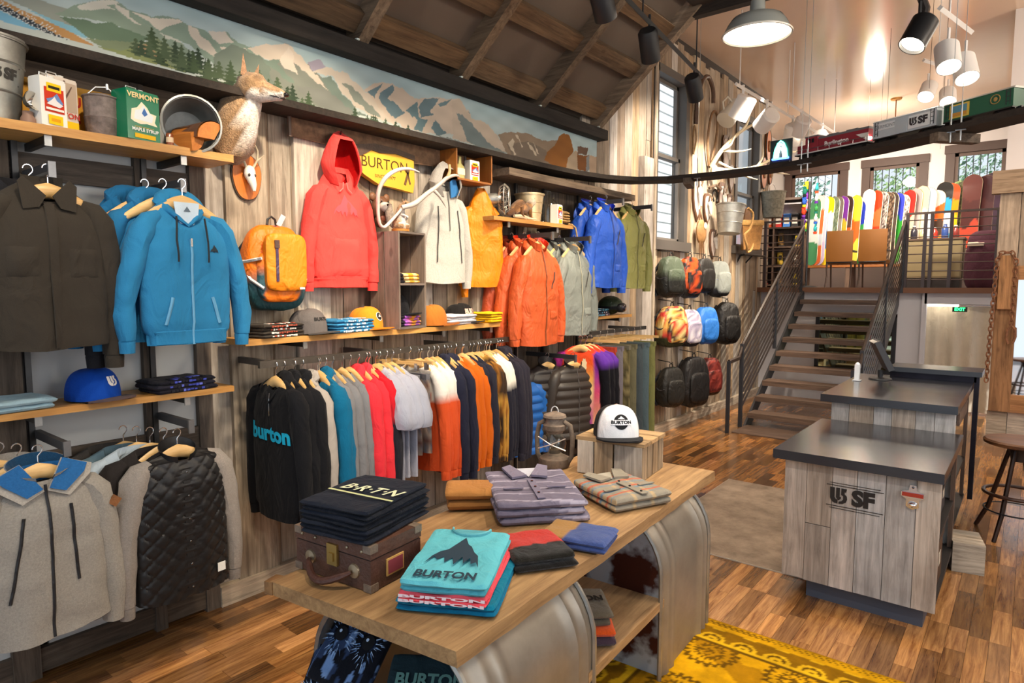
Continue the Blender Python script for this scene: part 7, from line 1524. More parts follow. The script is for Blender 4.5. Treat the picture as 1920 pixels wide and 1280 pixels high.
# ---- stool
t = thing('swivel_stool', 'round-seated wooden stool on dark splayed legs by the counter', 'stool', (-.02, 6.12, 0), .35)
put(t, 'seat', MB().lathe([(0, .70), (.20, .70), (.225, .71), (.228, .73), (.215, .742), (0, .735)], 36), walnut[0], 'ffcf9a'); put(t, 'hub', MB().lathe([(0, .58), (.05, .58), (.06, .64), (.10, .70), (0, .70)], 16), black, '2a2220')
for k in range(4):
    a = PI / 4 + k * PI / 2; c, s_ = math.cos(a), math.sin(a); put(t, 'leg', MB().tube([(.06 * c, .06 * s_, .68), (.12 * c, .12 * s_, .45), (.19 * c, .19 * s_, .18), (.27 * c, .27 * s_, .0)], [.020, .022, .022, .020], 8, flat=(1, .7)), walnut[2], '8a6a58')
put(t, 'foot_ring', MB().tube([(.205 * math.cos(2 * PI * i / 28), .205 * math.sin(2 * PI * i / 28), .33) for i in range(29)], .014, 8), walnut[0], 'a8806a'); put(t, 'lower_ring', MB().tube([(.20 * math.cos(2 * PI * i / 28), .20 * math.sin(2 * PI * i / 28), .20) for i in range(29)], .006, 6), black)
# ================================================================== mirror wall at the right
wr = bpy.data.objects['wall_right']
def kidw(mb, name, m, **k): return mb.build(name, m, wr, smooth=False, **k)
for k in range(9):
    a = -.37 + k * .2; kidw(MB().ends(a + .003, 9.585, .0, a + .197, 9.62, .40), 'plank', barn[0]); kidw(MB().ends(a + .003, 9.58, 2.10, a + .197, 9.62, 2.98), 'plank', barng[2], color='e6d2bc')
kidw(MB().ends(-.45, 9.52, 2.96, 2.2, 9.66, 3.22), 'header_board', barng[0], color='e0cbb4')
mi = thing('wall_mirror', 'tall mirror in a thick wooden frame at the right edge', 'mirror', (.45, 9.57, .40), 0)
fx0, fx1, fz0, fz1, fw_ = -.355, 1.2, .41, 2.12, .205
kid(MB().ends(fx0, 9.52, fz0, fx0 + fw_, 9.60, fz1), 'frame_stile', barn[2], mi, smooth=False, color='e8b88c'); kid(MB().ends(fx1 - fw_, 9.52, fz0, fx1, 9.60, fz1), 'frame_stile', barn[2], mi, smooth=False, color='e8b88c')
kid(MB().ends(fx0 + fw_, 9.525, fz0, fx1 - fw_, 9.60, fz0 + .2), 'frame_rail', barn[0], mi, smooth=False, color='e8b88c'); kid(MB().ends(fx0 + fw_, 9.525, fz1 - .16, fx1 - fw_, 9.60, fz1), 'frame_rail', barn[0], mi, smooth=False, color='e8b88c')
kid(MB().ends(fx0 + fw_, 9.575, fz0 + .2, fx1 - fw_, 9.585, fz1 - .16), 'mirror_glass', mirrorm, mi, smooth=False)
kid(MB().ends(-.33, 9.44, 1.62, -.20, 9.52, 2.24), 'peg_block', barn[2], mi, smooth=False, color='eab684')
ch = thing('iron_chain', 'rusty iron chain draped over the mirror frame', 'chain', (-.3, 9.45, 2.24), 0)
def link(p, d, alt):
    m = MB(); P = []
    for i in range(13):
        a = 2 * PI * i / 12; P.append((.020 * math.cos(a), 0, .034 * math.sin(a)))
    m.tube(P, .008, 5, caps=False); d = Vector(d).normalized(); q = Vector((0, 0, 1)).rotation_difference(d).to_matrix().to_4x4()
    m.xf(Matrix.Translation(p) @ q @ Matrix.Rotation(PI / 2 * alt + .4, 4, 'Z')); return m
def chain(pts):
    P = [Vector(p) for p in pts]; L_ = sum((b - a).length for a, b in zip(P, P[1:])); n = int(L_ / .05); 
    for k in range(n):
        s_ = (k + .5) / n * L_
        for a, b in zip(P, P[1:]):
            if s_ <= (b - a).length: m = link(a + (b - a).normalized() * s_ - ch.location, b - a, k % 2); m.build('link', rusty, ch, color='9a6a4c'); break
            s_ -= (b - a).length
chain([(-.385, 9.43, .76), (-.375, 9.43, 1.4), (-.355, 9.43, 2.18), (-.32, 9.43, 2.27), (-.22, 9.43, 2.27), (-.18, 9.43, 2.18), (-.185, 9.45, 1.44)])
put(ch, 'shackle', MB().tube([(.095, 0, -1.02), (.075, 0, -.95), (.085, 0, -.85), (.115, 0, -.81), (.15, 0, -.85), (.155, 0, -.95), (.135, 0, -1.02)], .014, 8), rusty, '9a6a4c')
# fitting-room curtain, exit sign, mirror behind the stairs
t = thing('fitting_room_curtain', 'cream curtain closing the fitting room under the landing', 'curtain', (-.84, 11.62, 0), 0)
put(t, 'cloth', MB().grid(lambda u, v: (-.44 + .90 * u, .035 * math.sin(u * 26) * (.5 + .5 * v) + .02 * math.sin(u * 9), .03 + 1.55 * (1 - v)), 90, 8), cloth, 'ddd2bd'); put(t, 'rail', MB().tube([(-.46, 0, 1.60), (.47, 0, 1.60)], .012, 8), chrome)
t = thing('strip_light', 'white strip light over the fitting-room curtain', 'light', (-.85, 11.50, 1.60), 0); put(t, 'tube', MB().tube([(-.38, 0, 0), (.0, 0, 0)], .018, 8), lampglow); put(t, 'housing', MB().ends(-.40, -.02, .015, .40, .02, .045), paint, 'e6e6e6')
t = thing('exit_sign', 'small green glowing exit sign over the curtain', 'sign', (-.83, 11.44, 1.545), 0); put(t, 'panel', MB().ends(-.09, -.008, -.035, .09, .008, .035), paint, '12301e'); put(t, 'lettering', MB().flat(sc(TXT['EXIT'], .062), lambda u, v: (u, -.010, v)), mat('exit glow', emit='2ee07a', estr=3))
t = thing('framed_mirror', 'wide dark-framed mirror on the white wall behind the stairs', 'mirror', (-2.2, 11.47, .55), 0)
put(t, 'glass', MB().ends(-.52, -.005, .02, .52, .005, .85), mirrorm, 'c9d4b0'); [put(t, 'frame', MB().ends(*a), black, '26272c') for a in ((-.58, -.02, -.02, -.52, .02, .9), (.52, -.02, -.02, .58, .02, .9), (-.58, -.02, -.04, .58, .02, .02), (-.58, -.02, .85, .58, .02, .9))]
# ================================================================== LIGHTS
def head(parent, p, to, r, L_, colr, glow=True, m=None):
    """a lamp can at p aimed at a point; children of the track"""
    d = (Vector(to) - Vector(p)).normalized(); q = Vector((0, 0, -1)).rotation_difference(d).to_matrix().to_4x4(); M = Matrix.Translation(Vector(p) - parent.location) @ q
    o = MB().lathe([(0, L_ * .5), (r * .8, L_ * .5), (r, L_ * .42), (r, -L_ * .5), (r * .93, -L_ * .5), (r * .88, -L_ * .38), (0, -L_ * .36)], 24).xf(M).build('lamp_can', m or paint, parent, color=colr)
    MB().lathe([(0, -L_ * .40), (r * .86, -L_ * .40)], 24).xf(M).build('bulb', spotglow, o)
    b = MB().tube([tuple(Vector(p) - parent.location), tuple(Vector(p) - parent.location + Vector((0, 0, L_ * .95)))], r * .14, 6); b.build('stem', m or paint, parent, color=colr)
def track(label, a, b, heads, colr, r, L_, rods=(), drop=.16, cat='track light', zt=5.05):
    A, B = Vector(a), Vector(b); t = thing('track_light', label, cat, tuple((A + B) / 2), 0); c = t.location
    d = (B - A).normalized(); m = MB(); nrm = d.cross(Vector((0, 0, 1))).normalized() * .02
    for off in (1,): m.tube([tuple(A - c), tuple(B - c)], .022, 4)
    m.build('track', paint, t, color=colr, smooth=False)
    for s_, to in heads:
        p = A + (B - A) * s_; head(t, (p.x, p.y, p.z - drop), to, r, L_, colr)
    for s_ in rods: p = A + (B - A) * s_ - c; MB().tube([tuple(p), (p.x, p.y, zt - c.z)], .006, 6).build('rod', paint, t, color=colr)
    return t
track('black track with cylinder spotlights under the roof slope', (-2.22, 3.2, 3.92), (-2.64, 6.25, 3.92), [(.20, (-2.9, 6.5, 1.0)), (.50, (-3.2, 7.3, 1.0)), (.91, (-3.2, 9.0, 1.0))], '17171a', .075, .24, (.45, .93), .17, zt=4.46)
track('long white track with spotlights along the plank wall', (-2.80, 7.6, 4.2), (-2.68, 11.2, 4.2), [(.06, (-3.4, 8.0, 3.0)), (.28, (-3.9, 9.6, 3.4)), (.56, (-3.2, 10.5, 2.6)), (.72, (-2.6, 11.5, 3.0)), (.88, (-2.3, 12.5, 3.2))], 'e6e0da', .115, .27, (.03, .5, .95), .22)
track('second white track close beside the long one', (-2.62, 8.9, 4.25), (-2.54, 11.4, 4.25), [(.25, (-3.4, 10.4, 3.0)), (.65, (-2.0, 12.5, 2.8))], 'd4ccc8', .105, .24, (.1, .9), .20)
t = track('white track of two spotlights above the front counter', (-.66, 5.9, 3.95), (-.50, 6.45, 3.90), [(.30, (-.3, 5.2, 1.9)), (.85, (-.1, 5.6, 1.9))], 'e3ddd8', .085, .22, (.3,), .30)
track('white track of two small spotlights further back over the counters', (-1.05, 8.3, 4.28), (-.82, 8.6, 4.22), [(.2, (-1.3, 7.0, 2.2)), (.9, (-.6, 7.2, 2.2))], 'e3ddd8', .08, .19, (.5,), .30)
t = thing('arm_spotlight', 'black spotlight on a jointed arm hanging from above', 'spotlight', (-.72, 5.40, 3.64), 0); head(t, (-.72, 5.40, 3.64), (-1.1, 4.9, 2.6), .088, .22, '1a1a1c', m=black); put(t, 'arm', MB().tube([(.02, .02, .08), (.03, .03, .16), (-.06, .0, .42), (-.08, 0, .9)], .028, 8), black, '2a2422')
t = thing('pendant_lamp', 'grey enamel barn pendant lamp, glowing white inside', 'lamp', (-1.42, 4.18, 3.435), 0)
put(t, 'shade', MB().lathe([(.205, .0), (.200, .012), (.175, .06), (.150, .095), (.06, .125), (.045, .15), (.043, .20), (.03, .215), (0, .215)], 40), gloss, '9a9a92'); put(t, 'rim', MB().lathe([(.198, -.004), (.207, -.004), (.209, .004), (.203, .010)], 40), gloss, 'd9d2c2'); put(t, 'inside', MB().lathe([(.198, .006), (.17, .055), (.145, .088), (.05, .11), (0, .112)], 40), gloss, 'f4efe6'); put(t, 'diffuser', MB().lathe([(0, .010), (.197, .010)], 40), lampglow); put(t, 'cord', MB().tube([(0, 0, .21), (0, 0, 1.1)], .006, 6), black); put(t, 'socket', MB().lathe([(.02, .21), (.024, .235), (.012, .25), (0, .25)], 14), steel)
pl_ = bpy.data.lights.new('pendant_bulb', 'SPOT'); pl_.energy = 160; pl_.color = (1, .86, .66); pl_.spot_size = math.radians(150); pl_.spot_blend = .6; pl_.shadow_soft_size = .15
po = bpy.data.objects.new('pendant_bulb', pl_); COL.objects.link(po); po.location = (-1.42, 4.18, 3.41)
for k, (x, y) in enumerate(((-1.9, 10.2), (-1.75, 10.2), (-1.55, 9.4), (-.95, 8.0), (-.86, 8.4), (-1.2, 11.6))):
    o = MB().col('8a7a70').tube([(0, 0, 0), (0, 0, -1.15)], .0022, 5).build('hanging_wire', steel, None, loc=(x, y, 5.05), color='6a5a50'); tag(o, 'thin wire hanging from the glossy ceiling, %s from the left' % ('first', 'second', 'third', 'fifth', 'sixth', 'fourth')[k], 'wire', 'wires under the glossy ceiling')
t = thing('ceiling_rosette', 'brass ceiling hook with a hanging cord above the red locomotive', 'hook', (-2.0, 12.9, 5.05), 0); put(t, 'plate', MB().lathe([(0, -.03), (.08, -.025), (.09, 0), (0, 0)], 16), steel, 'c08a4a'); put(t, 'cord', MB().tube([(0, 0, -.02), (0, 0, -.7)], .01, 6), steel, '9a6a4a')
# neon mountain
t = thing('neon_sign', 'glowing green and blue neon mountain sign on the railway shelf', 'neon sign', (-1.83, 6.10, 3.03), -.15)
ng = mat('neon green', emit='5affd0', estr=6); nb_ = mat('neon blue', emit='4a7aff', estr=6); nw = mat('neon white', emit='e0fff6', estr=8)
U_ = lambda k, h: [(-.06 * k, 0, .0), (-.05 * k, 0, .07 * h), (-.025 * k, 0, .125 * h), (0, 0, .145 * h), (.025 * k, 0, .125 * h), (.05 * k, 0, .07 * h), (.06 * k, 0, .0)]
put(t, 'outer_tube', MB().tube(U_(1, 1), .008, 8), ng); put(t, 'inner_tube', MB().tube(U_(.72, .82), .008, 8), nw); put(t, 'inner_tube', MB().tube(U_(.42, .6), .007, 8), nw); put(t, 'base_tube', MB().tube([(-.075, 0, -.008), (.075, 0, -.008)], .009, 8), nb_); put(t, 'backing', MB().ends(-.10, .012, -.04, .10, .02, .16), black, '20242c'); put(t, 'foot', MB().ends(-.09, -.02, -.06, .09, .04, -.04), black, '1c1c20')
# ================================================================== MODEL TRAIN
def bogie(t, x, L_=.13):
    put(t, 'bogie', MB().ends(x - L_ / 2, -.035, .018, x + L_ / 2, .035, .04), black, '1c1a1a')
    for q in (-.4, .4): put(t, 'wheel_set', MB().tube([(x + q * L_, -.042, .018), (x + q * L_, .042, .018)], .018, 12), steel, '2a2626')
def car(label, x, y, rz, L_, H_, colr, roof, name='model_boxcar'):
    t = thing(name, label, 'model train', (x, y, 2.971), rz, 'cars of the model train'); put(t, 'body', MB().ends(-L_ / 2, -.055, .042, L_ / 2, .055, H_), paint, colr); m = MB()
    put(t, 'roof', MB().prism([(-.06, H_), (.06, H_), (.045, H_ + .012), (-.045, H_ + .012)], L_ + .01, lambda u, v, w: (w - L_ / 2 - .005, u, v)), paint, roof); bogie(t, -L_ * .36); bogie(t, L_ * .36)
    put(t, 'sill', MB().ends(-L_ / 2, -.058, .036, L_ / 2, .058, .044), black, '26211f')
    for q in (-1, 1): put(t, 'coupler', MB().ends(q * L_ / 2, -.008, .03, q * (L_ / 2 + .02), .008, .045), black); put(t, 'ladder', MB().ends(q * (L_ / 2 - .03) - .014, -.0585, .06, q * (L_ / 2 - .03) - .010, -.0555, H_).ends(q * (L_ / 2 - .03) + .010, -.0585, .06, q * (L_ / 2 - .03) + .014, -.0555, H_).box((q * (L_ / 2 - .03), -.057, .08), (.026, .003, .004)).box((q * (L_ / 2 - .03), -.057, .11), (.026, .003, .004)).box((q * (L_ / 2 - .03), -.057, .14), (.026, .003, .004)), black, '3a3a3c')
    return t
cr_ = -math.atan2(.43, .67)
t = car('grey model boxcar with a black stencilled logo on the high shelf', -.79, 5.66, cr_ + .06, .50, .165, 'b9c0c4', 'aab0b4'); put(t, 'panel', MB().ends(.04, -.0575, .06, .22, -.0555, .15), paint, 'dcdedd'); y_ = -.0585
put(t, 'stencil', MB().flat(sc(LOGO, .055, .075, .108), lambda u, v: (u, y_, v)).flat(sc(TXT['USF'], .068, .15, .106), lambda u, v: (u, y_, v)), print_ink, '3a3638'); put(t, 'name_board', MB().ends(-.22, -.0575, .10, -.07, -.0555, .15), paint, 'd4d8da'); put(t, 'lettering', MB().flat(sc(TXT['BOX'], .035, -.145, .124), lambda u, v: (u, y_, v)), print_ink, '7a8488'); put(t, 'door', MB().ends(-.06, -.0585, .048, .03, -.0555, .155), paint, 'b0b8bd')
t = car('green model boxcar with a yellow picture panel on the high shelf', -.33, 5.37, cr_, .46, .155, '1f5a40', 'c9c6bc'); put(t, 'picture', MB().col('d9b84a').ends(-.19, -.0575, .055, -.05, -.0555, .145).col('5a93a8').ends(-.175, -.0585, .09, -.065, -.0575, .135).col('c8903a').ends(-.175, -.0585, .065, -.065, -.0575, .09), paint); put(t, 'emblem', MB().col('a8864a').tube([(.12 + .03 * math.cos(2 * PI * i / 16), -.058, .11 + .028 * math.sin(2 * PI * i / 16)) for i in range(17)], .003, 5).ell((.12, -.057, .11), (.014, .002, .014), 10, 6), paint)
car('red model boxcar at the right edge of the high shelf', .13, 5.03, cr_, .40, .17, 'b5281e', '8a2418')
t = thing('model_bird', 'small dark carved bird on top of the red boxcar', 'figurine', (.02, 5.10, 3.153), cr_); put(t, 'body', MB().col('5a3424').ell((0, 0, .06), (.05, .025, .03), 12, 8).ell((-.05, 0, .085), (.02, .018, .018), 10, 8).tube([(-.065, 0, .086), (-.085, 0, .082)], [.007, .002], 6).tube([(.04, 0, .06), (.085, 0, .05)], [.02, .006], 8), leather); put(t, 'legs', MB().tube([(0, .01, .035), (0, .01, 0)], .004, 5).tube([(0, -.01, .035), (0, -.01, 0)], .004, 5), leather, '3a241a')
t = thing('model_locomotive', 'dark red model diesel locomotive with a lit headlamp', 'model train', (-1.36, 5.965, 2.971), -.40, 'cars of the model train'); L_ = .66
put(t, 'hood', MB().ends(-.22, -.045, .05, .325, .045, .15), paint, '8a2230'); put(t, 'hood_top', MB().ends(-.22, -.04, .15, .325, .04, .168).ends(-.05, -.025, .168, .05, .025, .178).ends(.12, -.025, .168, .22, .025, .178), paint, '6a6a6c'); put(t, 'cab', MB().ends(-.235, -.055, .05, -.12, .055, .178), paint, '8a2230'); put(t, 'cab_roof', MB().ends(-.24, -.058, .178, -.11, .058, .188), paint, '6a6a6c'); put(t, 'short_hood', MB().ends(-.32, -.045, .05, -.235, .045, .125), paint, '8a2230')
put(t, 'cab_window', MB().ends(-.21, -.0565, .13, -.185, -.0545, .165).ends(-.175, -.0565, .13, -.15, -.0545, .165), gloss, '1a1a20'); put(t, 'walkway', MB().ends(-.335, -.06, .042, .335, .06, .052), paint, '2a2024'); put(t, 'white_stripe', MB().ends(-.335, -.0615, .046, .335, -.0595, .055), paint, 'e0dcd6'); put(t, 'nose_chevron', MB().prism([(.325, .055), (.325, .12), (.22, .12)], .002, lambda u, v, w: (u, -.0455 - w, v)), paint, 'd9d4cc')
put(t, 'lettering', MB().flat(sc(TXT['ENGINE'], .052, .05, .098), lambda u, v: (u, -.0465, v)), print_ink, 'e9e4e0'); bogie(t, -.22, .17); bogie(t, .22, .17); put(t, 'fuel_tank', MB().ends(-.09, -.045, .012, .09, .045, .042), black, '1c1a1a')
put(t, 'headlamp', MB().ell((.332, -.03, .075), (.012, .012, .012), 10, 8), mat('headlamp glow', emit='fff0d0', estr=60)); m = MB()
for k in range(7): m.tube([(-.32 + .105 * k, -.057, .052), (-.32 + .105 * k, -.057, .085)], .0025, 4)
m.tube([(-.32, -.057, .085), (.31, -.057, .085)], .0025, 4); put(t, 'handrail', m, steel, 'b9b4b0')
# ================================================================== LANDING: snowboards, seats, shelves
BO = [(-3.66, 3.67), (-3.58, 3.73), (-3.51, 3.72), (-3.41, 3.69), (-3.31, 3.68), (-3.23, 3.67), (-3.15, 3.68), (-3.06, 3.67), (-2.9, 3.67), (-2.84, 3.56), (-2.69, 3.77), (-2.55, 3.73), (-2.46, 3.71), (-2.35, 3.68), (-2.28, 3.67), (-2.19, 3.66), (-2.1, 3.62), (-2.0, 3.69), (-1.91, 3.72), (-1.8, 3.75), (-1.68, 3.7), (-1.54, 3.65), (-1.43, 3.79), (-1.32, 3.75), (-1.21, 3.79), (-1.13, 3.79), (-1.0, 3.84), (-.88, 3.79), (-.81, 3.81), (-.72, 3.84)]
BC = [('green and white', ['3f8a5a', 'dfe6e2', '3f8a5a']), ('orange and cream', ['e9e4da', 'e2703a', 'c9d4e0', 'e2703a']), ('plain pale lilac', ['e9e6f0', 'd4cfe6', 'c8b8dc']), ('yellow and blue', ['f2d21c', 'd8e0e6', '2f78b8', 'f0cf2a']), ('sage lettered', ['6a7a64', '8a9a80', '55644f']), ('grey and orange', ['6a625c', '8a8480', 'e05a24']), ('purple and yellow', ['7a3a9a', 'c8b03a', '3a2430']), ('charcoal and flame', ['3a2a26', '5a4038', 'e2622a', 'b04024']), ('lime and orange', ['c9c63a', 'e2662a', 'd9d04a']), ('blue and leaf green', ['2c3fb8', '3a9a4a', '2f8a3f']), ('tall plain white', ['f4f2ee', 'f0eeea', 'f4f2ee']), ('red and slate', ['e23a1c', 'e86a3a', 'e23a1c', '4a5a7a']), ('black and white speckled', ['6a625c', 'cfc8c0', '4a4440', 'b9b2aa']), ('dark brown patterned', ['4a3c32', '8a7460', '3c322a']), ('near-black', ['3a322c', '4a4038', '322a26']), ('blue-topped green', ['3f4ad0', '3a9a3a', '57b04a']), ('white and black freckled', ['8a8480', 'dcd8d2', '5a5450', 'cfcac2']), ('red-topped cream', ['c22a24', 'e0cfa8', 'd9b88a']), ('soft grey', ['a89c9a', 'b9b0ae', '9a8c88']), ('peach and cream', ['f0d2a4', 'f4e2c4', 'eac48a']), ('pale sky blue', ['b9cfe0', 'e6ecf0', 'dfe6ea']), ('white and orange', ['f0e6da', 'e8692a', '4a3a30', 'e8902a']), ('azure and black', ['1c1a1a', '2f9ad0', 'e9f0f4', '2f9ad0']), ('orange and gold', ['d9481c', 'f0920c', 'f2b21c', '4a3a30']), ('green camouflage', ['4a6a3a', '8fb06a', '35502c', '9ab87a']), ('olive checked', ['5a5a3c', '3c3c2c', '6a6a48']), ('large dark red', ['5a2f2a', '4a2624', 'b04430']), ('brown and red', ['4f2c28', '5f3430', 'c04a34']), ('dark maroon', ['3f2426', '4a2a2a', '3a2022']), ('deep purple', ['33202c', '3a2434', '2e1c28'])]
for k, ((x, zt), (nm, cs)) in enumerate(zip(BO, BC)):
    big = k >= 26; z0 = 2.30 if k < 21 else 2.55; h = zt - z0; w = .285 if not big else .31
    t = thing('snowboard', nm + ' snowboard standing in the row under the far windows', 'snowboard', (x + .03, 14.4 - (.03 * (k % 3)) - (.25 if big else 0), z0), (-.06, 0, -.55 + .2 * (k > 20)), 'snowboards along the far wall')
    out = [(w / 2 * math.cos(a), h - w * .5 + w * .5 * math.sin(a)) for a in [PI * i / 12 for i in range(13)]] + [(-w * .46, h * .5), (-w / 2, w * .5)] + [(-w / 2 * math.cos(a), w * .5 - w * .5 * math.sin(a)) for a in [PI * i / 8 for i in range(1, 9)]] + [(w * .46, h * .5)]
    m = MB(); n = len(cs); nu, nv = 12, 44
    def half(z):
        if z > h - w / 2: q = (z - h + w / 2) / (w / 2); return w / 2 * math.sqrt(max(0, 1 - q * q)) 
        if z < w / 2: q = (w / 2 - z) / (w / 2); return w / 2 * math.sqrt(max(0, 1 - q * q))
        return w / 2 * (1 - .09 * math.sin(PI * (z - w / 2) / (h - w)))
    def cf(u, v, p):
        
        if any(w_ in nm for w_ in ('speck', 'freck', 'camou', 'patterned', 'check', 'lettered')): return lin(cs[int(abs(nz(p[0] * 22 + k, p[2] * 14, k * 3.1)) * 4.2 * n) % n])
        q = min(n - 1, max(0, int((1 - p[2] / h) * n + .35 * nz(p[0] * 6 + k, p[2] * 4, k)))); return lin(cs[q])
    for y in (-.006, .006):
        m.grid(lambda u, v: ((2 * u - 1) * half(h * v), y - .04 * max(0, v - .86) ** 1.2 * 4, h * v), nu, nv, False, cf, flip=y > 0)
    put(t, 'deck', m, gloss); e = MB().tube([(half(h * i / 40), -.04 * max(0, i / 40 - .86) ** 1.2 * 4, h * i / 40) for i in range(41)] + [(-half(h * i / 40), -.04 * max(0, i / 40 - .86) ** 1.2 * 4, h * i / 40) for i in range(40, -1, -1)], .006, 4); put(t, 'edge', e, steel, 'b9a890')
t = thing('board_bench', 'low wooden bench the snowboards stand on', 'bench', (-2.9, 14.45, 1.85), 0); put(t, 'top', MB().ends(-.95, -.28, .40, 1.0, .25, .445), maple[0], 'b89a80'); [put(t, 'leg', MB().ends(q - .04, -.25, 0, q + .04, .2, .40), walnut[2]) for q in (-.85, 0, .85)]
t = thing('board_bench', 'higher dark bench under the right-hand snowboards', 'bench', (-1.15, 14.4, 1.85), 0); put(t, 'top', MB().ends(-.75, -.35, .62, .75, .3, .69), walnut[0]); [put(t, 'leg', MB().ends(q - .04, -.3, 0, q + .04, .25, .62), walnut[2]) for q in (-.65, .65)]
for k, x in enumerate((-2.61, -2.11)):
    t = thing('theatre_chair', 'brown-backed theatre seat on the landing, %s of the pair' % ('left', 'right')[k], 'seat', (x, 12.1, 1.852), 0, 'theatre seats on the landing')
    m = MB(); m.grid(lambda u, v: (-.205 + .41 * u, -.03 * math.cos((u - .5) * 2.6) - .012 * math.sin(v * PI), .44 + .52 * v), 10, 8); m.grid(lambda u, v: (-.205 + .41 * u, .015 - .03 * math.cos((u - .5) * 2.6), .44 + .52 * v), 10, 8, flip=True); put(t, 'backrest', m, paint, '8f5a1e')
    put(t, 'seat', MB().ends(-.2, .05, .40, .2, .42, .46), leather, '8a5a1c'); put(t, 'seat_frame', MB().tube([(-.2, 0, .43), (.2, 0, .43)], .014, 6), black, '2a2422')
    for q in (-.19, .19): put(t, 'leg', MB().tube([(q, .0, .45), (q * .98, .02, .2), (q, -.05, 0)], .014, 6), steel, '6a5a54'); put(t, 'leg', MB().tube([(q, .3, .42), (q, .36, 0)], .014, 6), steel, '6a5a54'); put(t, 'armrest', MB().ends(q - .02, 0, .60, q + .02, .35, .63), black, '2a2422')
t = thing('storage_cabinet', 'grey-tan metal cabinet behind the landing railing', 'cabinet', (-1.27, 12.4, 1.852), 0); put(t, 'body', MB().ends(-.38, -.25, .16, .38, .25, .75), paint, '8a7a5c'); put(t, 'top', MB().ends(-.40, -.27, .75, .40, .27, .78), walnut[0]); put(t, 'base', MB().ends(-.36, -.22, 0, .36, .22, .16), paint, '2a2220'); put(t, 'door', MB().ends(-.36, -.258, .18, -.005, -.25, .73), paint, '93835f'); put(t, 'door', MB().ends(.005, -.258, .18, .36, -.25, .73), paint, '93835f')
for k, (x, c, l, hh) in enumerate(((-.3, '2c2a36', 'dark bottle left on the cabinet', .2), (-.18, 'c9b48a', 'cream jar on the cabinet', .14), (-.02, 'a8301f', 'red folded cloth pile on the cabinet', .16), (.12, '2f4a8a', 'blue bag on the cabinet', .22), (.26, '7a2a24', 'maroon tin on the cabinet', .18))):
    t = thing('small_item', l, 'item', (-1.27 + x, 12.36, 2.634), 0); t.name = ('dark_bottle', 'cream_jar', 'folded_cloth', 'small_bag', 'maroon_tin')[k]; put(t, 'body', MB().lathe([(0, 0), (.045, 0), (.05, hh * .3), (.048, hh * .7), (.025, hh * .88), (.024, hh), (0, hh)], 16), gloss, c); put(t, 'lid', MB().lathe([(0, hh), (.026, hh), (.026, hh + .02), (0, hh + .02)], 12), paint, 'd9d0c0')
t = thing('draped_armchair', 'armchair under dark plum drape at the right end of the landing', 'chair', (-.60, 12.2, 1.852), 0); m = MB().ell((0, 0, .34), (.26, .26, .38), 24, 14, lambda d: .06 * math.sin(9 * math.atan2(d.y, d.x)) * (.6 - d.z * .5), .6); put(t, 'drape', m, cloth, '5a3844'); put(t, 'back', MB().ell((0, .15, .62), (.25, .10, .26), 18, 12, None, .6), cloth, '4f323c'); put(t, 'paper', MB().box((-.12, -.2, .66), (.2, .12, .02), rx=.4), paint, 'e9d8c4')
# gear shelves in the left corner of the upper floor
t = thing('gear_shelves', 'dark shelving full of boots and bindings left of the stairs', 'shelves', (-3.95, 12.9, 1.852), .15)
for z in (.03, .38, .74, 1.10): put(t, 'shelf', MB().ends(-.55, -.2, z, .60, .2, z + .03), walnut[0])
for x in (-.55, .02, .57): put(t, 'upright', MB().ends(x, -.2, 0, x + .03, .2, 1.62), walnut[2])
put(t, 'back', MB().ends(-.55, .2, 0, .6, .215, 1.62), walnut[2]); put(t, 'slanted_rack', MB().box((.1, -.25, 1.46), (1.0, .3, .03), rx=-.5), steel, 'b9b9c0'); put(t, 'top', MB().ends(-.57, -.22, 1.62, .62, .22, 1.66), walnut[0])
def boot(label, x, y, z, rz, c1, c2):
    b = thing('snowboard_boot', label, 'boot', (x, y, z), rz, 'snowboard boots on the gear shelves'); put(b, 'shaft', MB().tube([(0, .04, .04), (0, .045, .14), (0, .055, .25)], [.05, .05, .055], 12), nylon, c1); put(b, 'foot', MB().ell((0, -.04, .05), (.05, .13, .055), 14, 8, None, .7), nylon, c1); put(b, 'sole', MB().ends(-.052, -.17, 0, .052, .10, .022), paint, c2); put(b, 'laces', MB().box((0, -.015, .13), (.05, .02, .14), rx=.3), nylon, c2)
bc = [('1c1c20', 'd9d4c8', 'black and white'), ('c9a83a', '26221c', 'mustard'), ('e6e0d2', '2a2a2c', 'cream'), ('2a2a2e', 'c9b02a', 'black and yellow'), ('8a6a3a', '1c1a18', 'tan'), ('35353c', 'b0302a', 'grey and red')]
for k in range(12):
    row = k // 4; x = -4.35 + (k % 4) * .27; c1, c2, nm = bc[(k * 5 + row) % 6]; boot('%s boot on the %s gear shelf, %s from the left' % (nm, ('bottom', 'second', 'third')[row], ('first', 'second', 'third', 'fourth')[k % 4]), x, 12.83 + (k % 4) * .04, 1.852 + (.06, .41, .77)[row], .4, c1, c2)
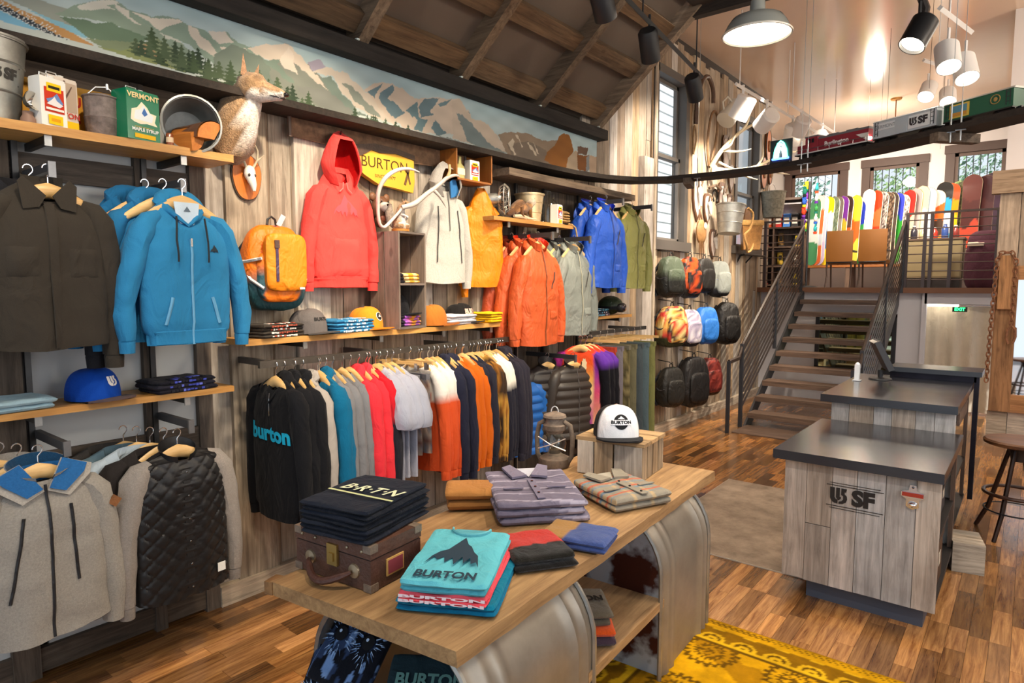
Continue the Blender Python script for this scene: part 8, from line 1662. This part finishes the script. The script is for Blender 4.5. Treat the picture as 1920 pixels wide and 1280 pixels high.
for k, (x, c, l) in enumerate(((-4.2, '2f62b8', 'blue box on top of the slanted rack'), (-4.02, 'e2622a', 'orange box on top of the slanted rack'), (-3.86, 'c22a24', 'red box on the gear shelves'), (-3.72, '3a78c8', 'narrow blue box on the gear shelves'), (-3.58, '1c1a1e', 'black box at the end of the gear shelves'))):
    b = thing('gear_box', l, 'box', (x, 12.86 + .03 * k, 1.852 + 1.135), .15); put(b, 'body', MB().ends(-.06, -.08, 0, .06, .08, .26), paint, c); put(b, 'label_panel', MB().ends(-.045, -.083, .06, .045, -.08, .18), paint, 'e0d6c8')
t = thing('accessory_stand', 'spinning stand hung with bright gloves and goggles by the stairs', 'stand', (-3.25, 12.6, 1.852), 0); put(t, 'pole', MB().tube([(0, 0, 0), (0, 0, 1.9)], .02, 8), black); put(t, 'foot', MB().lathe([(0, 0), (.2, 0), (.18, .03), (0, .04)], 20), black)
gc = ['2f9aa0', 'c9c02a', '5a2a8a', 'e9dcd4', '1c1c22', 'd9482a', '3a8a4a', 'e0a0b8', '2f5ab8', 'd9d9d0', '7a3aa0', '1f6a5a']
for k in range(14):
    z = 1.05 + .06 * k; a = k * 2.1; r_ = .12
    g_ = thing('knit_glove', '%s glove on the accessory stand, row %s' % (['teal', 'yellow', 'purple', 'cream', 'black', 'orange', 'green', 'pink', 'blue', 'pale grey', 'violet', 'dark green', 'teal', 'yellow'][k], ['one', 'two', 'three', 'four', 'five', 'six', 'seven', 'eight', 'nine', 'ten', 'eleven', 'twelve', 'thirteen', 'fourteen'][k]), 'glove', (-3.25 + r_ * math.cos(a), 12.6 + r_ * math.sin(a), 1.852 + z), a + PI / 2, 'gloves on the accessory stand')
    m = MB().ell((0, 0, 0), (.045, .03, .055), 12, 8)
    for j in range(4): m.tube([(-.03 + .02 * j, 0, .04), (-.033 + .022 * j, -.01, .10 - .01 * abs(j - 1.5))], .011, 6)
    m.tube([(.04, 0, -.01), (.065, -.01, .03)], .012, 6); put(g_, 'hand', m, cloth, gc[k % 12]); put(g_, 'cuff', MB().lathe([(.03, -.09), (.034, -.05)], 12), cloth, gc[(k + 5) % 12])
